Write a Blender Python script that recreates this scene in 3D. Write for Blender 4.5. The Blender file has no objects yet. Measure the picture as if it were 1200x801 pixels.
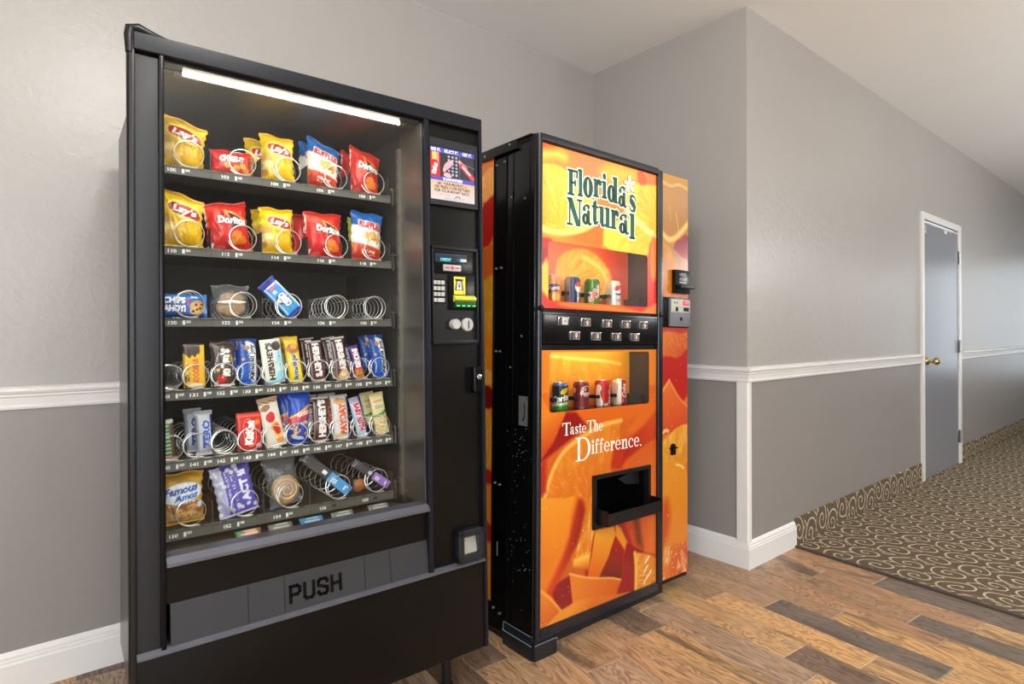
import bpy, bmesh, math, random
import numpy as np
from mathutils import Matrix, Vector, Euler

random.seed(7)
rng = np.random.default_rng(11)
SC = bpy.context.scene
COL = SC.collection
PI = math.pi
R = math.radians

# ------------------------------------------------------------------ camera
cam_data = bpy.data.cameras.new('camera')
cam_data.lens = 20.852
cam_data.sensor_width = 36.0
cam_data.shift_y = -0.0148
cam_data.clip_start = 0.02
cam = bpy.data.objects.new('camera', cam_data)
COL.objects.link(cam)
cam.location = (0, 0, 1.2)
cam.rotation_euler = (R(90.373), 0, R(-39.796))
SC.camera = cam

# ------------------------------------------------------------------ world, lights, exposure
SC.view_settings.view_transform = 'Standard'
SC.view_settings.look = 'None'
SC.view_settings.gamma = 1.0
SC.view_settings.use_curve_mapping = False
SC.view_settings.exposure = 0.0
world = bpy.data.worlds.new('world')
SC.world = world
world.use_nodes = True
bg = world.node_tree.nodes['Background']
bg.inputs['Color'].default_value = (0.85, 0.92, 1.0, 1)
bg.inputs['Strength'].default_value = 1.2


def area(name, loc, rot, sx, sy, power, col=(1, 1, 1), spread=180):
    d = bpy.data.lights.new(name, 'AREA')
    d.shape = 'RECTANGLE'
    d.size, d.size_y = sx, sy
    d.energy = power
    d.color = col
    d.spread = R(spread)
    o = bpy.data.objects.new(name, d)
    o.location = loc
    o.rotation_euler = rot
    COL.objects.link(o)
    return o


def globe(name, loc, r, power, col=(1, 1, 1)):
    d = bpy.data.lights.new(name, 'POINT')
    d.shadow_soft_size = r
    d.energy = power
    d.color = col
    o = bpy.data.objects.new(name, d)
    o.location = loc
    COL.objects.link(o)
    return o


WARM = (1.0, 0.975, 0.94)
COOL = (0.88, 0.94, 1.0)
globe('ceiling_lamp_light', (0.42, 0.62, 2.66), 0.13, 43, WARM)
globe('lobby_fill_light', (-1.0, -1.6, 1.95), 0.18, 50, WARM)  # added fill behind the camera, no fixture known there
globe('hall_fill_light', (6.6, -0.9, 2.0), 0.18, 70, (0.97, 0.985, 1.0))  # unseen globe added to lift the hall wall and ceiling
globe('hall_fill_light', (10.6, -0.9, 2.0), 0.18, 14, (0.95, 0.98, 1.0))  # second added hall fill, kept dim
globe('corner_fill_light', (3.9, -1.9, 1.9), 0.18, 62, (1.0, 0.99, 0.97))  # added fill out of view by the hall corner
area('lobby_ceiling_fill', (-0.2, -0.9, 1.85), (R(180), 0, 0), 0.4, 0.4, 58, WARM)  # added upward fill to brighten the ceiling
area('hall_ceiling_fill', (4.6, -1.4, 1.75), (R(180), 0, 0), 0.4, 0.4, 40, (1.0, 0.99, 0.98))  # same kind of added ceiling fill, over the hall
area('lobby_front_fill', (-1.05, -3.42, 1.45), (R(90), 0, 0), 2.6, 2.0, 90, COOL)  # added cool fill set in an invented lobby window
area('side_wall_fill', (-2.52, -1.5, 1.5), (R(90), 0, R(-90)), 2.0, 1.9, 70, COOL)  # fill added from the left to lift the alcove side wall
area('hall_window_light', (14.85, 0.1, 1.45), (R(90), 0, R(90)), 2.2, 2.2, 24, COOL)

# ------------------------------------------------------------------ helpers: colour, materials


def lin(c):
    a = np.asarray(c, float)
    if a.max() > 1.0:
        a = a / 255.0
    return np.where(a <= 0.04045, a / 12.92, ((a + 0.055) / 1.055) ** 2.4)


def rgba(c):
    l = lin(c)
    return (float(l[0]), float(l[1]), float(l[2]), 1.0)


MATS = {}


class NT:
    """small helper around a material node tree"""

    def __init__(self, name):
        self.m = bpy.data.materials.new(name)
        self.m.use_nodes = True
        self.t = self.m.node_tree
        self.b = self.t.nodes['Principled BSDF']
        self.out = self.t.nodes['Material Output']

    def n(self, kind, **kw):
        nd = self.t.nodes.new(kind)
        for k, v in kw.items():
            if k.startswith('i_'):
                nd.inputs[k[2:].replace('_', ' ')].default_value = v
            else:
                setattr(nd, k, v)
        return nd

    def l(self, a, b):
        self.t.links.new(a, b)

    def math(self, op, a, b=None, c=None):
        nd = self.n('ShaderNodeMath', operation=op)
        for i, v in enumerate((a, b, c)):
            if v is None:
                continue
            if isinstance(v, (int, float)):
                nd.inputs[i].default_value = v
            else:
                self.l(v, nd.inputs[i])
        return nd.outputs[0]


def mat(name, col, rough=0.5, metal=0.0, spec=0.5, emit=None, estr=0.0, noise=0.0, nscale=20, bump=0.0, bscale=200, coat=0.0):
    if name in MATS:
        return MATS[name]
    t = NT(name)
    b = t.b
    b.inputs['Base Color'].default_value = rgba(col)
    b.inputs['Roughness'].default_value = rough
    b.inputs['Metallic'].default_value = metal
    b.inputs['Specular IOR Level'].default_value = spec
    b.inputs['Coat Weight'].default_value = coat
    if emit is not None:
        b.inputs['Emission Color'].default_value = rgba(emit)
        b.inputs['Emission Strength'].default_value = estr
    tc = t.n('ShaderNodeTexCoord')
    if noise > 0:
        nz = t.n('ShaderNodeTexNoise', i_Scale=nscale, i_Detail=4.0)
        t.l(tc.outputs['Object'], nz.inputs['Vector'])
        mx = t.n('ShaderNodeMix', data_type='RGBA')
        c = lin(col)
        mx.inputs[6].default_value = (*(c * (1 - noise)), 1)
        mx.inputs[7].default_value = (*np.minimum(c * (1 + noise), 1), 1)
        t.l(nz.outputs[0], mx.inputs[0])
        t.l(mx.outputs[2], b.inputs['Base Color'])
        rr = t.n('ShaderNodeMapRange')
        rr.inputs[3].default_value = max(rough - 0.08, 0.02)
        rr.inputs[4].default_value = min(rough + 0.08, 1)
        t.l(nz.outputs[0], rr.inputs[0])
        t.l(rr.outputs[0], b.inputs['Roughness'])
    if bump > 0:
        nb = t.n('ShaderNodeTexNoise', i_Scale=bscale, i_Detail=3.0)
        t.l(tc.outputs['Object'], nb.inputs['Vector'])
        bp = t.n('ShaderNodeBump', i_Strength=bump, i_Distance=0.002)
        t.l(nb.outputs[0], bp.inputs['Height'])
        t.l(bp.outputs[0], b.inputs['Normal'])
    MATS[name] = t.m
    return t.m


def print_mat(name, rough=0.4, emit=0.0, spec=0.5, metal=0.0, coat=0.0, bump=0.0):
    """flat print: the colours sit in the mesh's colour attribute 'ink'"""
    if name in MATS:
        return MATS[name]
    t = NT(name)
    a = t.n('ShaderNodeVertexColor', layer_name='ink')
    t.l(a.outputs[0], t.b.inputs['Base Color'])
    t.b.inputs['Roughness'].default_value = rough
    t.b.inputs['Specular IOR Level'].default_value = spec
    t.b.inputs['Metallic'].default_value = metal
    t.b.inputs['Coat Weight'].default_value = coat
    if emit > 0:
        t.l(a.outputs[0], t.b.inputs['Emission Color'])
        t.b.inputs['Emission Strength'].default_value = emit
    if bump > 0:
        tc = t.n('ShaderNodeTexCoord')
        nb = t.n('ShaderNodeTexNoise', i_Scale=60.0, i_Detail=2.0)
        t.l(tc.outputs['Object'], nb.inputs['Vector'])
        bp = t.n('ShaderNodeBump', i_Strength=bump, i_Distance=0.004)
        t.l(nb.outputs[0], bp.inputs['Height'])
        t.l(bp.outputs[0], t.b.inputs['Normal'])
    MATS[name] = t.m
    return t.m


def clear_mat(name, tint=(255, 255, 255), refl_ior=1.45, rough=0.0, haze=0.0, haze_col=(255, 255, 255)):
    """thin clear sheet: see-through with a Fresnel reflection, optionally a little white haze"""
    if name in MATS:
        return MATS[name]
    t = NT(name)
    t.t.nodes.remove(t.b)
    tr = t.n('ShaderNodeBsdfTransparent')
    tr.inputs[0].default_value = rgba(tint)
    gl = t.n('ShaderNodeBsdfGlossy')
    gl.inputs['Roughness'].default_value = rough
    fr = t.n('ShaderNodeFresnel')
    ge = t.n('ShaderNodeNewGeometry')          # same reflectance on both faces of the sheet
    t.l(t.math('POWER', refl_ior, t.math('SUBTRACT', 1.0, t.math('MULTIPLY', ge.outputs['Backfacing'], 2.0))), fr.inputs[0])
    mx = t.n('ShaderNodeMixShader')
    base = tr.outputs[0]
    if haze > 0:
        df = t.n('ShaderNodeBsdfDiffuse')
        df.inputs[0].default_value = rgba(haze_col)
        m2 = t.n('ShaderNodeMixShader')
        m2.inputs[0].default_value = haze
        t.l(tr.outputs[0], m2.inputs[1])
        t.l(df.outputs[0], m2.inputs[2])
        base = m2.outputs[0]
    t.l(fr.outputs[0], mx.inputs[0])
    t.l(base, mx.inputs[1])
    t.l(gl.outputs[0], mx.inputs[2])
    t.l(mx.outputs[0], t.out.inputs[0])
    MATS[name] = t.m
    return t.m


# ------------------------------------------------------------------ helpers: meshes and objects
class MB:
    """collects shapes into ONE mesh"""

    def __init__(self):
        self.bm = bmesh.new()

    def box(self, x0, x1, y0, y1, z0, z1, bev=0.0, seg=2):
        g = bmesh.ops.create_cube(self.bm, size=1.0)
        vs = g['verts']
        for v in vs:
            v.co = Vector(((x0 + x1) / 2 + v.co.x * (x1 - x0), (y0 + y1) / 2 + v.co.y * (y1 - y0), (z0 + z1) / 2 + v.co.z * (z1 - z0)))
        if bev > 0:
            es = list({e for v in vs for e in v.link_edges})
            bmesh.ops.bevel(self.bm, geom=es, offset=bev, segments=seg, affect='EDGES', profile=0.7)
        return self

    def prism(self, poly, axis, a0, a1):
        """extrude a 2-D polygon along an axis (0 x, 1 y, 2 z)"""
        def P(p, a):
            if axis == 0:
                return (a, p[0], p[1])
            if axis == 1:
                return (p[0], a, p[1])
            return (p[0], p[1], a)
        v0 = [self.bm.verts.new(P(p, a0)) for p in poly]
        v1 = [self.bm.verts.new(P(p, a1)) for p in poly]
        n = len(poly)
        self.bm.faces.new(v0)
        self.bm.faces.new(list(reversed(v1)))
        for i in range(n):
            self.bm.faces.new((v0[i], v1[i], v1[(i + 1) % n], v0[(i + 1) % n]))
        return self

    def cyl(self, p0, p1, r0, r1=None, seg=16, cap=True):
        r1 = r0 if r1 is None else r1
        self.tube([p0, p1], [r0, r1], seg, cap)
        return self

    def tube(self, pts, radii, seg=8, cap=True):
        pts = [Vector(p) for p in pts]
        if isinstance(radii, (int, float)):
            radii = [radii] * len(pts)
        rings = []
        up = None
        for i, p in enumerate(pts):
            d = (pts[min(i + 1, len(pts) - 1)] - pts[max(i - 1, 0)]).normalized()
            if up is None:
                up = d.orthogonal().normalized()
            a = (up - d * up.dot(d))
            a = a.normalized() if a.length > 1e-6 else d.orthogonal().normalized()
            up = a
            b = d.cross(a)
            rings.append([self.bm.verts.new(p + (a * math.cos(2 * PI * k / seg) + b * math.sin(2 * PI * k / seg)) * radii[i]) for k in range(seg)])
        for i in range(len(rings) - 1):
            for k in range(seg):
                self.bm.faces.new((rings[i][k], rings[i][(k + 1) % seg], rings[i + 1][(k + 1) % seg], rings[i + 1][k]))
        if cap:
            self.bm.faces.new(list(reversed(rings[0])))
            self.bm.faces.new(rings[-1])
        return self

    def lathe(self, prof, centre=(0, 0, 0), axis='z', seg=24):
        """prof: list of (radius, height)"""
        c = Vector(centre)
        rings = []
        for r, h in prof:
            ring = []
            for k in range(seg):
                a = 2 * PI * k / seg
                q = (r * math.cos(a), r * math.sin(a), h)
                if axis == 'y':
                    q = (q[0], h, q[1])
                ring.append(self.bm.verts.new(c + Vector(q)))
            rings.append(ring)
        for i in range(len(rings) - 1):
            for k in range(seg):
                self.bm.faces.new((rings[i][k], rings[i][(k + 1) % seg], rings[i + 1][(k + 1) % seg], rings[i + 1][k]))
        self.bm.faces.new(list(reversed(rings[0])))
        self.bm.faces.new(rings[-1])
        return self

    def mesh(self, name, smooth=False):
        bmesh.ops.recalc_face_normals(self.bm, faces=self.bm.faces)
        me = bpy.data.meshes.new(name)
        self.bm.to_mesh(me)
        self.bm.free()
        if smooth:
            me.polygons.foreach_set('use_smooth', np.ones(len(me.polygons), bool))
            me.set_sharp_from_angle(angle=R(38))
        return me

    def build(self, name, material, parent=None, smooth=True):
        return link(name, self.mesh(name, smooth), material, parent)


def link(name, me, material, parent=None):
    o = bpy.data.objects.new(name, me)
    COL.objects.link(o)
    mats = material if isinstance(material, (list, tuple)) else [material]
    if len(me.materials) == 0:
        for m in mats:
            me.materials.append(m)
    if parent is not None:
        o.parent = parent
    return o


def tag(o, label=None, cat=None, group=None, kind=None):
    for k, v in (('label', label), ('category', cat), ('group', group), ('kind', kind)):
        if v:
            o[k] = v
    return o


def thing(name, label, cat, loc=(0, 0, 0), rot=(0, 0, 0), group=None):
    o = bpy.data.objects.new(name, None)
    o.empty_display_size = 0.1
    COL.objects.link(o)
    o.location = loc
    o.rotation_euler = rot
    return tag(o, label, cat, group)


def struct(name, me_or_mb, m, parent=None):
    me = me_or_mb.mesh(name) if isinstance(me_or_mb, MB) else me_or_mb
    o = link(name, me, m, parent)
    if parent is None:
        o['kind'] = 'structure'
    return o


# ------------------------------------------------------------------ helpers: printing (numpy paint into a colour attribute)
_TXT = {}


def text_tris(s, shear=0.0, bold=0.0, space=1.0):
    key = (s, shear, bold, space)
    if key in _TXT:
        return _TXT[key]
    cu = bpy.data.curves.new('type', 'FONT')
    cu.body = s
    cu.shear = shear
    cu.offset = bold
    cu.space_character = space
    cu.resolution_u = 3
    ob = bpy.data.objects.new('type', cu)
    me = bpy.data.meshes.new_from_object(ob)
    me.calc_loop_triangles()
    v = np.array([p.co[:2] for p in me.vertices]).reshape(-1, 2)
    t = np.array([p.vertices[:] for p in me.loop_triangles], int).reshape(-1, 3)
    bpy.data.meshes.remove(me)
    bpy.data.objects.remove(ob)
    bpy.data.curves.remove(cu)
    lo, hi = v.min(0), v.max(0)
    v = (v - lo) / (hi - lo)
    _TXT[key] = (v, t, (hi - lo)[0] / (hi - lo)[1])
    return _TXT[key]


def smooth_poly(pts, it=2):
    p = np.array(pts, float)
    for _ in range(it):
        q = np.roll(p, -1, 0)
        p = np.stack([p * 0.75 + q * 0.25, p * 0.25 + q * 0.75], 1).reshape(-1, 2)
    return p


def seg_dist(X, Y, pts, closed):
    p = np.array(pts, float)
    n = len(p)
    best = np.full(X.shape, 1e9)
    for i in range(n if closed else n - 1):
        a, b = p[i], p[(i + 1) % n]
        d = b - a
        L = max((d * d).sum(), 1e-12)
        t = np.clip(((X - a[0]) * d[0] + (Y - a[1]) * d[1]) / L, 0, 1)
        best = np.minimum(best, (X - a[0] - t * d[0]) ** 2 + (Y - a[1] - t * d[1]) ** 2)
    return np.sqrt(best)


def inside(X, Y, pts):
    p = np.array(pts, float)
    n = len(p)
    ins = np.zeros(X.shape, bool)
    for i in range(n):
        x1, y1 = p[i]
        x2, y2 = p[(i + 1) % n]
        if y1 == y2:
            continue
        c = ((y1 > Y) != (y2 > Y)) & (X < (x2 - x1) * (Y - y1) / (y2 - y1) + x1)
        ins ^= c
    return ins


def vnoise(X, Y, s, seed=0):
    """cheap value noise 0..1"""
    g = np.random.default_rng(seed).random((64, 64))
    x, y = X * s, Y * s
    xi, yi = np.floor(x).astype(int), np.floor(y).astype(int)
    fx, fy = x - xi, y - yi
    fx, fy = fx * fx * (3 - 2 * fx), fy * fy * (3 - 2 * fy)
    a = g[xi % 64, yi % 64]
    b = g[(xi + 1) % 64, yi % 64]
    c = g[xi % 64, (yi + 1) % 64]
    d = g[(xi + 1) % 64, (yi + 1) % 64]
    return (a * (1 - fx) + b * fx) * (1 - fy) + (c * (1 - fx) + d * fx) * fy


class Cv:
    """a painted surface: X, Y sample points, C their sRGB ink"""

    def __init__(self, X, Y, base):
        self.X, self.Y = np.asarray(X, float).ravel(), np.asarray(Y, float).ravel()
        self.C = np.tile(np.array(base, float) / 255.0, (len(self.X), 1))

    def put(self, w, col, col2=None, g=None):
        w = np.clip(w, 0, 1)[:, None]
        c = np.array(col, float) / 255.0
        if col2 is not None:
            c = c[None] * (1 - g[:, None]) + (np.array(col2, float) / 255.0)[None] * g[:, None]
        self.C = self.C * (1 - w) + c * w
        return self

    def grad(self, x0, y0, x1, y1):
        d = np.array((x1 - x0, y1 - y0))
        return np.clip(((self.X - x0) * d[0] + (self.Y - y0) * d[1]) / (d @ d), 0, 1)

    def poly(self, pts, col, col2=None, gd=None, soft=0.0, sm=1, a=1.0, pulp=None):
        p = smooth_poly(pts, sm) if sm else np.array(pts, float)
        m = 0.05
        lo, hi = p.min(0) - soft - 1e-4, p.max(0) + soft + 1e-4
        k = np.where((self.X > lo[0]) & (self.X < hi[0]) & (self.Y > lo[1]) & (self.Y < hi[1]))[0]
        if len(k) == 0:
            return self
        x, y = self.X[k], self.Y[k]
        ins = inside(x, y, p)
        if soft > 0:
            d = seg_dist(x, y, p, True)
            w = np.clip(0.5 + np.where(ins, d, -d) / soft, 0, 1)
        else:
            w = ins.astype(float)
        sub = Cv(x, y, (0, 0, 0))
        sub.C = self.C[k]
        g = sub.grad(*gd) if gd else None
        sub.put(w * a, col, col2, g)
        if pulp is not None:
            cx, cy, amt, light = pulp
            th = np.arctan2(y - cy, x - cx)
            rr = np.hypot(x - cx, y - cy)
            nz = vnoise(th * 14 + 30, rr * 22 + 3, 1.0, 5) * 0.6 + vnoise(th * 40 + 30, rr * 40, 1.0, 8) * 0.4
            sub.put(w * np.clip((nz - 0.5) * 2.2, 0, 1) * amt, light)
            sub.put(w * np.clip((0.42 - nz) * 2.5, 0, 1) * amt * 0.6, (205, 88, 14))
            sp = vnoise(th * 60 + 9, rr * 90 + 2, 1.0, 13)
            sub.put(w * (sp > 0.93) * amt * 1.2, (255, 236, 190))
        self.C[k] = sub.C
        return self

    def line(self, pts, width, col, a=1.0, soft=None, sm=2):
        p = np.array(pts, float)
        for _ in range(sm):
            q = np.stack([p[:-1] * 0.75 + p[1:] * 0.25, p[:-1] * 0.25 + p[1:] * 0.75], 1).reshape(-1, 2)
            p = np.vstack([p[:1], q, p[-1:]])
        lo, hi = p.min(0) - width, p.max(0) + width
        k = np.where((self.X > lo[0]) & (self.X < hi[0]) & (self.Y > lo[1]) & (self.Y < hi[1]))[0]
        if len(k) == 0:
            return self
        d = seg_dist(self.X[k], self.Y[k], p, False)
        soft = width * 0.4 if soft is None else soft
        w = np.clip((width / 2 - d) / soft + 0.5, 0, 1) * a
        c = np.array(col, float) / 255.0
        self.C[k] = self.C[k] * (1 - w[:, None]) + c * w[:, None]
        return self

    def ell(self, cx, cy, rx, ry, col, rot=0.0, soft=0.1, a=1.0):
        c, s = math.cos(R(rot)), math.sin(R(rot))
        x, y = self.X - cx, self.Y - cy
        q = np.hypot((x * c + y * s) / rx, (-x * s + y * c) / ry)
        return self.put(np.clip((1 - q) / max(soft, 1e-3) + 0.5, 0, 1) * a, col)

    def rect(self, x0, x1, y0, y1, col, a=1.0):
        return self.put(((self.X >= x0) & (self.X <= x1) & (self.Y >= y0) & (self.Y <= y1)) * a, col)

    def specks(self, seed, s, th, col, a=0.8, mask=None):
        w = (vnoise(self.X, self.Y, s, seed) > th) * a
        return self.put(w if mask is None else w * mask, col)

    def text(self, s, cx, cy, w, h, col, rot=0.0, shear=0.0, bold=0.0, outline=None, ow=0.0, space=1.0):
        """outline: a second colour printed ow wider underneath"""
        if outline is not None:
            for dx, dy in ((1, 0), (-1, 0), (0, 1), (0, -1), (.7, .7), (-.7, .7), (.7, -.7), (-.7, -.7)):
                self.text(s, cx + dx * ow, cy + dy * ow, w, h, outline, rot, shear, bold, space=space)
        v, t, asp = text_tris(s, shear, bold, space)
        if h is None:
            h = w / asp
        if w is None:
            w = h * asp
        c, sn = math.cos(R(rot)), math.sin(R(rot))
        x, y = self.X - cx, self.Y - cy
        lx = (x * c + y * sn) / w + 0.5
        ly = (-x * sn + y * c) / h + 0.5
        k = np.where((lx > -0.01) & (lx < 1.01) & (ly > -0.01) & (ly < 1.01))[0]
        if len(k) == 0:
            return self
        px, py = lx[k], ly[k]
        m = np.zeros(len(k), bool)
        for a, b, d in v[t]:
            e = (b[0] - a[0]) * (d[1] - a[1]) - (b[1] - a[1]) * (d[0] - a[0])
            if abs(e) < 1e-12:
                continue
            q = (px >= min(a[0], b[0], d[0])) & (px <= max(a[0], b[0], d[0]))
            if not q.any():
                continue
            qi = np.where(q)[0]
            x1, y1 = px[qi], py[qi]
            u = ((x1 - a[0]) * (d[1] - a[1]) - (y1 - a[1]) * (d[0] - a[0])) / e
            vv = ((b[0] - a[0]) * (y1 - a[1]) - (b[1] - a[1]) * (x1 - a[0])) / e
            m[qi] |= (u >= -1e-4) & (vv >= -1e-4) & (u + vv <= 1.0001)
        self.C[k[m]] = np.array(col, float) / 255.0
        return self


def ink(me, C):
    at = me.color_attributes.new('ink', 'FLOAT_COLOR', 'POINT')
    L = lin(np.clip(C, 0, 1) * 0.99999)
    at.data.foreach_set('color', np.column_stack([L, np.ones(len(L))]).astype(np.float32).ravel())


def grid_mesh(name, P, nx, ny, keep=None, smooth=True, extra=None):
    """P: (ny*nx,3) points, row by row"""
    me = bpy.data.meshes.new(name)
    i = np.arange(nx * ny).reshape(ny, nx)
    q = np.stack([i[:-1, :-1], i[:-1, 1:], i[1:, 1:], i[1:, :-1]], -1).reshape(-1, 4)
    if keep is not None:
        q = q[keep.ravel()]
    fill_mesh(me, P, q, smooth)
    return me


def fill_mesh(me, P, q, smooth=True):
    me.vertices.add(len(P))
    me.vertices.foreach_set('co', np.asarray(P, np.float32).ravel())
    me.loops.add(q.size)
    me.loops.foreach_set('vertex_index', q.ravel().astype(np.int32))
    me.polygons.add(len(q))
    me.polygons.foreach_set('loop_start', np.arange(0, q.size, 4, dtype=np.int32))
    if smooth:
        me.polygons.foreach_set('use_smooth', np.ones(len(q), bool))
    me.update()
    me.validate()


def print_panel(name, x0, x1, z0, z1, y, step, paint, material, parent, base=(200, 100, 20), hole=None, facing='y', tone=1.0):
    """a flat printed sheet facing -y (or -x): paint(Cv) draws on (x, z); hole = rounded rectangle (x0,x1,z0,z1,r) cut out"""
    nx, nz = max(2, int((x1 - x0) / step) + 1), max(2, int((z1 - z0) / step) + 1)
    gx, gz = np.meshgrid(np.linspace(x0, x1, nx), np.linspace(z0, z1, nz))
    X, Z = gx.ravel().copy(), gz.ravel().copy()
    keep = None
    for hole in ([] if not hole else hole if isinstance(hole, list) else [hole]):
        hx0, hx1, hz0, hz1, hr = hole
        cx, cz, ax, az = (hx0 + hx1) / 2, (hz0 + hz1) / 2, (hx1 - hx0) / 2 - hr, (hz1 - hz0) / 2 - hr

        def sd(x, z):
            dx, dz = np.abs(x - cx) - ax, np.abs(z - cz) - az
            return np.hypot(np.maximum(dx, 0), np.maximum(dz, 0)) + np.minimum(np.maximum(dx, dz), 0) - hr
        s = sd(X, Z)
        ins = (s < 0).reshape(nz, nx)
        kp = ~(ins[:-1, :-1] & ins[:-1, 1:] & ins[1:, 1:] & ins[1:, :-1])
        keep = kp if keep is None else keep & kp
        k = np.where(s < 0)[0]
        for _ in range(3):
            e = 1e-4
            sk = sd(X[k], Z[k])
            gxn = (sd(X[k] + e, Z[k]) - sk) / e
            gzn = (sd(X[k], Z[k] + e) - sk) / e
            n2 = np.maximum(gxn ** 2 + gzn ** 2, 1e-6)
            X[k] -= sk * gxn / n2
            Z[k] -= sk * gzn / n2
    c = Cv(X, Z, base)
    paint(c)
    c.C = c.C * tone
    if facing == 'y':
        P = np.column_stack([X, np.full(len(X), y), Z])
    else:
        P = np.column_stack([np.full(len(X), y), X, Z])
    me = grid_mesh(name, P, nx, nz, keep, smooth=False)
    ink(me, c.C)
    o = link(name, me, material, parent)
    return o

# ------------------------------------------------------------------ room
YB, XA, YH, HC = 2.578, 2.833, 1.543, 2.845
XL, YF, XE, YO = -2.6, -3.5, 15.0, -1.75      # lobby left wall, lobby front wall, hall end, hall opposite wall
RAIL0, RAIL1 = 0.938, 1.017


def wall_paint(name, col, rough, bstr, bscale=26.0):
    t = NT(name)
    tc = t.n('ShaderNodeTexCoord')
    t.b.inputs['Base Color'].default_value = rgba(col)
    t.b.inputs['Roughness'].default_value = rough
    t.b.inputs['Specular IOR Level'].default_value = 0.5
    n1 = t.n('ShaderNodeTexNoise', i_Scale=bscale, i_Detail=3.0, i_Distortion=0.6)
    t.l(tc.outputs['Object'], n1.inputs['Vector'])
    rp = t.n('ShaderNodeValToRGB')
    rp.color_ramp.elements[0].position = 0.47
    rp.color_ramp.elements[1].position = 0.60
    t.l(n1.outputs[0], rp.inputs[0])
    bp = t.n('ShaderNodeBump', i_Strength=bstr, i_Distance=0.0016)
    t.l(rp.outputs[0], bp.inputs['Height'])
    t.l(bp.outputs[0], t.b.inputs['Normal'])
    n2 = t.n('ShaderNodeTexNoise', i_Scale=1.3, i_Detail=2.0)
    t.l(tc.outputs['Object'], n2.inputs['Vector'])
    mx = t.n('ShaderNodeMix', data_type='RGBA')
    c = lin(col)
    mx.inputs[6].default_value = (*(c * 0.96), 1)
    mx.inputs[7].default_value = (*(c * 1.04), 1)
    t.l(n2.outputs[0], mx.inputs[0])
    t.l(mx.outputs[2], t.b.inputs['Base Color'])
    return t.m


M_UP = wall_paint('wall paint light taupe', (167, 162, 157), 0.34, 0.22)
M_LOW = wall_paint('wall paint dark taupe', (142, 137, 133), 0.36, 0.14)
M_CEIL = mat('ceiling paint', (242, 241, 239), 0.85, noise=0.015, nscale=3)
M_TRIM = mat('white gloss trim', (226, 224, 221), 0.3, bump=0.03, bscale=60)


def wall(name, p0, p1, holes=()):
    """vertical wall between two plan points, split at the dado line; holes = (s0, s1, z0, z1) along the wall"""
    p0, p1 = Vector((*p0, 0)), Vector((*p1, 0))
    d = (p1 - p0)
    L = d.length
    d.normalize()
    xs = sorted({0.0, L, *[h[0] for h in holes], *[h[1] for h in holes]})
    zs = sorted({0.0, 0.975, HC, *[h[2] for h in holes], *[h[3] for h in holes]})
    me = bpy.data.meshes.new(name)
    V, F, MI = [], [], []
    for i in range(len(xs) - 1):
        for j in range(len(zs) - 1):
            xm, zm = (xs[i] + xs[i + 1]) / 2, (zs[j] + zs[j + 1]) / 2
            if any(h[0] < xm < h[1] and h[2] < zm < h[3] for h in holes):
                continue
            b = len(V)
            for x, z in ((xs[i], zs[j]), (xs[i + 1], zs[j]), (xs[i + 1], zs[j + 1]), (xs[i], zs[j + 1])):
                q = p0 + d * x
                V.append((q.x, q.y, z))
            F.append((b, b + 1, b + 2, b + 3))
            MI.append(0 if zm > 0.975 else 1)
    me.from_pydata(V, [], F)
    me.materials.append(M_UP)
    me.materials.append(M_LOW)
    me.polygons.foreach_set('material_index', MI)
    o = bpy.data.objects.new(name, me)
    COL.objects.link(o)
    o['kind'] = 'structure'
    return o


DX0, DX1, DZ = 5.56, 6.545, 2.10       # door opening in the hall wall
wall('wall_back', (XL, YB), (XA, YB))
wall('wall_side', (XA, YB), (XA, YH))
wall('wall_hall', (XA, YH), (XE, YH), [(DX0 - XA, DX1 - XA, 0.0, DZ)])
wall('wall_left', (XL, YF), (XL, YB), [(0.9, 3.1, 0.45, 2.5)])
wall('wall_front', (XL, YF), (4.6, YF), [(0.2, 2.9, 0.4, 2.5)])
wall('wall_corner', (4.6, YF), (4.6, YO))
wall('wall_opposite', (4.6, YO), (XE, YO))
wall('wall_end', (XE, YO), (XE, YH), [(0.75, 2.95, 0.35, 2.55)])

mb = MB()
mb.box(XL - 0.1, XE + 0.1, YF - 0.1, YB + 0.1, HC, HC + 0.08)
struct('ceiling', mb, M_CEIL)

# unseen lobby windows added to light the room, and the window at the hall's end
M_PANE = clear_mat('window glass', (235, 242, 245))


def window(name, x0, x1, y0, y1, z0, z1, axis):
    m = MB()
    f = 0.05
    if axis == 'x':     # runs along x
        for a, b, c, d in ((x0, x1, z0, z0 + f), (x0, x1, z1 - f, z1), (x0, x0 + f, z0, z1), (x1 - f, x1, z0, z1), ((x0 + x1) / 2 - 0.02, (x0 + x1) / 2 + 0.02, z0, z1)):
            m.box(a, b, y0 - 0.04, y0 + 0.04, c, d)
    else:
        for a, b, c, d in ((y0, y1, z0, z0 + f), (y0, y1, z1 - f, z1), (y0, y0 + f, z0, z1), (y1 - f, y1, z0, z1), ((y0 + y1) / 2 - 0.02, (y0 + y1) / 2 + 0.02, z0, z1)):
            m.box(x0 - 0.04, x0 + 0.04, a, b, c, d)
    o = struct(name, m, M_TRIM)
    p = MB()
    if axis == 'x':
        p.box(x0, x1, y0 - 0.003, y0 + 0.003, z0, z1)
    else:
        p.box(x0 - 0.003, x0 + 0.003, y0, y1, z0, z1)
    link('pane', p.mesh('pane'), M_PANE, o)
    return o


window('window_1', XL + 0.2, XL + 2.9, YF, YF, 0.4, 2.5, 'x')  # invented opening for the lobby fill
window('window_3', XL, XL, YF + 0.9, YF + 3.1, 0.45, 2.5, 'y')  # invented opening for the fill from the left
window('window_2', XE, XE, YO + 0.75, YO + 2.95, 0.35, 2.55, 'y')

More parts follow.
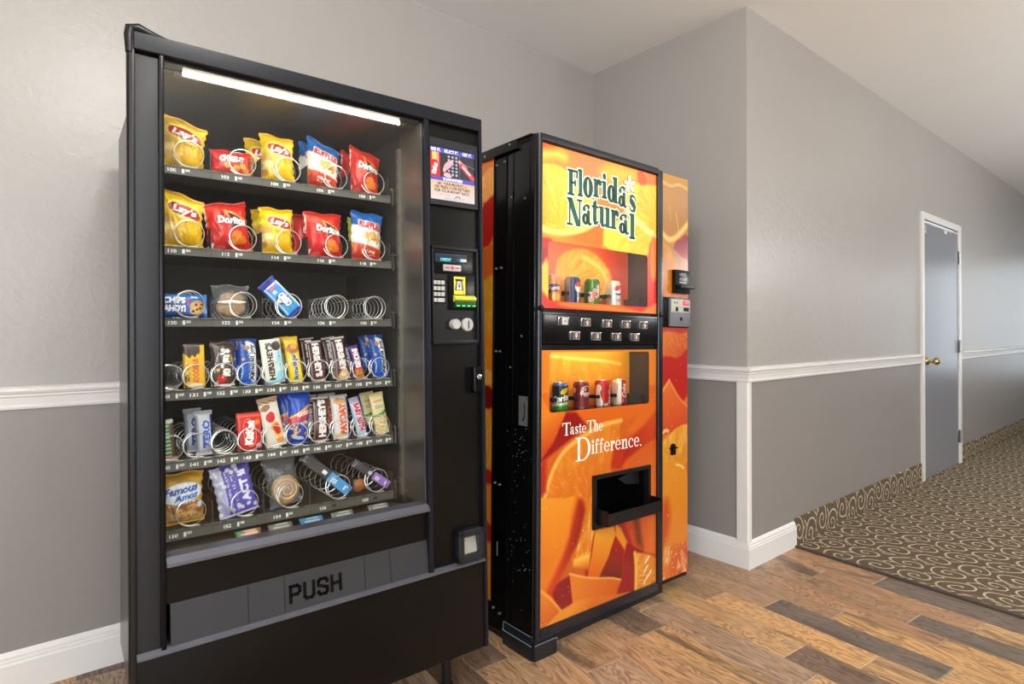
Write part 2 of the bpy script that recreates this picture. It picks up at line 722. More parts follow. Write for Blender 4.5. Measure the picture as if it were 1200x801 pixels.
# chair rail, baseboards, corner bead: profiles swept along the walls
RAIL = [(0.0, RAIL0), (0.010, RAIL0), (0.013, RAIL0 + 0.006), (0.013, RAIL0 + 0.012), (0.010, RAIL0 + 0.015), (0.014, RAIL0 + 0.040), (0.019, RAIL0 + 0.044),
        (0.019, RAIL0 + 0.050), (0.024, RAIL0 + 0.054), (0.028, RAIL0 + 0.062), (0.027, RAIL0 + 0.070), (0.020, RAIL1 - 0.003), (0.0, RAIL1)]
BASE = [(0.0, 0.0), (0.016, 0.0), (0.016, 0.098), (0.013, 0.104), (0.013, 0.111), (0.010, 0.115), (0.010, 0.123), (0.005, 0.131), (0.0, 0.138)]


def sweep(prof, path):
    """prof (out, z) swept along plan points; out is to the right of the walking direction, mitred"""
    m = MB()
    P = [Vector((x, y)) for x, y in path]
    rings = []
    for i, p in enumerate(P):
        def nrm(a, b):
            d = (b - a).normalized()
            return Vector((d.y, -d.x))
        if i == 0:
            o = nrm(P[0], P[1])
        elif i == len(P) - 1:
            o = nrm(P[-2], P[-1])
        else:
            a, b = nrm(P[i - 1], p), nrm(p, P[i + 1])
            o = (a + b) / (1 + a.dot(b))
        rings.append([m.bm.verts.new((p.x + o.x * q[0], p.y + o.y * q[0], q[1])) for q in prof])
    n = len(prof)
    for i in range(len(rings) - 1):
        for k in range(n):
            m.bm.faces.new((rings[i][k], rings[i][(k + 1) % n], rings[i + 1][(k + 1) % n], rings[i + 1][k]))
    m.bm.faces.new(rings[0])
    m.bm.faces.new(list(reversed(rings[-1])))
    return m


CX = 3.335                                    # where the white baseboard stops and the carpet base starts
struct('trim_1', sweep(RAIL, [(XL, YB), (XA, YB), (XA, YH), (DX0 - 0.06, YH)]), M_TRIM)
struct('trim_2', sweep(RAIL, [(DX1 + 0.06, YH), (XE, YH)]), M_TRIM)
struct('trim_3', sweep(RAIL, [(4.6, YF), (XL, YF), (XL, YB)]), M_TRIM)
struct('baseboard_back', sweep(BASE, [(XL, YB), (XA, YB), (XA, YH), (CX, YH)]), M_TRIM)
struct('baseboard_left', sweep(BASE, [(4.6, YF), (XL, YF), (XL, YB)]), M_TRIM)
mb = MB()                                     # white corner bead under the chair rail
mb.prism([(XA - 0.010, YH + 0.052), (XA - 0.008, YH + 0.056), (XA, YH + 0.056), (XA, YH), (XA + 0.026, YH), (XA + 0.026, YH - 0.008), (XA + 0.022, YH - 0.010),
          (XA - 0.004, YH - 0.010), (XA - 0.010, YH - 0.004)], 2, 0.130, RAIL0 + 0.004)
struct('trim_4', mb, M_TRIM)


# ---- carpet: tan scrolls on brown, also run up the wall as a base
def carpet_mat(name, vertical=False):
    t = NT(name)
    tc = t.n('ShaderNodeTexCoord')
    sp = t.n('ShaderNodeSeparateXYZ')
    t.l(tc.outputs['Object'], sp.inputs[0])
    X = sp.outputs['X']
    Yv = sp.outputs['Z'] if vertical else sp.outputs['Y']
    # gentle warp
    wn = t.n('ShaderNodeTexNoise', i_Scale=5.0, i_Detail=1.0)
    t.l(tc.outputs['Object'], wn.inputs['Vector'])
    ws = t.n('ShaderNodeSeparateColor')
    t.l(wn.outputs['Color'], ws.inputs[0])
    X = t.math('ADD', X, t.math('MULTIPLY', t.math('SUBTRACT', ws.outputs[0], 0.5), 0.07))
    Yv = t.math('ADD', Yv, t.math('MULTIPLY', t.math('SUBTRACT', ws.outputs[1], 0.5), 0.07))
    CW, CH = 0.150, 0.175
    col = t.math('FLOOR', t.math('DIVIDE', X, CW))
    odd = t.math('MODULO', t.math('ABSOLUTE', col), 2.0)
    yy = t.math('ADD', Yv, t.math('MULTIPLY', odd, CH * 0.5))
    if vertical:
        yy = t.math('ADD', t.math('MULTIPLY', Yv, 1.0), t.math('MULTIPLY', odd, 0.05))
    lx = t.math('SUBTRACT', t.math('MODULO', t.math('ADD', X, 15.0 * CW * 4), CW), CW / 2)
    ly = t.math('SUBTRACT', t.math('MODULO', t.math('ADD', yy, CH * 40), CH), CH / 2)
    sgn = t.math('SUBTRACT', 1.0, t.math('MULTIPLY', odd, 2.0))
    r = t.math('SQRT', t.math('ADD', t.math('MULTIPLY', lx, lx), t.math('MULTIPLY', t.math('MULTIPLY', ly, ly), 0.72)))
    th = t.math('DIVIDE', t.math('ARCTAN2', ly, t.math('MULTIPLY', lx, sgn)), 2 * PI)
    ph = t.math('FRACT', t.math('ADD', t.math('SUBTRACT', t.math('DIVIDE', r, 0.043), th), 0.15))
    d = t.math('MULTIPLY', t.math('ABSOLUTE', t.math('SUBTRACT', ph, 0.5)), 0.043)     # distance to the spiral line
    tuft = t.n('ShaderNodeTexNoise', i_Scale=420.0, i_Detail=1.0)
    t.l(tc.outputs['Object'], tuft.inputs['Vector'])
    jag = t.math('MULTIPLY', t.math('SUBTRACT', tuft.outputs[0], 0.5), 0.006)
    d = t.math('ADD', d, jag)
    line1 = t.math('MULTIPLY', t.math('LESS_THAN', d, 0.0042), t.math('LESS_THAN', r, 0.083))
    # vines between the scrolls
    wv = t.math('ADD', lx, t.math('MULTIPLY', t.math('SINE', t.math('MULTIPLY', yy, 2 * PI / CH)), 0.022))
    e = t.math('ABSOLUTE', t.math('SUBTRACT', t.math('ABSOLUTE', wv), CW / 2 - 0.004))
    line2 = t.math('MULTIPLY', t.math('LESS_THAN', t.math('ADD', e, jag), 0.0046), t.math('GREATER_THAN', r, 0.066))
    ln = t.math('MAXIMUM', line1, line2)
    base = t.n('ShaderNodeValToRGB')
    base.color_ramp.elements[0].color = rgba((76, 63, 50))
    base.color_ramp.elements[1].color = rgba((124, 107, 86))
    base.color_ramp.elements[0].position = 0.3
    base.color_ramp.elements[1].position = 0.7
    t.l(tuft.outputs[0], base.inputs[0])
    tan = t.n('ShaderNodeValToRGB')
    tan.color_ramp.elements[0].color = rgba((168, 155, 128))
    tan.color_ramp.elements[1].color = rgba((222, 211, 184))
    tan.color_ramp.elements[0].position = 0.3
    tan.color_ramp.elements[1].position = 0.7
    t.l(tuft.outputs[0], tan.inputs[0])
    mx = t.n('ShaderNodeMix', data_type='RGBA')
    t.l(ln, mx.inputs[0])
    t.l(base.outputs[0], mx.inputs[6])
    t.l(tan.outputs[0], mx.inputs[7])
    t.l(mx.outputs[2], t.b.inputs['Base Color'])
    t.b.inputs['Roughness'].default_value = 0.95
    t.b.inputs['Specular IOR Level'].default_value = 0.15
    bp = t.n('ShaderNodeBump', i_Strength=0.5, i_Distance=0.004)
    t.l(t.math('ADD', tuft.outputs[0], t.math('MULTIPLY', ln, 0.6)), bp.inputs['Height'])
    t.l(bp.outputs[0], t.b.inputs['Normal'])
    return t.m


SK = 0.092                                    # the planks and the carpet edge run a little off square to the walls


def skx(p, y):
    return p + SK * (y - 1.0)


PE = 3.275
mb = MB()
mb.prism([(skx(PE, YH), YH), (skx(PE, YF), YF), (XE, YF), (XE, YH)], 2, -0.02, 0.006)
struct('floor_carpet', mb, carpet_mat('scroll carpet'))
mb = MB()
mb.prism([(CX + 0.001, YH), (DX0 - 0.065, YH), (DX0 - 0.065, YH - 0.009), (CX + 0.001, YH - 0.009)], 2, 0.0, 0.152)
mb.prism([(DX1 + 0.065, YH), (XE, YH), (XE, YH - 0.009), (DX1 + 0.065, YH - 0.009)], 2, 0.0, 0.152)
struct('baseboard_hall', mb, carpet_mat('scroll carpet base', True))
mb = MB()
mb.prism([(skx(PE - 0.012, YH), YH - 0.01), (skx(PE - 0.012, YF), YF), (skx(PE + 0.014, YF), YF), (skx(PE + 0.014, YH), YH - 0.01)], 2, -0.005, 0.0085)
struct('trim_5', mb, mat('dark carpet edging', (70, 60, 50), 0.6, noise=0.2, nscale=40))


# ---- wood-look planks, each a piece of the floor
def plank_mat():
    t = NT('wood planks')
    oi = t.n('ShaderNodeObjectInfo')
    tc = t.n('ShaderNodeTexCoord')
    off = t.n('ShaderNodeVectorMath', operation='SCALE')
    off.inputs[0].default_value = (7.3, 19.1, 3.7)
    t.l(oi.outputs['Random'], off.inputs['Scale'])
    ad = t.n('ShaderNodeVectorMath', operation='ADD')
    t.l(tc.outputs['Object'], ad.inputs[0])
    t.l(off.outputs[0], ad.inputs[1])
    mp = t.n('ShaderNodeMapping')
    mp.inputs['Scale'].default_value = (9.0, 1.3, 9.0)
    t.l(ad.outputs[0], mp.inputs[0])
    big = t.n('ShaderNodeTexNoise', i_Scale=1.1, i_Detail=3.0, i_Roughness=0.55, i_Distortion=1.3)
    t.l(mp.outputs[0], big.inputs['Vector'])
    # growth rings: contour lines of a stretched noise
    rings = t.math('FRACT', t.math('MULTIPLY', big.outputs[0], 17.0))
    rings = t.math('ABSOLUTE', t.math('SUBTRACT', rings, 0.5))
    mp2 = t.n('ShaderNodeMapping')
    mp2.inputs['Scale'].default_value = (150.0, 6.0, 60.0)
    t.l(ad.outputs[0], mp2.inputs[0])
    fine = t.n('ShaderNodeTexNoise', i_Scale=1.0, i_Detail=4.0)
    t.l(mp2.outputs[0], fine.inputs['Vector'])
    streak = t.n('ShaderNodeTexNoise', i_Scale=0.75, i_Detail=2.0, i_Distortion=1.2)
    t.l(mp.outputs[0], streak.inputs['Vector'])
    g = t.math('ADD', t.math('MULTIPLY', rings, 0.95), t.math('MULTIPLY', fine.outputs[0], 0.50))
    rp = t.n('ShaderNodeValToRGB')
    rp.color_ramp.elements[0].position = 0.18
    rp.color_ramp.elements[0].color = (0.34, 0.29, 0.25, 1)
    rp.color_ramp.elements[1].position = 0.62
    rp.color_ramp.elements[1].color = (1.22, 1.2, 1.16, 1)
    t.l(g, rp.inputs[0])
    m1 = t.n('ShaderNodeMix', data_type='RGBA', blend_type='MULTIPLY')
    m1.inputs[0].default_value = 0.95
    t.l(oi.outputs['Color'], m1.inputs[6])
    t.l(rp.outputs[0], m1.inputs[7])
    # dark smoky streaks
    r2 = t.n('ShaderNodeValToRGB')
    r2.color_ramp.elements[0].position = 0.56
    r2.color_ramp.elements[0].color = (0, 0, 0, 1)
    r2.color_ramp.elements[1].position = 0.70
    r2.color_ramp.elements[1].color = (0.75, 0.75, 0.75, 1)
    t.l(streak.outputs[0], r2.inputs[0])
    m2 = t.n('ShaderNodeMix', data_type='RGBA')
    t.l(r2.outputs[0], m2.inputs[0])
    t.l(m1.outputs[2], m2.inputs[6])
    m2.inputs[7].default_value = rgba((74, 62, 54))
    t.l(m2.outputs[2], t.b.inputs['Base Color'])
    rr = t.n('ShaderNodeMapRange')
    rr.inputs[3].default_value = 0.30
    rr.inputs[4].default_value = 0.46
    t.l(fine.outputs[0], rr.inputs[0])
    t.l(rr.outputs[0], t.b.inputs['Roughness'])
    bp = t.n('ShaderNodeBump', i_Strength=0.12, i_Distance=0.001)
    t.l(g, bp.inputs['Height'])
    t.l(bp.outputs[0], t.b.inputs['Normal'])
    return t.m


M_PLANK = plank_mat()
mb = MB()
mb.prism([(XL, YB), (XL, YF), (skx(PE, YF), YF), (skx(PE, YB), YB)], 2, -0.02, -0.0018)
FLOOR = struct('floor', mb, mat('grout', (158, 142, 122), 0.85, noise=0.12, nscale=60))

TONES = {'tan': (192, 155, 110), 'gold': (202, 160, 108), 'brown': (168, 134, 102), 'grey': (122, 108, 96), 'red': (180, 140, 106), 'ash': (170, 143, 118), 'dark': (118, 98, 82)}
BOUND = [3.265, 3.100, 2.960, 2.822, 2.722, 2.605, 2.465, 2.318, 2.165, 1.990, 1.834, 1.678, 1.500, 1.327, 1.184, 1.040]
while BOUND[-1] > XL:
    BOUND.append(BOUND[-1] - 0.146)
# known joints (y) per row and the tones between them, from high y to low y
ROWS = {0: ([1.064, 0.42], ['red', 'grey', 'brown']), 1: ([1.285, 0.642], ['brown', 'red', 'tan']), 2: ([0.833], ['brown', 'grey']), 3: ([1.42, 0.70], ['brown', 'red', 'gold']),
        4: ([1.05, 0.40], ['brown', 'gold', 'tan']), 5: ([1.28, 0.627], ['brown', 'grey', 'tan']), 6: ([1.48, 0.826], ['brown', 'gold', 'tan']), 7: ([1.78, 1.035, 0.5], ['dark', 'tan', 'dark', 'gold']),
        8: ([1.60, 0.92], ['brown', 'ash', 'tan']), 9: ([1.47, 0.80], ['dark', 'tan', 'tan']), 10: ([1.72, 1.12], ['dark', 'brown', 'tan']), 11: ([1.98, 1.43, 0.8], ['dark', 'brown', 'ash', 'tan']),  # rows by the machines toned darker, shade put into the plank colours
        12: ([1.63, 1.05], ['brown', 'brown', 'grey']), 13: ([1.69, 1.02], ['dark', 'brown', 'brown'])}
tone_cycle = ['ash', 'brown', 'dark', 'brown', 'tan', 'ash', 'grey']


def plank_mesh(x0, x1, y0, y1):
    b = 0.0016
    m = MB()
    bot = [m.bm.verts.new((x, y, -0.012)) for x, y in ((x0, y0), (x1, y0), (x1, y1), (x0, y1))]
    mid = [m.bm.verts.new((x, y, -0.0014)) for x, y in ((x0, y0), (x1, y0), (x1, y1), (x0, y1))]
    top = [m.bm.verts.new((x, y, 0.0)) for x, y in ((x0 + b, y0 + b), (x1 - b, y0 + b), (x1 - b, y1 - b), (x0 + b, y1 - b))]
    m.bm.faces.new(top)
    for a, c in ((bot, mid), (mid, top)):
        for i in range(4):
            m.bm.faces.new((a[i], a[(i + 1) % 4], c[(i + 1) % 4], c[i]))
    me = m.mesh('plank')
    return me


rest = MB()
cosk = math.cos(math.atan(SK))
for k in range(len(BOUND) - 1):
    p1, p0 = BOUND[k], BOUND[k + 1]
    if k in ROWS:
        js, tn = list(ROWS[k][0]), list(ROWS[k][1])
    else:
        first = 2.35 - 0.62 * ((k * 0.37) % 1.0)
        js = [first - 0.64 * i for i in range(4)]
        tn = [tone_cycle[(k * 3 + i * 2) % 7] for i in range(5)]
    while js[0] + 0.65 < YB:
        js.insert(0, js[0] + 0.65)
        tn.insert(0, tone_cycle[(k + len(js)) % 4])
    while js[-1] - 0.65 > -0.3:
        js.append(js[-1] - 0.65)
        tn.append(tone_cycle[(k * 2 + len(js)) % 7])
    ys = [YB + 0.1] + js + [max(js[-1] - 0.65, YF)]
    for i in range(len(ys) - 1):
        y1, y0 = ys[i], ys[i + 1]
        if y1 - y0 < 0.02:
            continue
        g = 0.0018
        if p1 < 0.05 or y1 < 0.25:
            rest.prism([(skx(p0 + g, y0 + g), y0 + g), (skx(p1 - g, y0 + g), y0 + g), (skx(p1 - g, y1 - g), y1 - g), (skx(p0 + g, y1 - g), y1 - g)], 2, -0.012, 0.0)
            continue
        ox, oy = skx((p0 + p1) / 2, (y0 + y1) / 2), (y0 + y1) / 2
        w, h = (p1 - p0) * cosk / 2 - g, (y1 - y0) / cosk / 2 - g
        o = link('plank', plank_mesh(-w, w, -h, h), M_PLANK, FLOOR)
        o.location = (ox, oy, random.uniform(-0.0004, 0.0003))
        o.rotation_euler = (0, 0, -math.atan(SK))
        c = np.array(TONES[tn[i % len(tn)]], float) * random.uniform(0.95, 1.05)
        o.color = rgba(np.minimum(c, 255))
while BOUND[-1] < -99:
    pass
for k in range(len(BOUND) - 1):               # the lobby floor behind the camera
    p1, p0 = BOUND[k], BOUND[k + 1]
    if p1 >= 0.05:
        y = -0.75 - 0.2 * (k % 3)
        while y > YF + 0.3:
            rest.prism([(skx(p0, y - 0.64), y - 0.64), (skx(p1 - 0.004, y - 0.64), y - 0.64), (skx(p1 - 0.004, y), y), (skx(p0, y), y)], 2, -0.012, 0.0)
            y -= 0.65
o = rest.build('plank_field', M_PLANK, FLOOR, smooth=False)
o['kind'] = 'stuff'
o.color = rgba(TONES['tan'])

# ---- hall door
door = MB()
M_DOOR = mat('grey blue door paint', (130, 132, 139), 0.24, bump=0.05, bscale=30)
M_BRASS = mat('brass', (206, 182, 122), 0.25, metal=1.0, noise=0.1)
M_STEEL = mat('steel', (170, 172, 175), 0.3, metal=1.0, noise=0.08)
door.box(DX0 + 0.022, DX1 - 0.022, YH - 0.006, YH + 0.030, 0.009, DZ - 0.034, 0.002)
DOOR = struct('door_1', door, M_DOOR)
fr = MB()
for a, b, c, d in ((DX0 - 0.058, DX0 + 0.004, 0.0, DZ - 0.0062), (DX1 - 0.004, DX1 + 0.058, 0.0, DZ - 0.0062), (DX0 - 0.058, DX1 + 0.058, DZ - 0.006, DZ + 0.05)):
    fr.box(a, b, YH - 0.016, YH + 0.01, c, d, 0.003)
fr.box(DX0, DX0 + 0.019, YH - 0.01, YH + 0.1, 0, DZ)
fr.box(DX1 - 0.019, DX1, YH - 0.01, YH + 0.1, 0, DZ)
fr.box(DX0, DX1, YH + 0.034, YH + 0.1, DZ - 0.016, DZ)
fr.box(DX0 - 0.02, DX1 + 0.02, YH + 0.001, YH + 0.12, -0.02, 0.004)
fr.box(DX0 - 0.02, DX1 + 0.02, YH + 0.1, YH + 0.12, 0, DZ + 0.02)
fr.build('door_frame', M_TRIM, DOOR, False)
kx, kz = DX0 + 0.085, 0.955
m = MB()
m.lathe([(0.001, 0), (0.034, 0.0), (0.034, -0.004), (0.028, -0.012), (0.013, -0.016), (0.011, -0.038), (0.020, -0.046), (0.029, -0.058), (0.030, -0.070), (0.024, -0.082), (0.010, -0.087), (0.001, -0.088)], (kx, YH - 0.006, kz), 'y')
m.build('door_knob', M_BRASS, DOOR)
for hz in (1.86, 1.06, 0.25):
    m = MB()
    m.box(DX1 - 0.060, DX1 - 0.022, YH - 0.010, YH - 0.0055, hz - 0.055, hz + 0.055, 0.001)
    m.box(DX1 - 0.019, DX1 + 0.015, YH - 0.019, YH - 0.015, hz - 0.055, hz + 0.055, 0.001)
    for i in range(5):
        m.cyl((DX1 - 0.020, YH - 0.020, hz - 0.055 + i * 0.0222), (DX1 - 0.020, YH - 0.020, hz - 0.055 + i * 0.0222 + 0.0205), 0.0075, seg=10)
    m.build('hinge', M_STEEL, DOOR)


def p_sticker(c):
    c.rect(0, 9, 0, 9, (150, 152, 160))
    c.rect(DX0 + 0.03, DX0 + 0.075, 2.025, 2.045, (170, 60, 60))
    c.rect(DX0 + 0.036, DX0 + 0.069, 2.031, 2.039, (205, 205, 210))
    c.rect(DX0 + 0.03, DX0 + 0.08, 1.985, 2.012, (160, 60, 62))
    c.rect(DX0 + 0.037, DX0 + 0.072, 1.992, 2.005, (200, 200, 206))


o = print_panel('warning_sticker', DX0 + 0.026, DX0 + 0.085, 1.98, 2.05, YH - 0.0068, 0.004, p_sticker, print_mat('sticker print', 0.5), DOOR)
m = MB()
m.box(DX0 + 0.56, DX0 + 0.62, YH - 0.012, YH - 0.006, 2.035, 2.065, 0.002)
m.build('door_silencer', M_TRIM, DOOR)

# ------------------------------------------------------------------ snack machine
BLACK = mat('black plastic', (15, 15, 17), 0.34, spec=0.35, noise=0.08, nscale=12)
BLACKG = mat('black gloss enamel', (7, 7, 8), 0.2, spec=0.2, noise=0.1, nscale=6)
CHAR = mat('charcoal panel', (25, 27, 31), 0.48, spec=0.4, noise=0.06, nscale=9)
DARKP = mat('dark brown black panel', (11, 10, 9), 0.32, spec=0.2, noise=0.12, nscale=5, bump=0.03, bscale=350)
TRIMB = mat('blue black trim', (17, 20, 27), 0.36, spec=0.25, noise=0.08, nscale=7)
SILL = mat('grey anodised sill', (96, 98, 106), 0.35, metal=0.5, noise=0.08)
PUSHM = mat('worn grey flap plastic', (46, 47, 50), 0.45, spec=0.35, noise=0.1, nscale=8, bump=0.05, bscale=120)
INNER = mat('dark grey cabinet liner', (56, 54, 52), 0.5, spec=0.35)
STEELP = mat('brushed steel panel', (118, 114, 106), 0.33, metal=0.75, noise=0.15, nscale=4)
TRAYM = mat('tray sheet metal', (70, 68, 65), 0.45, metal=0.3, noise=0.06)
COILM = mat('coil wire', (232, 230, 226), 0.3, metal=0.85, noise=0.04)
SIDEG = mat('satin grey side sheet', (96, 95, 92), 0.3, metal=0.5, noise=0.08, nscale=3)
CHROME = mat('chrome', (205, 206, 208), 0.18, metal=1.0, noise=0.05)
GREYK = mat('grey button plastic', (168, 167, 163), 0.4, noise=0.05)

AM = Matrix.Translation((0.2119, 1.5944, 0)) @ Euler((R(-0.98), R(-0.30), R(-2.261))).to_matrix().to_4x4()
A = thing('snack_vending_machine', 'tall black glass front snack vending machine full of chips and candy bars', 'vending machine')
A.matrix_world = AM
W_A, H_A, D_A = 0.985, 1.90, 0.80

# cabinet shell (open at the front)
m = MB()
c0, c1, cz0, cz1 = 0.028, 0.965, 0.158, 1.868
m.box(c0, c0 + 0.02, 0.05, D_A, cz0, cz1)
m.box(c1 - 0.02, c1, 0.05, D_A, cz0, cz1)
m.box(c0 + 0.02, c1 - 0.02, D_A - 0.02, D_A, cz0, cz1)
m.box(c0 + 0.02, c1 - 0.02, 0.05, D_A - 0.02, cz1 - 0.02, cz1)
m.box(c0 + 0.02, c1 - 0.02, 0.05, D_A - 0.02, cz0, cz0 + 0.02)
m.build('cabinet', SIDEG, A, False)
m = MB()      # liner
m.box(0.050, 0.062, 0.03, 0.64, 0.50, 1.846)
m.box(0.062, 0.765, 0.628, 0.64, 0.50, 1.846)
m.box(0.765, 0.775, 0.165, 0.64, 0.50, 1.846)
m.prism([(0.012, 0.646), (0.17, 0.628), (0.628, 0.560), (0.628, 0.550), (0.17, 0.618), (0.012, 0.634)], 0, 0.062, 0.765)
m.build('liner', INNER, A, False)
m = MB()
m.box(0.062, 0.765, 0.075, 0.628, 1.847, 1.856)
m.build('liner_roof', mat('grey metal cabinet top', (92, 92, 84), 0.36, metal=0.5), A, False)
m = MB()
m.box(0.764, 0.772, 0.012, 0.158, 0.655, 1.846, 0.001)
m.build('steel_panel', STEELP, A, False)
m = MB()
m.box(0.752, 0.764, 0.150, 0.166, 0.66, 1.80)
for i in range(26):
    m.box(0.748, 0.753, 0.146, 0.152, 0.70 + i * 0.042, 0.716 + i * 0.042)
m.build('hinge_rail', STEELP, A, False)

# door frame
m = MB()
m.box(0.0, W_A, -0.006, 0.05, 1.857, H_A, 0.006, 3)
m.build('door_rail', TRIMB, A)
m = MB()
m.box(-0.004, 0.003, -0.002, 0.075, 0.0 + 0.158, H_A - 0.004, 0.003, 2)
m.tube([(-0.004, 0.008, 0.158), (-0.004, 0.008, H_A - 0.006)], 0.0085, 14)
m.tube([(-0.004, 0.030, 0.158), (-0.004, 0.030, H_A - 0.006)], 0.0075, 14)
m.build('door_post', BLACK, A)
m = MB()
m.tube([(-0.006, 0.005, H_A - 0.05), (-0.007, 0.006, H_A - 0.01), (-0.005, 0.01, H_A + 0.008), (0.012, 0.012, H_A + 0.014), (0.04, 0.014, H_A + 0.006), (0.10, 0.016, H_A - 0.004)], [0.009, 0.011, 0.012, 0.012, 0.010, 0.004], 10)
m.build('corner_cap', BLACK, A)
m = MB()
m.box(0.003, 0.052, 0.006, 0.05, 0.452, 1.852, 0.003)
m.build('bezel_panel', CHAR, A)
m = MB()
m.box(0.052, 0.063, -0.004, 0.05, 0.447, 1.857, 0.004)
m.build('glass_trim', BLACKG, A)
m = MB()
m.box(0.7665, 0.784, -0.004, 0.05, 0.447, 1.857, 0.004)
m.build('glass_trim', TRIMB, A)
m = MB()
m.box(0.973, 0.986, -0.003, 0.06, 0.158, 1.88, 0.004)
m.build('door_post', TRIMB, A)
m = MB()
m.prism([(-0.012, 0.642), (-0.012, 0.650), (0.004, 0.662), (0.05, 0.662), (0.05, 0.642)], 0, 0.063, 0.767)
m.build('glass_sill', SILL, A, False)
m = MB()
m.box(0.063, 0.767, 0.012, 0.05, 0.548, 0.645, 0.002)
m.build('flap_panel', DARKP, A, False)

# push flap with recessed creases and lettering
m = MB()
m.prism([(0.000, 0.452), (0.010, 0.549), (0.035, 0.549), (0.030, 0.452)], 0, 0.072, 0.766)
PF = m.build('push_flap', PUSHM, A, False)
for x in (0.245, 0.335, 0.560, 0.640):
    m = MB()
    m.prism([(-0.0003, 0.454), (0.0097, 0.548), (0.013, 0.548), (0.003, 0.454)], 0, x, x + 0.0016)
    m.build('crease', BLACK, PF, False)


def letter_strokes(m, segs, ox, oz, sx, sz, y, wd, slope=0.0):
    for pts in segs:
        for (a, b), (c, d) in zip(pts[:-1], pts[1:]):
            p, q = Vector((ox + a * sx, 0, oz + b * sz)), Vector((ox + c * sx, 0, oz + d * sz))
            dd = (q - p).normalized() * wd * 0.45
            p, q = p - dd, q + dd
            n = Vector((-dd.z, 0, dd.x)).normalized() * wd / 2
            vs = []
            for off in (0.0, -0.0012):
                for w in (p + n, q + n, q - n, p - n):
                    vs.append(m.bm.verts.new((w.x, y + (w.z - 0.452) * slope + off, w.z)))
            m.bm.faces.new(vs[4:])
            for i in range(4):
                m.bm.faces.new((vs[i], vs[(i + 1) % 4], vs[4 + (i + 1) % 4], vs[4 + i]))


PUSH = [('P', 0.0, [[(0, 0), (0, 1), (0.75, 1), (1, 0.85), (1, 0.6), (0.75, 0.45), (0, 0.45)]]),
        ('U', 1.0, [[(0, 1), (0, 0.15), (0.2, 0), (0.8, 0), (1, 0.15), (1, 1)]]),
        ('S', 2.0, [[(1, 0.8), (1, 0.87), (0.8, 1), (0.2, 1), (0, 0.87), (0, 0.62), (1, 0.38), (1, 0.13), (0.8, 0), (0.2, 0), (0, 0.13), (0, 0.2)]]),
        ('H', 3.0, [[(0, 0), (0, 1)], [(1, 0), (1, 1)], [(0, 0.5), (1, 0.5)]])]
m = MB()
for _, k, sg in PUSH:
    letter_strokes(m, sg, 0.351 + k * 0.0375, 0.477, 0.024, 0.039, -0.0005, 0.0085, 0.103)
m.build('lettering', BLACKG, PF, False)

m = MB()
m.prism([(-0.010, 0.441), (-0.010, 0.446), (0.003, 0.4535), (0.05, 0.4535), (0.05, 0.441)], 0, 0.003, 0.973)
m.build('trim_strip', SILL, A, False)
m = MB()
m.box(0.003, 0.973, 0.002, 0.05, 0.158, 0.441, 0.003)
m.build('kick_panel', DARKP, A)

# control column
m = MB()
m.box(0.784, 0.973, 0.010, 0.05, 0.452, 1.857, 0.002)
m.build('control_panel', DARKP, A)
m = MB()
x0, x1, z0, z1 = 0.788, 0.9555, 1.612, 1.779
m.box(0.775 + 0.010, x0, -0.004, 0.02, 1.594, 1.806, 0.003)
m.box(x1, 0.966, -0.004, 0.02, 1.594, 1.806, 0.003)
m.box(x0, x1, -0.004, 0.02, z1, 1.806, 0.003)
m.box(x0, x1, -0.004, 0.02, 1.594, z0, 0.003)
PFm = m.build('poster_frame', CHAR, A)


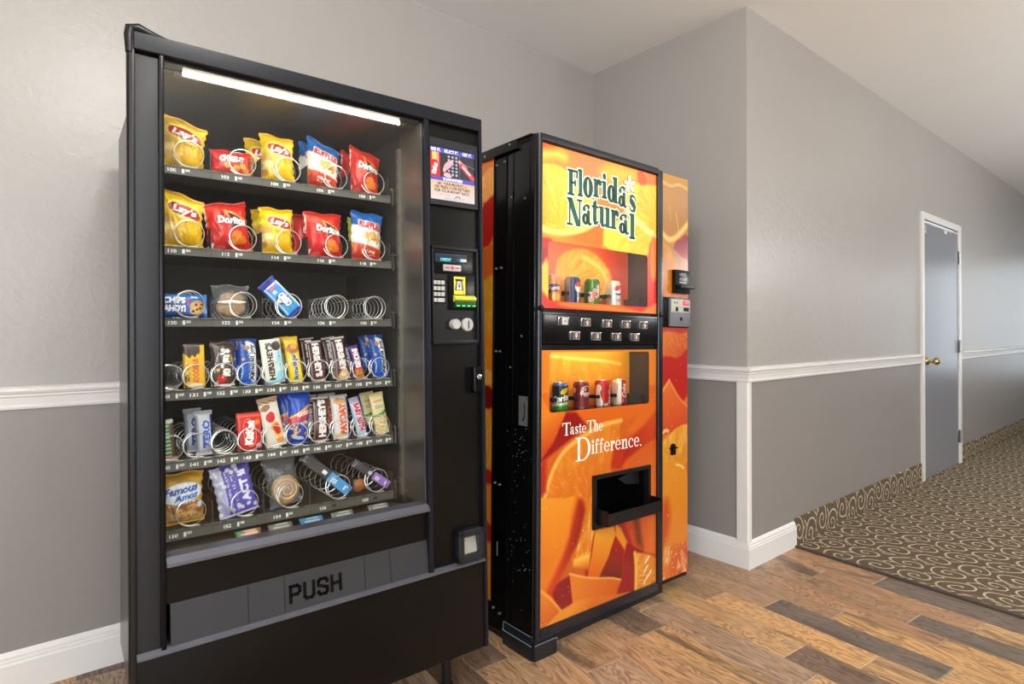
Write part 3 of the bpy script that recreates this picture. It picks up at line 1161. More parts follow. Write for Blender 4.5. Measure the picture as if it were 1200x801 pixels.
def p_poster(c):
    x = lambda f: x0 + f * (x1 - x0)
    z = lambda f: z0 + f * (z1 - z0)
    c.put(np.ones(len(c.X)), (196, 158, 124), (186, 184, 190), c.grad(x(0.5), z(0.4), x(0.5), z(0.0)))
    c.rect(x(0), x(1), z(0.44), z(0.9), (28, 28, 36))
    c.rect(x(0), x(1), z(0.90), z(1), (62, 66, 160))
    c.rect(x(0), x(1), z(0.365), z(0.45), (58, 66, 168))
    c.text('SEE IT.', x(.13), z(.948), .036, .0095, (235, 235, 245), bold=.03)
    c.text('SELECT IT.', x(.47), z(.948), .052, .0095, (235, 235, 245), bold=.03)
    c.text('GET IT.', x(.83), z(.948), .038, .0095, (235, 235, 245), bold=.03)
    c.rect(x(0), x(.22), z(.45), z(.9), (178, 26, 40))
    c.rect(x(.05), x(.15), z(.70), z(.9), (232, 180, 90))
    c.rect(x(.16), x(.19), z(.70), z(.9), (240, 150, 160))
    c.ell(x(.1), z(.585), .019, .028, (196, 20, 30), 0, .02)
    c.text('KitKat', x(.105), z(.585), .036, .016, (250, 240, 240), rot=78, bold=.04)
    for i in range(3):
        for j in range(6):
            c.rect(x(.39 + i * .085), x(.44 + i * .085), z(.49 + j * .068), z(.53 + j * .068), (150, 150, 170))
    c.poly([(x(.28), z(.58)), (x(.32), z(.70)), (x(.46), z(.80)), (x(.52), z(.76)), (x(.48), z(.68)), (x(.38), z(.60)), (x(.30), z(.52))], (222, 150, 160))
    c.poly([(x(.3), z(.45)), (x(.3), z(.53)), (x(.42), z(.54)), (x(.5), z(.45))], (226, 160, 168))
    c.line([(x(.66), z(.78)), (x(.80), z(.68))], .012, (226, 160, 168))
    c.line([(x(.70), z(.72)), (x(.96), z(.5))], .016, (206, 50, 66))
    c.line([(x(.73), z(.70)), (x(.9), z(.56))], .005, (245, 220, 225))
    c.line([(x(.66), z(.9)), (x(.66), z(.45))], .0012, (120, 120, 140))
    c.line([(x(.66), z(.78)), (x(1), z(.70))], .0012, (130, 130, 150))
    c.text('GUARANTEED', x(.5), z(.408), .075, .009, (235, 235, 245), bold=.03)
    c.text('GET YOUR PRODUCT\u2014', x(.49), z(.315), .112, .0095, (70, 45, 40), bold=.03)
    c.text('OR PRESS COIN RETURN', x(.49), z(.245), .132, .0095, (70, 45, 45), bold=.03)
    c.text('FOR YOUR MONEY BACK.', x(.49), z(.175), .132, .0095, (70, 50, 55), bold=.03)
    c.text('PROTECTED BY', x(.32), z(.105), .045, .0042, (110, 105, 115))
    c.line([(x(.55), z(.075)), (x(.61), z(.105)), (x(.67), z(.075))], .003, (90, 85, 95))
    c.text('GOLDENEYE', x(.53), z(.042), .075, .0085, (150, 145, 152))


print_panel('instruction_poster', x0, x1, z0, z1, -0.0005, 0.0011, p_poster, print_mat('poster print', 0.25, coat=0.3), PFm)

# payment panel: a shallow bezel round a recessed face
m = MB()
px0, px1, pz0, pz1 = 0.775 + 0.012, 0.9595, 1.153, 1.4635
m.box(px0, px0 + 0.006, -0.008, 0.02, pz0, pz1, 0.002)
m.box(px1 - 0.008, px1, -0.010, 0.02, pz0, pz1, 0.002)
m.box(px0, px1, -0.010, 0.02, pz1 - 0.010, pz1, 0.002)
m.box(px0, px1, -0.010, 0.02, pz0, pz0 + 0.012, 0.002)
m.box(px0 + 0.004, px1 - 0.004, 0.0, 0.02, pz0 + 0.004, pz1 - 0.004)
PAY = m.build('payment_panel', BLACK, A)
m = MB()
m.box(0.793, 0.942, -0.004, 0.002, 1.376, 1.448, 0.002)
m.build('display_housing', BLACKG, PAY)
GLOWN = mat('display glow', (110, 220, 226), 0.4, emit=(90, 210, 220), estr=1.3)
m = MB()
m.box(0.800, 0.918, -0.006, -0.003, 1.412, 1.440, 0.001)
m.build('display', mat('dark blue display', (30, 46, 58), 0.12), PAY)


def mesh_text(s, w, h, cx, cz, y, name, material, parent, rot=0.0, shear=0.0, bold=0.0, thick=0.0006):
    v, t, asp = text_tris(s, shear, bold)
    if w is None:
        w = h * asp
    if h is None:
        h = w / asp
    p = (v - 0.5) * (w, h)
    c, sn = math.cos(R(rot)), math.sin(R(rot))
    P = np.column_stack([cx + p[:, 0] * c - p[:, 1] * sn, np.full(len(p), y), cz + p[:, 0] * sn + p[:, 1] * c])
    me = bpy.data.meshes.new(name)
    me.from_pydata(P.tolist(), [], t.tolist())
    return link(name, me, material, parent)


mesh_text('CREDIT', 0.040, 0.0085, 0.838, 1.4215, -0.0066, 'display_text', GLOWN, PAY)
mesh_text('.00', 0.017, 0.0085, 0.900, 1.4215, -0.0066, 'display_text', GLOWN, PAY)
m = MB()
m.box(0.829, 0.895, -0.006, -0.003, 1.386, 1.406, 0.001)
m.build('metal_badge', mat('pale badge', (178, 176, 176), 0.35, metal=0.3), PAY)
m = MB()
m.cyl((0.862, -0.0058, 1.396), (0.862, -0.0068, 1.396), 0.006, seg=16)
m.box(0.834, 0.853, -0.0066, -0.0055, 1.394, 1.3985)
m.box(0.871, 0.890, -0.0066, -0.0055, 1.394, 1.3985)
m.build('badge_emblem', mat('badge red print', (170, 60, 66), 0.4), PAY)
m = MB()
m.box(0.788, 0.838, -0.0035, 0.002, 1.282, 1.360, 0.002)
KP = m.build('keypad', BLACKG, PAY)
for r in range(4):
    for q in range(3):
        if r == 3 and q == 2:
            continue
        wide = 0.0115 if not (r == 3 and q == 1) else 0.026
        m = MB()
        kx0 = 0.7915 + q * 0.0145
        kz0 = 1.3415 - r * 0.0185
        m.box(kx0, kx0 + wide, -0.0075, -0.002, kz0, kz0 + 0.0125, 0.0012)
        m.build('key', GREYK, PAY).parent = PAY
m = MB()
m.box(0.848, 0.9475, -0.006, 0.002, 1.262, 1.374, 0.002)
m.build('bill_housing', BLACKG, PAY)


def p_bill(c):
    c.rect(0, 9, 0, 9, (222, 206, 40))
    c.poly([(.876, 1.358), (.898, 1.358), (.904, 1.325), (.870, 1.325)], (30, 30, 30), sm=0)
    c.poly([(.880, 1.354), (.894, 1.354), (.898, 1.327), (.876, 1.327)], (205, 205, 205), sm=0)
    c.rect(.872, .902, 1.355, 1.362, (30, 30, 30))
    c.text('$', .887, 1.341, .009, .017, (30, 30, 30), bold=.03)
    c.text('$', .903, 1.317, .004, .006, (60, 60, 30), bold=.03)


print_panel('bill_sign', 0.867, 0.910, 1.312, 1.369, -0.0066, 0.0011, p_bill, print_mat('sign print', 0.35), PAY)
m = MB()
m.prism([(-0.006, 1.309), (-0.019, 1.302), (-0.019, 1.295), (-0.006, 1.287)], 0, 0.864, 0.945)
m.build('bill_slot_lip', mat('yellow green slot plastic', (202, 206, 50), 0.3), PAY, False)
m = MB()
m.prism([(-0.006, 1.288), (-0.015, 1.290), (-0.015, 1.272), (-0.006, 1.268)], 0, 0.866, 0.946)
m.build('bill_slot', mat('dark green plastic', (22, 60, 30), 0.2), PAY, False)
m = MB()
for x in (0.872, 0.892, 0.912, 0.932):
    m.box(x, x + 0.010, -0.0162, -0.0145, 1.2735, 1.2765)
for x in (0.877, 0.925):
    m.box(x, x + 0.010, -0.0202, -0.0185, 1.296, 1.2995)
m.build('green_lamp', mat('green lamp', (60, 235, 90), 0.4, emit=(60, 240, 90), estr=1.6), PAY, False)
m = MB()
m.lathe([(0.001, 0.004), (0.0165, 0.004), (0.0165, -0.016), (0.0155, -0.019), (0.011, -0.019), (0.0105, -0.0175), (0.001, -0.0175)], (0.868, 0, 1.2165), 'y', 24)
m.build('return_button', GREYK, PAY)
m = MB()
m.lathe([(0.001, 0.004), (0.0215, 0.004), (0.0215, -0.009), (0.019, -0.012), (0.001, -0.012)], (0.9165, 0, 1.215), 'y', 28)
m.box(0.914, 0.919, -0.014, -0.0115, 1.198, 1.232, 0.001)
m.build('coin_dial', GREYK, PAY)
m = MB()
m.box(0.9150, 0.918, -0.0148, -0.0135, 1.203, 1.227)
m.build('coin_slot', BLACKG, PAY, False)
# T-handle lock
m = MB()
m.box(0.934, 0.968, -0.018, 0.012, 0.992, 1.078, 0.008, 3)
LK = m.build('lock_handle', BLACKG, A)
m = MB()
m.lathe([(0.001, 0), (0.0085, 0), (0.0085, -0.022), (0.0065, -0.023), (0.001, -0.0225)], (0.951, 0, 1.045), 'y', 18)
m.build('lock_cylinder', CHROME, LK)
# coin return cup
m = MB()
m.box(0.868, 0.890, -0.016, 0.012, 0.455, 0.556, 0.006, 3)
m.box(0.944, 0.966, -0.016, 0.012, 0.455, 0.556, 0.006, 3)
m.box(0.868, 0.966, -0.016, 0.012, 0.534, 0.556, 0.006, 3)
m.box(0.868, 0.966, -0.016, 0.012, 0.455, 0.478, 0.006, 3)
CRT = m.build('coin_return', CHAR, A)
m = MB()
m.prism([(-0.004, 0.478), (0.008, 0.536), (0.0095, 0.536), (0.0095, 0.478)], 0, 0.888, 0.946)
m.build('coin_return_flap', mat('cloudy flap plastic', (178, 176, 164), 0.25, metal=0.4, noise=0.25, nscale=30), CRT, False)
# legs
for x, y in ((0.07, 0.10), (0.90, 0.125), (0.07, 0.72), (0.90, 0.72)):
    m = MB()
    m.cyl((x, y, 0.012), (x, y, 0.17), 0.017, seg=14)
    m.cyl((x, y, 0.0), (x, y, 0.014), 0.024, 0.021, seg=14)
    o = m.build('leg', BLACK, A)

# glass and lamp
m = MB()
m.box(0.0625, 0.7675, 0.010, 0.0135, 0.655, 1.857)
m.build('glass_pane', clear_mat('machine glass', (250, 251, 250), 1.32), A, False)
m = MB()
m.tube([(0.108, 0.055, 1.8485), (0.712, 0.055, 1.8485)], 0.0054, 14)
m.build('lamp_tube', mat('fluorescent tube', (255, 250, 232), 0.4, emit=(255, 246, 222), estr=54.0), A)
m = MB()
m.box(0.0625, 0.7675, 0.0142, 0.0455, 1.8492, 1.8575)  # strip added to keep the tube from lighting the rail underside
m.build('light_blocker', BLACK, A, False)
for x in (0.092, 0.710):
    m = MB()
    m.box(x, x + 0.018, 0.047, 0.066, 1.839, 1.8565, 0.002)
    m.build('lamp_holder', STEELP, A)
# trays, rails with slot numbers and prices, dividers, coils
TRAYS = [1.6490, 1.4305, 1.2375, 1.0440, 0.8555, 0.6720]
U0, U1, TV = 0.066, 0.7455, 0.19
WIDE = [0.069, 0.2, 0.335, 0.470, 0.6085, 0.7445]
NARROW = [0.0695 + 0.0675 * i for i in range(11)]
COILW = [0.147, 0.284, 0.413, 0.561, 0.690]
COILN = [0.0985, 0.1610, 0.2315, 0.2985, 0.3665, 0.432, 0.501, 0.572, 0.640, 0.704]


def helix(r0, pitch, turns, name, wire=0.0015, phase=-PI / 2):
    """coil along +y, starting at its lowest point, with the free end kinked out"""
    n = int(turns * 28)
    pts = [(r0 * 0.55, -0.002, -r0 * 0.97), (r0 * 0.2, -0.001, -r0)]
    for i in range(n + 1):
        a = phase - 2 * PI * i / 28
        y = 0.008 * i / 28 if i < 28 else 0.008 + pitch * (i - 28) / 28
        pts.append((r0 * math.cos(a), y, r0 * math.sin(a)))
    m = MB()
    m.tube(pts, wire, 6)
    me = m.mesh(name, True)
    me.materials.append(COILM)
    return me


HW = {p: helix(0.0365, p, 0.40 / p, 'spiral_coil') for p in (0.030, 0.050, 0.062)}
HN = {p: helix(0.0325, p, 0.40 / p, 'spiral_coil') for p in (0.028, 0.046)}
PRICES = ['1.00', '1.00', '1.25', '1.50', '1.25', '1.25']
RAILM = print_mat('price rail print', 0.42)
for k, tz in enumerate(TRAYS):
    wide = k in (0, 1, 2, 5)
    lip = 0.0235 if k < 3 else 0.0285
    m = MB()
    m.box(U0, U1, TV, 0.60, tz - 0.0065, tz - 0.003)
    m.box(U0, U1, TV + 0.001, TV + 0.004, tz - lip, tz - 0.003)
    m.box(U0, U0 + 0.002, TV, 0.60, tz - 0.02, tz + 0.012)
    m.box(U1 - 0.002, U1, TV, 0.60, tz - 0.02, tz + 0.012)
    T = m.build('tray', TRAYM, A, False)
    bounds = WIDE if wide else NARROW

    def p_rail(c, k=k, wide=wide, tz=tz, lip=lip, bounds=bounds):
        c.specks(3, 300, 0.8, (92, 90, 86), 0.4)
        c.rect(0, 9, tz - 0.0018, 9, (110, 108, 102))
        for b in bounds[1:-1]:
            c.rect(b - 0.0006, b + 0.0006, 0, 9, (52, 51, 49))
        zc = tz - lip * 0.56
        for i in range(len(bounds) - 1):
            a, b = bounds[i], bounds[i + 1]
            w = b - a
            num = str(100 + 10 * k + (2 * i if wide else i))
            f0, f1 = (0.27, 0.52) if wide else (0.26, 0.74)
            c.text(num, a + w * f0, zc, 0.0200, 0.0095, (232, 232, 228), bold=.03)
            if not (k == 5 and i >= 3):
                pr = '1.00' if k in (0, 1, 3, 4, 5) else '1.25'
                c.text(pr[0], a + w * f1 - 0.006, zc, 0.0055, 0.0125, (236, 236, 232), bold=.03)
                c.text(pr[2:], a + w * f1 + 0.005, zc + 0.0025, 0.0115, 0.0075, (236, 236, 232), bold=.03)
            else:
                c.rect(a + w * f1 - 0.006, a + w * f1 + 0.006, zc - 0.004, zc + 0.006, (40, 40, 38))
            if wide:
                for q in (0.22, 0.50, 0.80):
                    c.rect(a + w * q - 0.006, a + w * q + 0.006, tz - 0.0022, tz + 1, (28, 28, 27))
            else:
                for q in (0.26, 0.74):
                    c.rect(a + w * q - 0.008, a + w * q + 0.008, tz - 0.0026, tz - 0.0012, (206, 206, 200))
    print_panel('price_rail', U0, U1, tz - lip, tz, TV, 0.0013, p_rail, RAILM, T, base=(88, 88, 82))
    for b in bounds[1:-1] + [U1 - 0.003]:
        m = MB()
        hgt = 0.060 if wide else 0.035
        m.prism([(TV + 0.004, tz - 0.003), (TV + 0.006, tz + hgt), (TV + 0.09, tz + hgt), (0.59, tz + hgt * 0.8), (0.59, tz - 0.003)], 0, b - 0.0008, b + 0.0008)
        m.build('divider', TRAYM, T, False)
    m = MB()       # end bracket hooked to the hinge rail
    m.prism([(TV - 0.002, tz - 0.030), (TV - 0.004, tz + 0.004), (TV + 0.004, tz + 0.030), (TV + 0.010, tz + 0.030), (TV + 0.006, tz), (TV + 0.006, tz - 0.030)], 0, U1 + 0.004, U1 + 0.010)
    m.cyl((U1 - 0.002, TV + 0.004, tz + 0.022), (U1 + 0.019, TV + 0.004, tz + 0.022), 0.0025, seg=8)
    m.build('end_bracket', STEELP, T, False)
    cs = COILW if wide else COILN
    for i, cu_ in enumerate(cs):
        if wide:
            p = 0.062 if k in (0, 1) else (0.030 if (k == 2 and i >= 3) else 0.050)
            me, r0 = HW[p], 0.0365
        else:
            p = 0.028 if (k, i) in ((3, 0), (4, 2), (4, 0)) else 0.046
            me, r0 = HN[p], 0.0325
        o = bpy.data.objects.new('spiral_coil', me)
        COL.objects.link(o)
        o.parent = T
        o.location = (cu_, TV + 0.003, tz + r0 + 0.0018)

# ------------------------------------------------------------------ juice and soda machine
SM = Matrix.Translation((1.4752, 1.6112, 0.0)) @ Euler((R(-0.536), R(0.935), R(-0.45))).to_matrix().to_4x4()
S = thing('soda_vending_machine', 'black drink vending machine wrapped in printed orange slices, standing next to the wall corner', 'vending machine')
S.matrix_world = SM
SB = mat('scuffed black enamel', (6, 6, 7), 0.2, spec=0.35, noise=0.25, nscale=9)
SFRAME = mat('dark navy door frame', (17, 20, 28), 0.22, noise=0.1, nscale=9)
SBASE = mat('blue black base enamel', (12, 20, 28), 0.3, noise=0.2, nscale=12)
SCREW = mat('screw head', (150, 150, 152), 0.35, metal=0.8)
CHIP = mat('bare paint chip', (128, 138, 142), 0.6)

m = MB()
m.box(-0.030, 0.925, 0.16, 0.86, 0.03, 1.925, 0.003)
m.build('cabinet', SB, S)
# door slab with cut-outs for the two display windows and the delivery port (built as bars round them)
m = MB()
m.box(-0.034, 0.0, 0.006, 0.165, 0.066, 1.935, 0.004)                 # hinge side
m.box(-0.034, 0.935, 0.022, 0.165, 1.905, 1.935, 0.004)               # top
m.box(0.690, 0.930, 0.010, 0.165, 0.075, 1.930, 0.003)                # column
m.box(0.0, 0.690, 0.012, 0.165, 0.060, 0.41)
m.box(0.0, 0.690, 0.012, 0.165, 0.63, 0.885)
m.box(0.0, 0.28, 0.012, 0.165, 0.41, 0.63)
m.box(0.645, 0.690, 0.012, 0.165, 0.41, 0.63)
m.box(0.0, 0.690, 0.012, 0.165, 1.160, 1.298)
m.box(0.0, 0.690, 0.012, 0.165, 1.582, 1.905)
m.box(0.0, 0.690, 0.006, 0.014, 1.126, 1.150)
m.build('door', SB, S)
m = MB()
m.tube([(-0.012, 0.004, 0.07), (-0.012, 0.004, 1.936)], 0.0125, 16)
m.build('hinge_post', SFRAME, S)
m = MB()
m.box(-0.016, 0.700, -0.008, 0.03, 1.909, 1.940, 0.010, 3)
m.build('door_rail', SFRAME, S)
m = MB()
m.box(0.693, 0.7265, -0.008, 0.02, 0.10, 1.931, 0.006, 3)
m.build('door_post', SFRAME, S)
m = MB()
m.box(0.0, 0.70, -0.004, 0.02, 0.066, 0.104, 0.004)
m.build('door_rail', SFRAME, S)
m = MB()
m.box(-0.037, 0.075, -0.012, 0.10, 0.0, 0.058, 0.004)
m.box(-0.042, -0.028, 0.0, 0.17, 0.0, 0.052, 0.003)
m.box(-0.040, -0.028, 0.005, 0.165, 0.052, 0.086, 0.003)
m.box(-0.030, 0.06, -0.006, 0.05, 0.056, 0.072, 0.003)
FT = m.build('base_foot', SBASE, S)
m = MB()      # worn bright edges of the foot
m.tube([(-0.0425, 0.0, 0.054), (-0.0425, 0.17, 0.054)], 0.0014, 6)
m.tube([(-0.0375, -0.0125, 0.0585), (0.075, -0.0125, 0.0585)], 0.0011, 6)
m.tube([(-0.0408, 0.006, 0.0865), (-0.0408, 0.165, 0.0865)], 0.0011, 6)
m.tube([(-0.0408, 0.165, 0.0865), (-0.0408, 0.166, 0.055)], 0.0011, 6)
m.tube([(0.0755, -0.0125, 0.058), (0.0755, -0.0125, 0.032)], 0.0012, 6)
m.build('worn_edge', CHIP, FT)
m = MB()
m.box(0.0, 0.80, 0.05, 0.80, 0.0, 0.075)
m.box(-0.02, 0.0, 0.16, 0.80, 0.0, 0.05)
m.build('plinth', SBASE, S, False)

# left flank: bracket, seams, screws, label, scuffs
m = MB()
m.box(-0.046, -0.028, 0.095, 0.335, 1.897, 1.9345, 0.002)
m.box(-0.040, 0.02, 0.02, 0.335, 1.931, 1.937, 0.002)
BR = m.build('roof_bracket', SB, S)
for y, z in ((0.235, 1.865), (0.185, 1.868), (0.235, 1.45), (0.205, 1.45), (0.235, 1.12), (0.21, 1.12), (0.235, 0.60), (0.205, 0.598), (0.24, 0.11), (0.20, 0.10), (0.14, 1.72), (0.06, 1.70), (0.14, 1.06), (0.075, 1.18)):
    m = MB()
    m.tube([(-0.030, y, z), (-0.0375, y, z)], [0.0052, 0.0035], 10)
    m.build('screw', SCREW, S)
for y, z in ((0.30, 1.912), (0.14, 1.922)):
    m = MB()
    m.tube([(-0.045, y, z), (-0.0485, y, z)], [0.0052, 0.0035], 10)
    m.build('screw', SCREW, BR)
m = MB()
for y, t in ((0.128, 0.0022), (0.170, 0.0018), (0.030, 0.0016), (0.250, 0.002)):
    m.box(-0.0365, -0.030, y - t, y + t, 0.09, 1.89)
m.build('flank_seam', BLACKG, S, False)


def p_plate(c):
    c.rect(-9, 9, 0, 9, (122, 122, 122))
    c.specks(5, 260, .7, (96, 96, 96), .7)
    c.rect(.052, .058, .875, .93, (40, 40, 40))
    c.rect(.055, .066, .862, .875, (36, 36, 36))
    for y, z in ((.044, .945), (.044, .853), (.080, .905)):
        c.ell(y, z, .003, .003, (40, 40, 40))


o = print_panel('serial_plate', 0.036, 0.088, 0.845, 0.955, -0.0352, 0.002, p_plate, print_mat('plate print', 0.4, metal=0.5), S, facing='x')
m = MB()
rs = random.Random(5)
for _ in range(60):
    y = rs.choice([rs.gauss(0.10, 0.035), rs.gauss(0.06, 0.03)])
    z = rs.choice([rs.gauss(0.76, 0.035), rs.gauss(0.34, 0.06), rs.gauss(0.60, 0.2)])
    if not (0.01 < y < 0.16):
        continue
    s = rs.uniform(0.0005, 0.0012)
    m.box(-0.0352, -0.0338, y - s, y + s, z - s * rs.uniform(.7, 2.2), z + s)
m.box(-0.0352, -0.0338, 0.213, 0.217, 0.32, 0.375)
m.box(-0.0352, -0.0338, 0.030, 0.033, 0.55, 0.63)
o = m.build('paint_scuffs', CHIP, S, False)
o['kind'] = 'stuff'

# printed skins ------------------------------------------------------

Mpanel = print_mat('lit panel print', 0.22, emit=0.42, coat=0.2)
Mskin = print_mat('skin print', 0.20, coat=0.25)


def p_upper(c):
    n = np.ones(len(c.X))
    c.put(n, (238, 138, 34), (226, 108, 40), c.grad(0.0, 1.9, 0.5, 1.6))
    c.poly([(0.16, 1.92), (0.354, 1.92), (0.45, 1.86), (0.40, 1.80), (0.282, 1.80), (0.16, 1.86)], (232, 118, 62), soft=0.10)
    c.poly([(-0.03, 1.92), (0.10, 1.92), (0.05, 1.87), (-0.03, 1.88)], (228, 92, 22), soft=0.03)
    c.line([(-0.02, 1.856), (0.03, 1.868), (0.07, 1.88), (0.12, 1.874)], 0.028, (244, 190, 70), soft=0.03)
    c.poly([(0.30, 1.84), (0.37, 1.905), (0.5, 1.91), (0.6, 1.9), (0.56, 1.85), (0.45, 1.80)], (238, 168, 40), soft=0.05)
    c.poly([(-0.03, 1.822), (0.009, 1.829), (0.051, 1.835), (0.09, 1.836), (0.122, 1.825), (0.155, 1.808), (0.239, 1.763), (0.318, 1.709), (0.328, 1.673), (0.301, 1.651), (0.24, 1.613), (0.173, 1.593), (0.116, 1.583), (0.053, 1.581), (-0.03, 1.589)],
           (236, 158, 26), (250, 200, 52), (0.0, 1.6, 0.25, 1.78), soft=0.008, pulp=(0.10, 1.60, 0.55, (252, 214, 90)))
    c.poly([(-0.02, 1.583), (0.045, 1.56), (0.116, 1.549), (0.181, 1.55), (0.249, 1.552), (0.342, 1.545), (0.341, 1.626), (0.319, 1.66), (0.283, 1.631), (0.214, 1.598), (0.132, 1.579)], (236, 140, 24), (224, 104, 14), (0.1, 1.6, 0.2, 1.545), soft=0.012)
    c.line([(-0.02, 1.588), (0.045, 1.576), (0.116, 1.579), (0.181, 1.593), (0.24, 1.612), (0.288, 1.639), (0.323, 1.664)], 0.022, (250, 214, 104), soft=0.012)
    c.poly([(0.327, 1.741), (0.41, 1.76), (0.487, 1.734), (0.526, 1.701), (0.448, 1.678), (0.392, 1.657), (0.346, 1.676)], (228, 116, 22), soft=0.03)
    c.poly([(0.448, 1.829), (0.526, 1.846), (0.628, 1.854), (0.75, 1.869), (0.75, 1.835), (0.74, 1.673), (0.66, 1.633), (0.587, 1.657), (0.506, 1.698), (0.448, 1.741)],
           (250, 192, 44), (242, 170, 34), (0.5, 1.8, 0.68, 1.68), soft=0.012, pulp=(0.75, 1.66, 0.55, (254, 222, 110)))
    c.poly([(0.341, 1.63), (0.392, 1.657), (0.506, 1.698), (0.587, 1.677), (0.671, 1.635), (0.66, 1.53), (0.342, 1.53)], (252, 204, 58), (246, 178, 40), (0.4, 1.66, 0.55, 1.54), soft=0.012, pulp=(0.36, 1.50, 0.4, (255, 228, 130)))
    c.line([(0.487, 1.721), (0.546, 1.691), (0.608, 1.66), (0.69, 1.63)], 0.02, (255, 232, 150), soft=0.02)
    c.line([(0.342, 1.64), (0.342, 1.54)], 0.006, (228, 150, 40), soft=0.006)
    c.poly([(0.556, 1.91), (0.607, 1.91), (0.633, 1.855), (0.566, 1.842)], (226, 82, 22), soft=0.012)
    c.poly([(-0.01, 1.50), (0.038, 1.56), (0.038, 1.465), (0.023, 1.441), (0.004, 1.406), (-0.01, 1.406)], (150, 20, 18), soft=0.015)
    c.poly([(-0.01, 1.55), (0.05, 1.552), (0.06, 1.535), (-0.01, 1.50)], (168, 34, 18), soft=0.01)
    c.poly([(-0.01, 1.428), (0.038, 1.49), (0.043, 1.308), (0.024, 1.307), (-0.005, 1.389)], (238, 168, 46), soft=0.012)
    c.poly([(-0.02, 1.36), (0.03, 1.33), (0.043, 1.314), (0.629, 1.314), (0.634, 1.539), (0.655, 1.62), (0.72, 1.578), (0.72, 1.27), (-0.02, 1.27)], (196, 34, 18), soft=0.014)
    c.poly([(0.06, 1.31), (0.241, 1.313), (0.412, 1.312), (0.588, 1.294), (0.588, 1.281), (0.302, 1.288), (0.118, 1.292)], (232, 108, 28), soft=0.014)
    c.poly([(0.64, 1.56), (0.668, 1.64), (0.70, 1.62), (0.70, 1.45), (0.655, 1.42)], (226, 110, 26), soft=0.02)
    c.specks(21, 170, 0.965, (255, 240, 190), .8, (c.Y > 1.58) * 1.0)


UPH = (0.036, 0.630, 1.3135, 1.5415, 0.014)
print_panel('graphic_panel', 0.0035, 0.6915, 1.2865, 1.9075, 0.004, 0.0032, p_upper, Mpanel, S, hole=UPH)


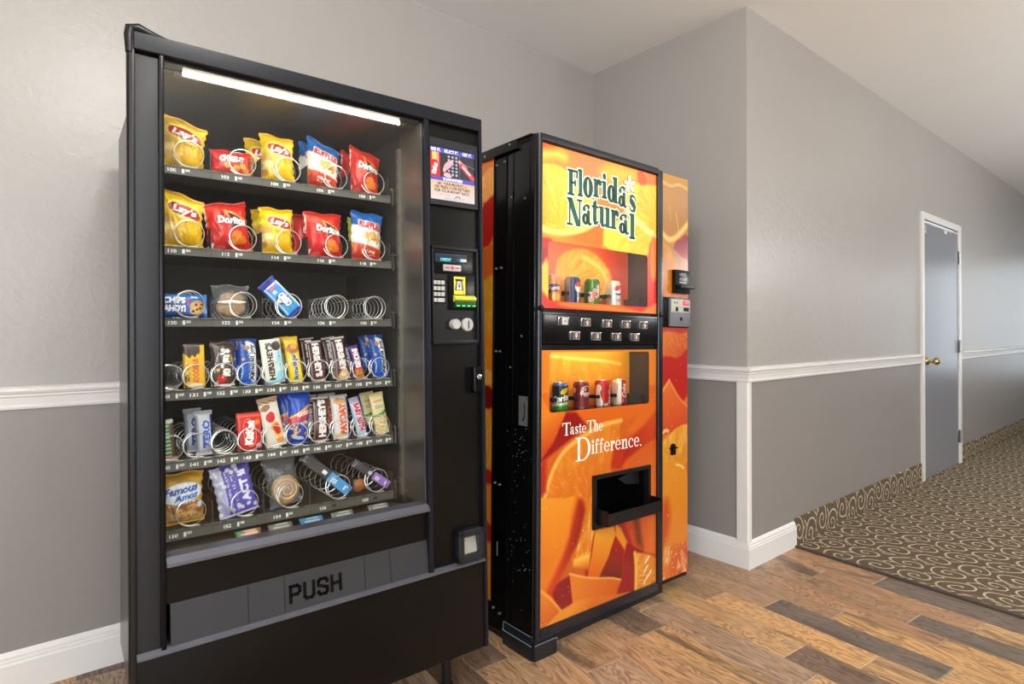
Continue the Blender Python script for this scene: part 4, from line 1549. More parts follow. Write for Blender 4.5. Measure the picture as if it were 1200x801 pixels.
def p_lower(c):
    n = np.ones(len(c.X))

    def P(*a, **k):
        c.poly(*a, **{'sm': 0, **k})

    c.put(n, (226, 112, 22), (206, 92, 22), c.grad(0.3, 1.1, 0.4, 0.7))
    c.rect(0, 0.7, 0.97, 1.2, (236, 140, 34), 0.7)
    P([(0.052, 0.90), (0.64, 0.90), (0.70, 0.99), (0.70, 0.86), (0.45, 0.83), (0.10, 0.86)], (228, 104, 20), soft=0.03)
    P([(0.589, 0.859), (0.72, 0.91), (0.72, 0.845), (0.63, 0.797), (0.529, 0.768), (0.489, 0.784)], (226, 108, 24), soft=0.02)
    P([(0.405, 0.657), (0.451, 0.726), (0.538, 0.764), (0.609, 0.80), (0.70, 0.865), (0.72, 0.74), (0.63, 0.713), (0.49, 0.665), (0.452, 0.626)], (176, 30, 16), (206, 70, 22), (0.5, 0.7, 0.65, 0.82), soft=0.02)
    P([(0.49, 0.66), (0.609, 0.709), (0.72, 0.74), (0.72, 0.38), (0.46, 0.38), (0.40, 0.6)], (214, 84, 20), (226, 116, 30), (0.5, 0.72, 0.65, 0.45), soft=0.02)
    P([(0.067, 0.694), (0.161, 0.762), (0.244, 0.795), (0.34, 0.822), (0.456, 0.834), (0.442, 0.788), (0.455, 0.74), (0.42, 0.70), (0.39, 0.66), (0.415, 0.60), (0.452, 0.54), (0.415, 0.30), (0.171, 0.30), (0.029, 0.605), (0.051, 0.657)],
           (228, 128, 28), (216, 104, 22), (0.2, 0.75, 0.3, 0.45), soft=0.006, pulp=(0.26, 0.42, 0.5, (244, 168, 62)))
    c.line([(0.02, 0.56), (0.036, 0.615), (0.059, 0.667), (0.105, 0.729), (0.161, 0.762), (0.244, 0.795), (0.34, 0.825), (0.456, 0.831)], 0.018, (240, 184, 84), soft=0.012)
    P([(0.132, 0.89), (0.189, 0.885), (0.250, 0.825), (0.161, 0.785), (0.074, 0.743), (-0.02, 0.70), (0.058, 0.775)], (152, 18, 14), soft=0.014)
    P([(-0.02, 0.994), (0.05, 0.891), (0.132, 0.89), (0.066, 0.778), (-0.02, 0.715)], (236, 134, 26), (204, 64, 18), (0.03, 0.88, 0.08, 0.76), soft=0.01)
    P([(-0.02, 0.70), (0.03, 0.72), (0.03, 0.60), (-0.02, 0.58)], (186, 40, 16), soft=0.02)
    P([(0.411, 0.74), (0.48, 0.73), (0.461, 0.632), (0.391, 0.637)], (190, 44, 16), soft=0.02)
    # lower wedges
    P([(0.24, 0.40), (0.45, 0.42), (0.70, 0.40), (0.72, 0.09), (0.24, 0.09)], (170, 30, 14), soft=0.02)
    P([(0.227, 0.497), (0.284, 0.56), (0.298, 0.413), (0.272, 0.321), (0.178, 0.316), (0.208, 0.378)], (230, 132, 30), soft=0.012, pulp=(0.30, 0.62, 0.9, (252, 214, 130)))
    P([(0.178, 0.318), (0.272, 0.325), (0.267, 0.256), (0.172, 0.29)], (246, 190, 70), (216, 96, 16), (0.22, 0.31, 0.22, 0.265), soft=0.012)
    P([(0.469, 0.42), (0.549, 0.42), (0.72, 0.39), (0.72, 0.208), (0.61, 0.247), (0.535, 0.292)], (206, 66, 22), (226, 110, 34), (0.5, 0.33, 0.66, 0.30), soft=0.02)
    P([(0.535, 0.42), (0.57, 0.40), (0.60, 0.27), (0.56, 0.30)], (104, 40, 14), soft=0.035)
    P([(0.3, 0.405), (0.412, 0.40), (0.422, 0.361), (0.379, 0.28), (0.318, 0.208), (0.255, 0.225), (0.279, 0.311)], (240, 158, 34), (222, 96, 12), (0.35, 0.36, 0.30, 0.22), soft=0.008)
    P([(0.422, 0.361), (0.469, 0.296), (0.46, 0.164), (0.352, 0.193), (0.318, 0.208), (0.379, 0.28)], (172, 20, 14), (112, 8, 10), (0.42, 0.33, 0.40, 0.19), soft=0.008)
    P([(0.422, 0.41), (0.455, 0.385), (0.502, 0.31), (0.484, 0.284), (0.42, 0.362)], (238, 150, 34), soft=0.01)
    P([(0.491, 0.315), (0.61, 0.252), (0.547, 0.242), (0.55, 0.10), (0.44, 0.10), (0.462, 0.196)], (150, 14, 16), soft=0.01)
    P([(0.542, 0.266), (0.61, 0.246), (0.72, 0.20), (0.72, 0.08), (0.55, 0.10)], (228, 142, 44), (222, 126, 30), (0.6, 0.25, 0.65, 0.1), soft=0.008, pulp=(0.50, 0.16, 0.6, (250, 214, 130)))
    c.line([(0.546, 0.262), (0.557, 0.211), (0.555, 0.156), (0.552, 0.105)], 0.018, (246, 186, 56), soft=0.01)
    for x, z, r in ((0.63, 0.215, 30), (0.62, 0.175, 42), (0.645, 0.15, 48), (0.62, 0.13, 40)):
        c.line([(x - 0.012, z - 0.010), (x + 0.014, z + 0.012)], 0.008, (252, 232, 190), soft=0.004)
    P([(0.05, 0.24), (0.16, 0.262), (0.185, 0.159), (0.107, 0.118)], (142, 10, 20), soft=0.01)
    P([(0.154, 0.270), (0.222, 0.240), (0.299, 0.215), (0.393, 0.195), (0.462, 0.172), (0.437, 0.138), (0.427, 0.113), (0.299, 0.128), (0.173, 0.147)], (228, 128, 30), (214, 92, 18), (0.2, 0.24, 0.42, 0.12), soft=0.006)
    c.line([(0.154, 0.268), (0.222, 0.240), (0.299, 0.215), (0.393, 0.195), (0.455, 0.172)], 0.006, (246, 190, 90), soft=0.006)
    P([(-0.02, 0.585), (0.134, 0.560), (0.201, 0.562), (0.165, 0.449), (0.135, 0.358), (0.054, 0.30), (0.004, 0.22), (-0.02, 0.20)], (240, 150, 30), (228, 116, 18), (0.08, 0.55, 0.06, 0.25), soft=0.006)
    P([(-0.02, 0.37), (0.05, 0.36), (0.12, 0.35), (0.10, 0.30), (0.03, 0.26), (-0.02, 0.24)], (232, 124, 22), soft=0.02)
    P([(0.190, 0.562), (0.227, 0.535), (0.241, 0.499), (0.221, 0.428), (0.196, 0.372), (0.112, 0.272), (0.054, 0.203), (0.015, 0.226), (0.1, 0.334), (0.147, 0.408), (0.165, 0.489)], (206, 62, 12), (150, 24, 8), (0.12, 0.4, 0.2, 0.38), soft=0.02)
    c.line([(0.195, 0.562), (0.160, 0.47), (0.13, 0.38), (0.06, 0.28), (0.012, 0.222)], 0.018, (238, 132, 22), soft=0.03)
    P([(0.0, 0.255), (0.054, 0.208), (0.111, 0.14), (-0.02, 0.08), (-0.02, 0.25)], (230, 126, 34), (214, 100, 24), (0.0, 0.2, 0.05, 0.12), soft=0.008)
    c.line([(0.0, 0.245), (0.054, 0.203), (0.108, 0.142)], 0.008, (244, 176, 70), soft=0.008)
    P([(0.0, 0.09), (0.107, 0.141), (0.185, 0.153), (0.299, 0.145), (0.434, 0.118), (0.52, 0.106), (0.50, 0.08), (0.0, 0.08)], (234, 144, 42), (220, 112, 28), (0.2, 0.15, 0.25, 0.09), soft=0.008)
    c.specks(22, 150, 0.975, (255, 232, 170), .7)


LWH = (0.0455, 0.642, 0.8925, 1.1195, 0.014)
LG = print_panel('graphic_panel', 0.0035, 0.6915, 0.104, 1.1275, 0.004, 0.0032, p_lower, Mskin, S, hole=[LWH, (0.285, 0.638, 0.417, 0.619, 0.004)], tone=0.91)


def p_col_up(c):
    c.put(np.ones(len(c.X)), (206, 146, 62), (190, 128, 56), c.grad(0.73, 1.9, 0.93, 1.7))
    c.poly([(0.70, 1.95), (0.95, 1.95), (0.95, 1.88), (0.8, 1.90), (0.70, 1.89)], (214, 150, 40), soft=0.03)
    c.line([(0.74, 1.89), (0.80, 1.875), (0.86, 1.90), (0.93, 1.885)], 0.012, (236, 200, 110), soft=0.01)
    c.line([(0.84, 1.76), (0.86, 1.68), (0.865, 1.64)], 0.006, (230, 190, 110), soft=0.006)
    c.line([(0.79, 1.78), (0.80, 1.72)], 0.004, (226, 184, 104), soft=0.006)
    c.poly([(0.80, 1.604), (0.95, 1.69), (0.95, 1.54), (0.881, 1.56)], (160, 26, 18), soft=0.01)
    c.line([(0.735, 1.655), (0.784, 1.625), (0.848, 1.648), (0.94, 1.725)], 0.026, (246, 206, 104), soft=0.014)
    c.poly([(0.72, 1.64), (0.784, 1.60), (0.835, 1.548), (0.88, 1.462), (0.95, 1.40), (0.95, 1.34), (0.72, 1.34)], (222, 150, 30), (206, 112, 24), (0.75, 1.6, 0.8, 1.38), soft=0.008, pulp=(0.72, 1.30, 0.5, (244, 190, 80)))
    c.poly([(0.88, 1.55), (0.95, 1.55), (0.95, 1.38), (0.89, 1.45)], (210, 120, 26), soft=0.02)
    c.specks(31, 140, 0.975, (255, 238, 190), .8)


def p_col_low(c):
    c.put(np.ones(len(c.X)), (226, 116, 30))
    c.poly([(0.70, 1.25), (0.95, 1.25), (0.95, 1.205), (0.70, 1.19)], (196, 40, 22), soft=0.02)
    c.poly([(0.70, 1.20), (0.80, 1.215), (0.95, 1.18), (0.95, 1.16), (0.87, 1.09), (0.784, 1.105), (0.70, 1.08)], (224, 120, 36), (206, 84, 28), (0.75, 1.2, 0.85, 1.1), soft=0.01, pulp=(0.75, 1.3, 0.4, (246, 186, 90)))
    c.poly([(0.70, 1.09), (0.784, 1.10), (0.86, 1.085), (0.95, 1.15), (0.95, 0.86), (0.70, 0.92)], (188, 28, 18), soft=0.012)
    c.poly([(0.70, 0.92), (0.72, 0.925), (0.79, 0.99), (0.83, 0.95), (0.861, 0.907), (0.95, 0.85), (0.95, 0.75), (0.861, 0.766), (0.78, 0.749), (0.70, 0.731)], (230, 112, 40), (208, 74, 30), (0.78, 0.95, 0.82, 0.76), soft=0.008)
    c.line([(0.72, 0.925), (0.79, 0.988)], 0.012, (244, 170, 80), soft=0.01)
    c.line([(0.79, 0.985), (0.86, 0.905), (0.95, 0.845)], 0.008, (240, 150, 70), soft=0.01)
    c.poly([(0.70, 0.70), (0.78, 0.735), (0.86, 0.775), (0.95, 0.78), (0.95, 0.57), (0.70, 0.60)], (232, 164, 44), (222, 140, 34), (0.75, 0.74, 0.85, 0.6), soft=0.006, pulp=(0.8, 0.40, 0.55, (250, 208, 110)))
    c.poly([(0.70, 0.61), (0.78, 0.625), (0.95, 0.59), (0.95, 0.20), (0.70, 0.23)], (228, 146, 30), (224, 132, 26), (0.75, 0.6, 0.85, 0.25), soft=0.012)
    c.line([(0.73, 0.745), (0.76, 0.765), (0.78, 0.758)], 0.012, (252, 228, 160), soft=0.01)
    c.line([(0.84, 0.60), (0.88, 0.59), (0.90, 0.575)], 0.008, (250, 220, 150), soft=0.008)
    c.poly([(0.735, 0.42), (0.775, 0.47), (0.80, 0.38), (0.78, 0.29), (0.745, 0.24), (0.715, 0.27)], (206, 76, 18), soft=0.045)
    c.poly([(0.70, 0.235), (0.81, 0.242), (0.95, 0.225), (0.95, 0.07), (0.70, 0.07)], (226, 128, 34), (200, 70, 24), (0.74, 0.2, 0.9, 0.12), soft=0.008, pulp=(0.8, 0.40, 0.9, (252, 220, 150)))
    c.specks(33, 130, 0.90, (250, 230, 190), .8, (c.Y < 0.235) * 1.0)
    c.specks(32, 140, 0.975, (255, 238, 190), .8)


print_panel('graphic_panel', 0.7275, 0.9345, 1.362, 1.9295, 0.004, 0.0032, p_col_up, Mskin, S, tone=0.92)
print_panel('graphic_panel', 0.7265, 0.9300, 0.096, 1.2300, 0.004, 0.0032, p_col_low, Mskin, S, tone=0.91)


def p_flank(c):
    c.put(np.ones(len(c.X)), (226, 128, 30))
    X, Y = c.X, c.Y
    c.poly([(0.2, 1.93), (0.4, 1.93), (0.4, 1.80), (0.3, 1.86), (0.2, 1.84)], (222, 112, 36), soft=0.02)
    c.poly([(0.25, 1.86), (0.30, 1.87), (0.37, 1.80), (0.42, 1.66), (0.25, 1.74)], (234, 150, 60), soft=0.01, pulp=(0.3, 1.65, .6, (250, 206, 120)))
    c.poly([(0.24, 1.76), (0.33, 1.72), (0.42, 1.74), (0.42, 1.54), (0.24, 1.55)], (170, 26, 20), soft=0.012)
    c.poly([(0.24, 1.56), (0.33, 1.53), (0.42, 1.57), (0.42, 1.42), (0.24, 1.40)], (206, 96, 26), soft=0.01)
    c.poly([(0.24, 1.44), (0.33, 1.40), (0.6, 1.40), (0.6, 1.0), (0.24, 1.02)], (214, 160, 40), (226, 122, 26), (0.3, 1.42, 0.3, 1.05), soft=0.012, pulp=(0.28, 0.9, .5, (240, 196, 90)))
    c.poly([(0.24, 1.04), (0.4, 1.06), (0.4, 0.99), (0.24, 0.98)], (236, 166, 70), soft=0.008)
    c.poly([(0.24, 0.98), (0.4, 0.98), (0.4, 0.90), (0.24, 0.88)], (120, 20, 14), soft=0.01)
    c.poly([(0.24, 0.88), (0.4, 0.90), (0.4, 0.62), (0.24, 0.64)], (230, 150, 44), soft=0.008, pulp=(0.3, 0.6, .5, (246, 200, 110)))
    c.poly([(0.24, 0.65), (0.4, 0.63), (0.4, 0.60), (0.24, 0.58)], (176, 36, 18), soft=0.01)
    c.poly([(0.24, 0.58), (0.4, 0.60), (0.4, 0.40), (0.24, 0.42)], (234, 130, 30), soft=0.01)
    c.poly([(0.24, 0.42), (0.30, 0.44), (0.4, 0.40), (0.4, 0.33), (0.24, 0.36)], (180, 36, 18), soft=0.015)
    c.poly([(0.24, 0.36), (0.4, 0.36), (0.4, 0.10), (0.24, 0.10)], (232, 140, 34), soft=0.01)
    # the same brand lettering runs back along this side; only its last letter shows
    c.text('s', 0.352, 1.735, -0.045, 0.085, (246, 246, 240), bold=.05)
    c.text('s', 0.352, 1.735, -0.034, 0.075, (20, 80, 60), bold=.03)


o = print_panel('graphic_panel', 0.255, 0.80, 0.13, 1.905, -0.0325, 0.005, p_flank, Mskin, S, facing='x')

# brand lettering: hand-built serif letters -------------------------------------------------
def ring(cx, cy, rx, ry, wx, wy, a0=0, a1=360, n=28):
    o_, i_ = [], []
    for k in range(n + 1):
        a = R(a0 + (a1 - a0) * k / n)
        o_.append((cx + rx * math.cos(a), cy + ry * math.sin(a)))
        i_.append((cx + (rx - wx) * math.cos(a), cy + (ry - wy) * math.sin(a)))
    return [(o_[k], o_[k + 1], i_[k + 1], i_[k]) for k in range(n)]


def ribbon(pts):
    """variable-width stroke: (x, y, width)"""
    p = [Vector(q[:2]) for q in pts]
    L, Rr = [], []
    for i, q in enumerate(p):
        d = (p[min(i + 1, len(p) - 1)] - p[max(i - 1, 0)]).normalized()
        n = Vector((-d.y, d.x)) * pts[i][2] / 2
        L.append(tuple(q + n))
        Rr.append(tuple(q - n))
    return [(L[i], L[i + 1], Rr[i + 1], Rr[i]) for i in range(len(p) - 1)]


def stem(x, y0, y1, w):
    return [((x - w / 2, y0), (x + w / 2, y0), (x + w / 2, y1), (x - w / 2, y1))]


def bar(x0, x1, y, t):
    return [((x0, y - t / 2), (x1, y - t / 2), (x1, y + t / 2), (x0, y + t / 2))]


def dot(cx, cy, rx, ry, n=14):
    return [tuple((cx + rx * math.cos(2 * PI * k / n), cy + ry * math.sin(2 * PI * k / n)) for k in range(n))]


def glyph(ch, k=1.0):
    """polygons in a unit box; k scales the heavy strokes"""
    t = 0.055
    if ch == 'F':
        return stem(.30, 0, 1, .30 * k) + bar(0, .62, .03, .06) + bar(0, .98, .965, .07) + bar(.3, .78, .50, .06) + stem(.74, .38, .62, .10) + stem(.92, .72, .98, .12)
    if ch == 'l':
        return stem(.52, 0, 1, .56 * k) + bar(0, 1, .03, .05) + bar(.02, .55, .965, .06)
    if ch == 'o':
        return ring(.5, .5, .5, .5, .33 * k, .08)
    if ch == 'r':
        return stem(.32, 0, .97, .36 * k) + bar(0, .66, .03, .06) + bar(.02, .34, .93, .07) + ribbon([(.44, .62, .10), (.56, .86, .14), (.74, .95, .16)]) + dot(.80, .82, .19, .15)
    if ch == 'i':
        return stem(.52, 0, .66, .52 * k) + bar(.02, .98, .03, .05) + bar(.04, .55, .635, .05) + dot(.5, .87, .30, .115)
    if ch == 'd':
        return ring(.36, .33, .36, .335, .25 * k, .06) + stem(.74, 0, 1, .27 * k) + bar(.48, .76, .965, .06) + bar(.74, 1, .03, .05)
    if ch == 'a':
        return ring(.34, .27, .34, .27, .24 * k, .07) + stem(.66, .10, .70, .26 * k) + ribbon([(.79 - .13 * (1 - k), .66, .26 * k), (.74, .84, .26 * k), (.58, .95, .14), (.40, .965, .07), (.22, .90, .07), (.14, .80, .08)][1:]) + dot(.20, .76, .15, .10) + ribbon([(.66, .16, .24 * k), (.76, .05, .16), (.88, .03, .09), (1.0, .09, .05)])
    if ch == "'":
        return dot(.5, .7, .5, .3) + ribbon([(.7, .6, .5), (.5, .25, .3), (.15, 0, .1)])
    if ch == 's':
        return ribbon([(.88, .66, .05), (.84, .84, .10), (.66, .945, .10), (.42, .955, .11), (.24, .86, .22 * k), (.22, .70, .32 * k), (.42, .55, .34 * k), (.66, .43, .34 * k), (.80, .27, .30 * k), (.74, .12, .20 * k), (.52, .045, .10), (.30, .06, .09), (.14, .18, .09), (.10, .34, .05)])
    if ch == 'N':
        return stem(.17, 0, 1, .07) + stem(.84, 0, 1, .07) + [((.02, 1), (.33, 1), (.88, 0), (.62, 0))] + bar(0, .36, .025, .05) + bar(.66, 1.0, .975, .05) + bar(0, .3, .975, .05)
    if ch == 't':
        return stem(.42, .10, .93, .38 * k) + [((.23, .70), (.61, .70), (.61, 1.0), (.50, 1.0))] + bar(.0, .94, .725, .06) + ribbon([(.42, .16, .36 * k), (.52, .06, .16), (.74, .045, .08), (.96, .14, .06)])
    if ch == 'u':
        return stem(.24, .22, .97, .26 * k) + bar(0, .26, .94, .06) + ribbon([(.24, .24, .26 * k), (.30, .09, .20 * k), (.45, .045, .09), (.62, .12, .07), (.70, .24, .05)]) + stem(.76, .0, .97, .26 * k) + bar(.50, .78, .94, .06) + bar(.78, 1, .03, .06)
    if ch == 'T':
        return stem(.5, 0, 1, .20 * k) + bar(.28, .72, .02, .04) + bar(.0, 1.0, .97, .05) + stem(.03, .76, .98, .05) + stem(.97, .76, .98, .05)
    if ch == 'e':
        return ring(.5, .5, .5, .5, .24 * k, .07, 0, 320) + bar(.16, .97, .52, .07)
    if ch == 'h':
        return stem(.26, 0, 1, .24 * k) + bar(0, .5, .02, .04) + bar(.02, .28, .975, .04) + ribbon([(.36, .50, .05), (.52, .64, .08), (.66, .655, .12), (.76, .56, .22 * k), (.77, .44, .24 * k), (.77, 0, .24 * k)]) + bar(.55, 1, .02, .04)
    if ch == 'D':
        return stem(.22, 0, 1, .17 * k) + bar(0, .5, .02, .04) + bar(0, .5, .98, .04) + ring(.46, .5, .54, .5, .19 * k, .05, -90, 90)
    if ch == 'n':
        return stem(.24, 0, .97, .24 * k) + bar(0, .48, .03, .06) + bar(0, .26, .94, .06) + ribbon([(.34, .70, .06), (.50, .93, .10), (.66, .95, .14), (.76, .82, .22 * k), (.77, .62, .24 * k), (.77, 0, .24 * k)]) + bar(.54, 1, .03, .06)
    if ch == 'c':
        return ring(.52, .5, .52, .5, .25 * k, .07, 42, 318) + dot(.84, .78, .13, .12)
    if ch == 'f':
        return stem(.36, 0, .80, .30 * k) + bar(.06, .70, .02, .04) + bar(.0, .82, .62, .05) + ribbon([(.36, .78, .30 * k), (.42, .92, .22), (.58, .975, .10), (.78, .95, .08)]) + dot(.84, .90, .15, .07)
    if ch == '.':
        return dot(.5, .5, .5, .5)
    return []


def set_type(letters, k, y, grow, mb):
    """letters: (char, x0, x1, z0, z1); grow thickens every stroke outward for an outline"""
    for ch, x0, x1, z0, z1 in letters:
        W, H = x1 - x0, z1 - z0
        for poly in glyph(ch, k):
            P = [Vector((x0 + a * W, z0 + b * H)) for a, b in poly]
            if grow:
                c = sum(P, Vector((0, 0))) / len(P)
                ar = sum((P[i].x * P[(i + 1) % len(P)].y - P[(i + 1) % len(P)].x * P[i].y) for i in range(len(P)))
                sg = 1 if ar > 0 else -1
                Q = []
                for i in range(len(P)):
                    e1 = (P[i] - P[i - 1])
                    e2 = (P[(i + 1) % len(P)] - P[i])
                    if e1.length < 1e-7 or e2.length < 1e-7:
                        Q.append(P[i])
                        continue
                    n1 = Vector((e1.y, -e1.x)).normalized() * sg
                    n2 = Vector((e2.y, -e2.x)).normalized() * sg
                    b = n1 + n2
                    b = b / max(b.length_squared / 2, 0.7) if b.length > 1e-6 else n1
                    Q.append(P[i] + b * grow)
                P = Q
            vs = [mb.bm.verts.new((p.x, y, p.y)) for p in P]
            try:
                mb.bm.faces.new(vs)
            except ValueError:
                pass


LOGO = [('F', 0.1350, 0.1902, 1.7331, 1.8322), ('l', 0.1919, 0.2172, 1.7358, 1.8414), ('o', 0.2206, 0.2758, 1.7374, 1.8196), ('r', 0.2793, 0.3290, 1.7481, 1.8212), ('i', 0.3299, 0.3599, 1.7498, 1.8532),
        ('d', 0.3636, 0.4308, 1.7405, 1.8467), ('a', 0.4337, 0.4867, 1.7313, 1.8175), ("'", 0.4880, 0.4990, 1.7960, 1.8230), ('s', 0.5004, 0.5502, 1.7191, 1.7913), ('N', 0.1317, 0.2144, 1.6155, 1.7205),
        ('a', 0.2161, 0.2693, 1.6281, 1.7071), ('t', 0.2710, 0.3116, 1.6363, 1.7327), ('u', 0.3134, 0.3824, 1.6320, 1.7144), ('r', 0.3852, 0.4369, 1.6320, 1.7114), ('a', 0.4379, 0.5007, 1.6184, 1.7008), ('l', 0.5047, 0.5424, 1.6031, 1.7098)]
WHITEP = mat('white print', (244, 240, 226), 0.3, emit=(244, 240, 226), estr=0.45)
GREENP = mat('dark green print', (16, 88, 66), 0.3)
m = MB()
set_type(LOGO, 1.12, 0.0030, 0.0062, m)
m.build('lettering_outline', WHITEP, S, False)
m = MB()
set_type(LOGO, 1.12, 0.0022, 0.0018, m)
m.build('lettering', GREENP, S, False)
m = MB()      # little white blossom on the apostrophe
m2 = MB()
fx, fz = 0.5065, 1.834
for i in range(5):
    a = R(90 + 72 * i + 8)
    for mm, gr, y in ((m2, 1.18, 0.0020), (m, 1.0, 0.0012)):
        pts = []
        for t_, w_ in ((0.12, .10), (.45, .42), (.7, .40), (.88, .22), (1.0 if gr == 1 else 1.05, 0.0)):
            pts.append((t_, w_ * (1 if gr == 1 else 1.3)))
        poly = [(t_, w_) for t_, w_ in pts] + [(t_, -w_) for t_, w_ in reversed(pts[:-1])]
        vs = []
        for u, v in poly:
            L_ = 0.040 * (u if gr == 1 else u * 1.06)
            q = 0.021 * v
            vs.append(mm.bm.verts.new((fx + L_ * math.cos(a) - q * math.sin(a), y, fz + L_ * math.sin(a) + q * math.cos(a))))
        mm.bm.faces.new(vs)
m2.build('blossom_outline', GREENP, S, False)
m.build('blossom', WHITEP, S, False)
m = MB()
m.lathe([(0.0005, 0), (0.0045, 0), (0.004, -0.0006), (0.0005, -0.0006)], (fx, 0.0009, fz), 'y', 12)
m.build('blossom_core', mat('yellow print', (226, 190, 60), 0.4), S, False)


def setline(s, x0, x1, z0, xh, asc, widths, k):
    """lay a line of small letters out between x0 and x1"""
    tot = sum(widths[c] for c in s)
    f = (x1 - x0) / tot
    out, x = [], x0
    for c in s:
        w = widths[c] * f
        if c != ' ':
            top = z0 + (asc if c in 'fhiltd' else xh)
            if c == 't':
                top = z0 + xh * 1.3
            if c == '.':
                out.append((c, x + w * .2, x + w * .8, z0, z0 + 0.006))
            else:
                out.append((c, x + w * .04, x + w * .94, z0, top))
        x += w
    return out


WID = dict(a=.9, s=.75, t=.62, e=.88, h=1.05, i=.5, f=.62, r=.72, n=1.05, c=.85)
WID['.'] = .4
WID[' '] = .4
tag_l = [('T', 0.1120, 0.1560, 0.8000, 0.8480)] + setline('aste', 0.1530, 0.2440, 0.8015, 0.0285, 0.045, WID, .9)
tag_l += [('T', 0.2480, 0.2880, 0.7995, 0.8475)] + setline('he', 0.2860, 0.3420, 0.8010, 0.0290, 0.046, WID, .9)
tag_l += [('D', 0.1840, 0.2680, 0.6930, 0.7850)] + setline('ifference.', 0.2720, 0.5920, 0.7130, 0.0400, 0.0560, WID, .9)
m = MB()
set_type(tag_l, 0.85, 0.0026, 0.0004, m)
m.build('slogan_lettering', mat('cream print', (246, 238, 222), 0.3), S, False)

# display windows: box, back print, shelf, side lining, clips, pane
DISPLAY = print_mat('lit display print', 0.5, emit=0.15)


def p_back_up(c):
    c.put(np.ones(len(c.X)), (226, 104, 58), (214, 84, 34), c.grad(0.0, 1.56, 0.1, 1.36))
    c.poly([(0.207, 1.486), (0.26, 1.536), (0.33, 1.56), (0.42, 1.562), (0.50, 1.52), (0.56, 1.459), (0.55, 1.401), (0.48, 1.33), (0.32, 1.30), (0.22, 1.34)], (236, 166, 40), (240, 182, 54), (0.3, 1.5, 0.5, 1.36), soft=0.008, pulp=(0.25, 1.42, 0.8, (250, 214, 110)))
    c.line([(0.374, 1.525), (0.46, 1.50), (0.515, 1.462), (0.53, 1.415), (0.50, 1.37), (0.46, 1.345)], 0.02, (250, 220, 120), soft=0.014)
    c.poly([(0.42, 1.57), (0.50, 1.535), (0.58, 1.46), (0.56, 1.36), (0.66, 1.36), (0.66, 1.58)], (206, 70, 30), soft=0.012)


def p_back_low(c):
    c.put(np.ones(len(c.X)), (240, 176, 46), (228, 126, 26), c.grad(0.3, 1.12, 0.3, 0.90))
    c.poly([(0.08, 1.10), (0.20, 1.098), (0.34, 1.085), (0.50, 1.075), (0.60, 1.06), (0.60, 0.95), (0.08, 0.95)], (238, 168, 40), (226, 126, 22), (0.3, 1.08, 0.3, 0.95), soft=0.01, pulp=(0.3, 1.25, 0.5, (250, 208, 100)))
    c.line([(0.06, 1.105), (0.20, 1.10), (0.34, 1.086), (0.50, 1.078), (0.62, 1.06)], 0.012, (250, 220, 130), soft=0.01)
    c.poly([(0.02, 1.11), (0.06, 1.11), (0.075, 0.96), (0.04, 0.96)], (214, 96, 20), soft=0.02)
    c.rect(0.155, 0.158, 0.9, 1.2, (214, 116, 26), .6)
    c.rect(0.245, 0.248, 0.9, 1.2, (222, 130, 30), .6)
    c.rect(0, 0.7, 0.80, 0.90, (222, 92, 24), .8)


GREYD = mat('dark grey window lining', (66, 64, 64), 0.4, noise=0.06)
for nm, (hx0, hx1, hz0, hz1, _), pb, zshelf in (('upper', UPH, p_back_up, 1.3045), ('lower', LWH, p_back_low, 0.8745)):
    zb, zt = zshelf - 0.004, hz1 + (0.034 if nm == 'upper' else 0.024)
    m = MB()
    m.box(hx0 - 0.03, hx1 + 0.045, 0.150, 0.158, zb, zt)
    m.box(hx0 - 0.034, hx0 - 0.030, 0.012, 0.158, zb, zt)
    m.box(hx0 - 0.03, hx1 + 0.045, 0.012, 0.158, zt, zt + 0.004)
    m.box(hx1 + 0.045, hx1 + 0.050, 0.012, 0.158, zb, zt)
    m.build('display_box', GREYD, S, False)
    m = MB()
    m.box(hx0 - 0.03, hx1 + 0.045, 0.012, 0.150, zshelf - 0.004, zshelf)
    m.build('display_shelf', mat('orange shelf sheet', (222, 110, 30), 0.4, noise=0.06), S, False)
    print_panel('display_backdrop', hx0 - 0.03, hx1 + 0.042, zshelf, zt, 0.1485, 0.0045, pb, DISPLAY, S)
    m = MB()
    m.box(hx1 + 0.012, hx1 + 0.044, 0.060, 0.149, zshelf, zshelf + 0.05, 0.002)
    m.build('display_divider', GREYD, S, False)
    m = MB()
    m.tube([(0.06, 0.030, zt - 0.010), (0.60, 0.030, zt - 0.010)], 0.005, 8)
    m.build('display_lamp', mat('display lamp ' + nm, (255, 240, 205), 0.4, emit=(255, 232, 180), estr=42.0 if nm == 'lower' else 24.0), S)
    m = MB()
    m.box(hx0 - 0.004, hx1 + 0.004, 0.0065, 0.0085, hz0 - 0.004, hz1 + 0.004)
    m.build('display_glass', clear_mat('display glass', (248, 246, 242), 1.4), S, False)

# cans on the shelves
CANS = [('upper', 0.150, 'fanta'), ('upper', 0.258, 'pepsi'), ('upper', 0.3755, 'dew'), ('upper', 0.513, 'diet'), ('lower', 0.191, 'sprite'), ('lower', 0.3125, 'drpepper'), ('lower', 0.443, 'coke'), ('lower', 0.552, 'dietcoke')]
CANLAB = {'fanta': 'orange soda can with a dark logo, first in the upper display window', 'pepsi': 'navy blue cola can with silver panel, second in the upper display window',
          'dew': 'green citrus soda can with red lettering in the upper display window', 'diet': 'white and silver diet cola can in the upper display window',
          'sprite': 'green and dark blue lemon lime can in the lower display window', 'drpepper': 'maroon soda can with oval white lettering in the lower display window',
          'coke': 'red cola can with a white bottle outline in the lower display window', 'dietcoke': 'silver white cola can with red script in the lower display window'}
CANM = print_mat('can print', 0.28, metal=0.35)
LIDM = mat('can lid aluminium', (206, 204, 200), 0.3, metal=1.0)


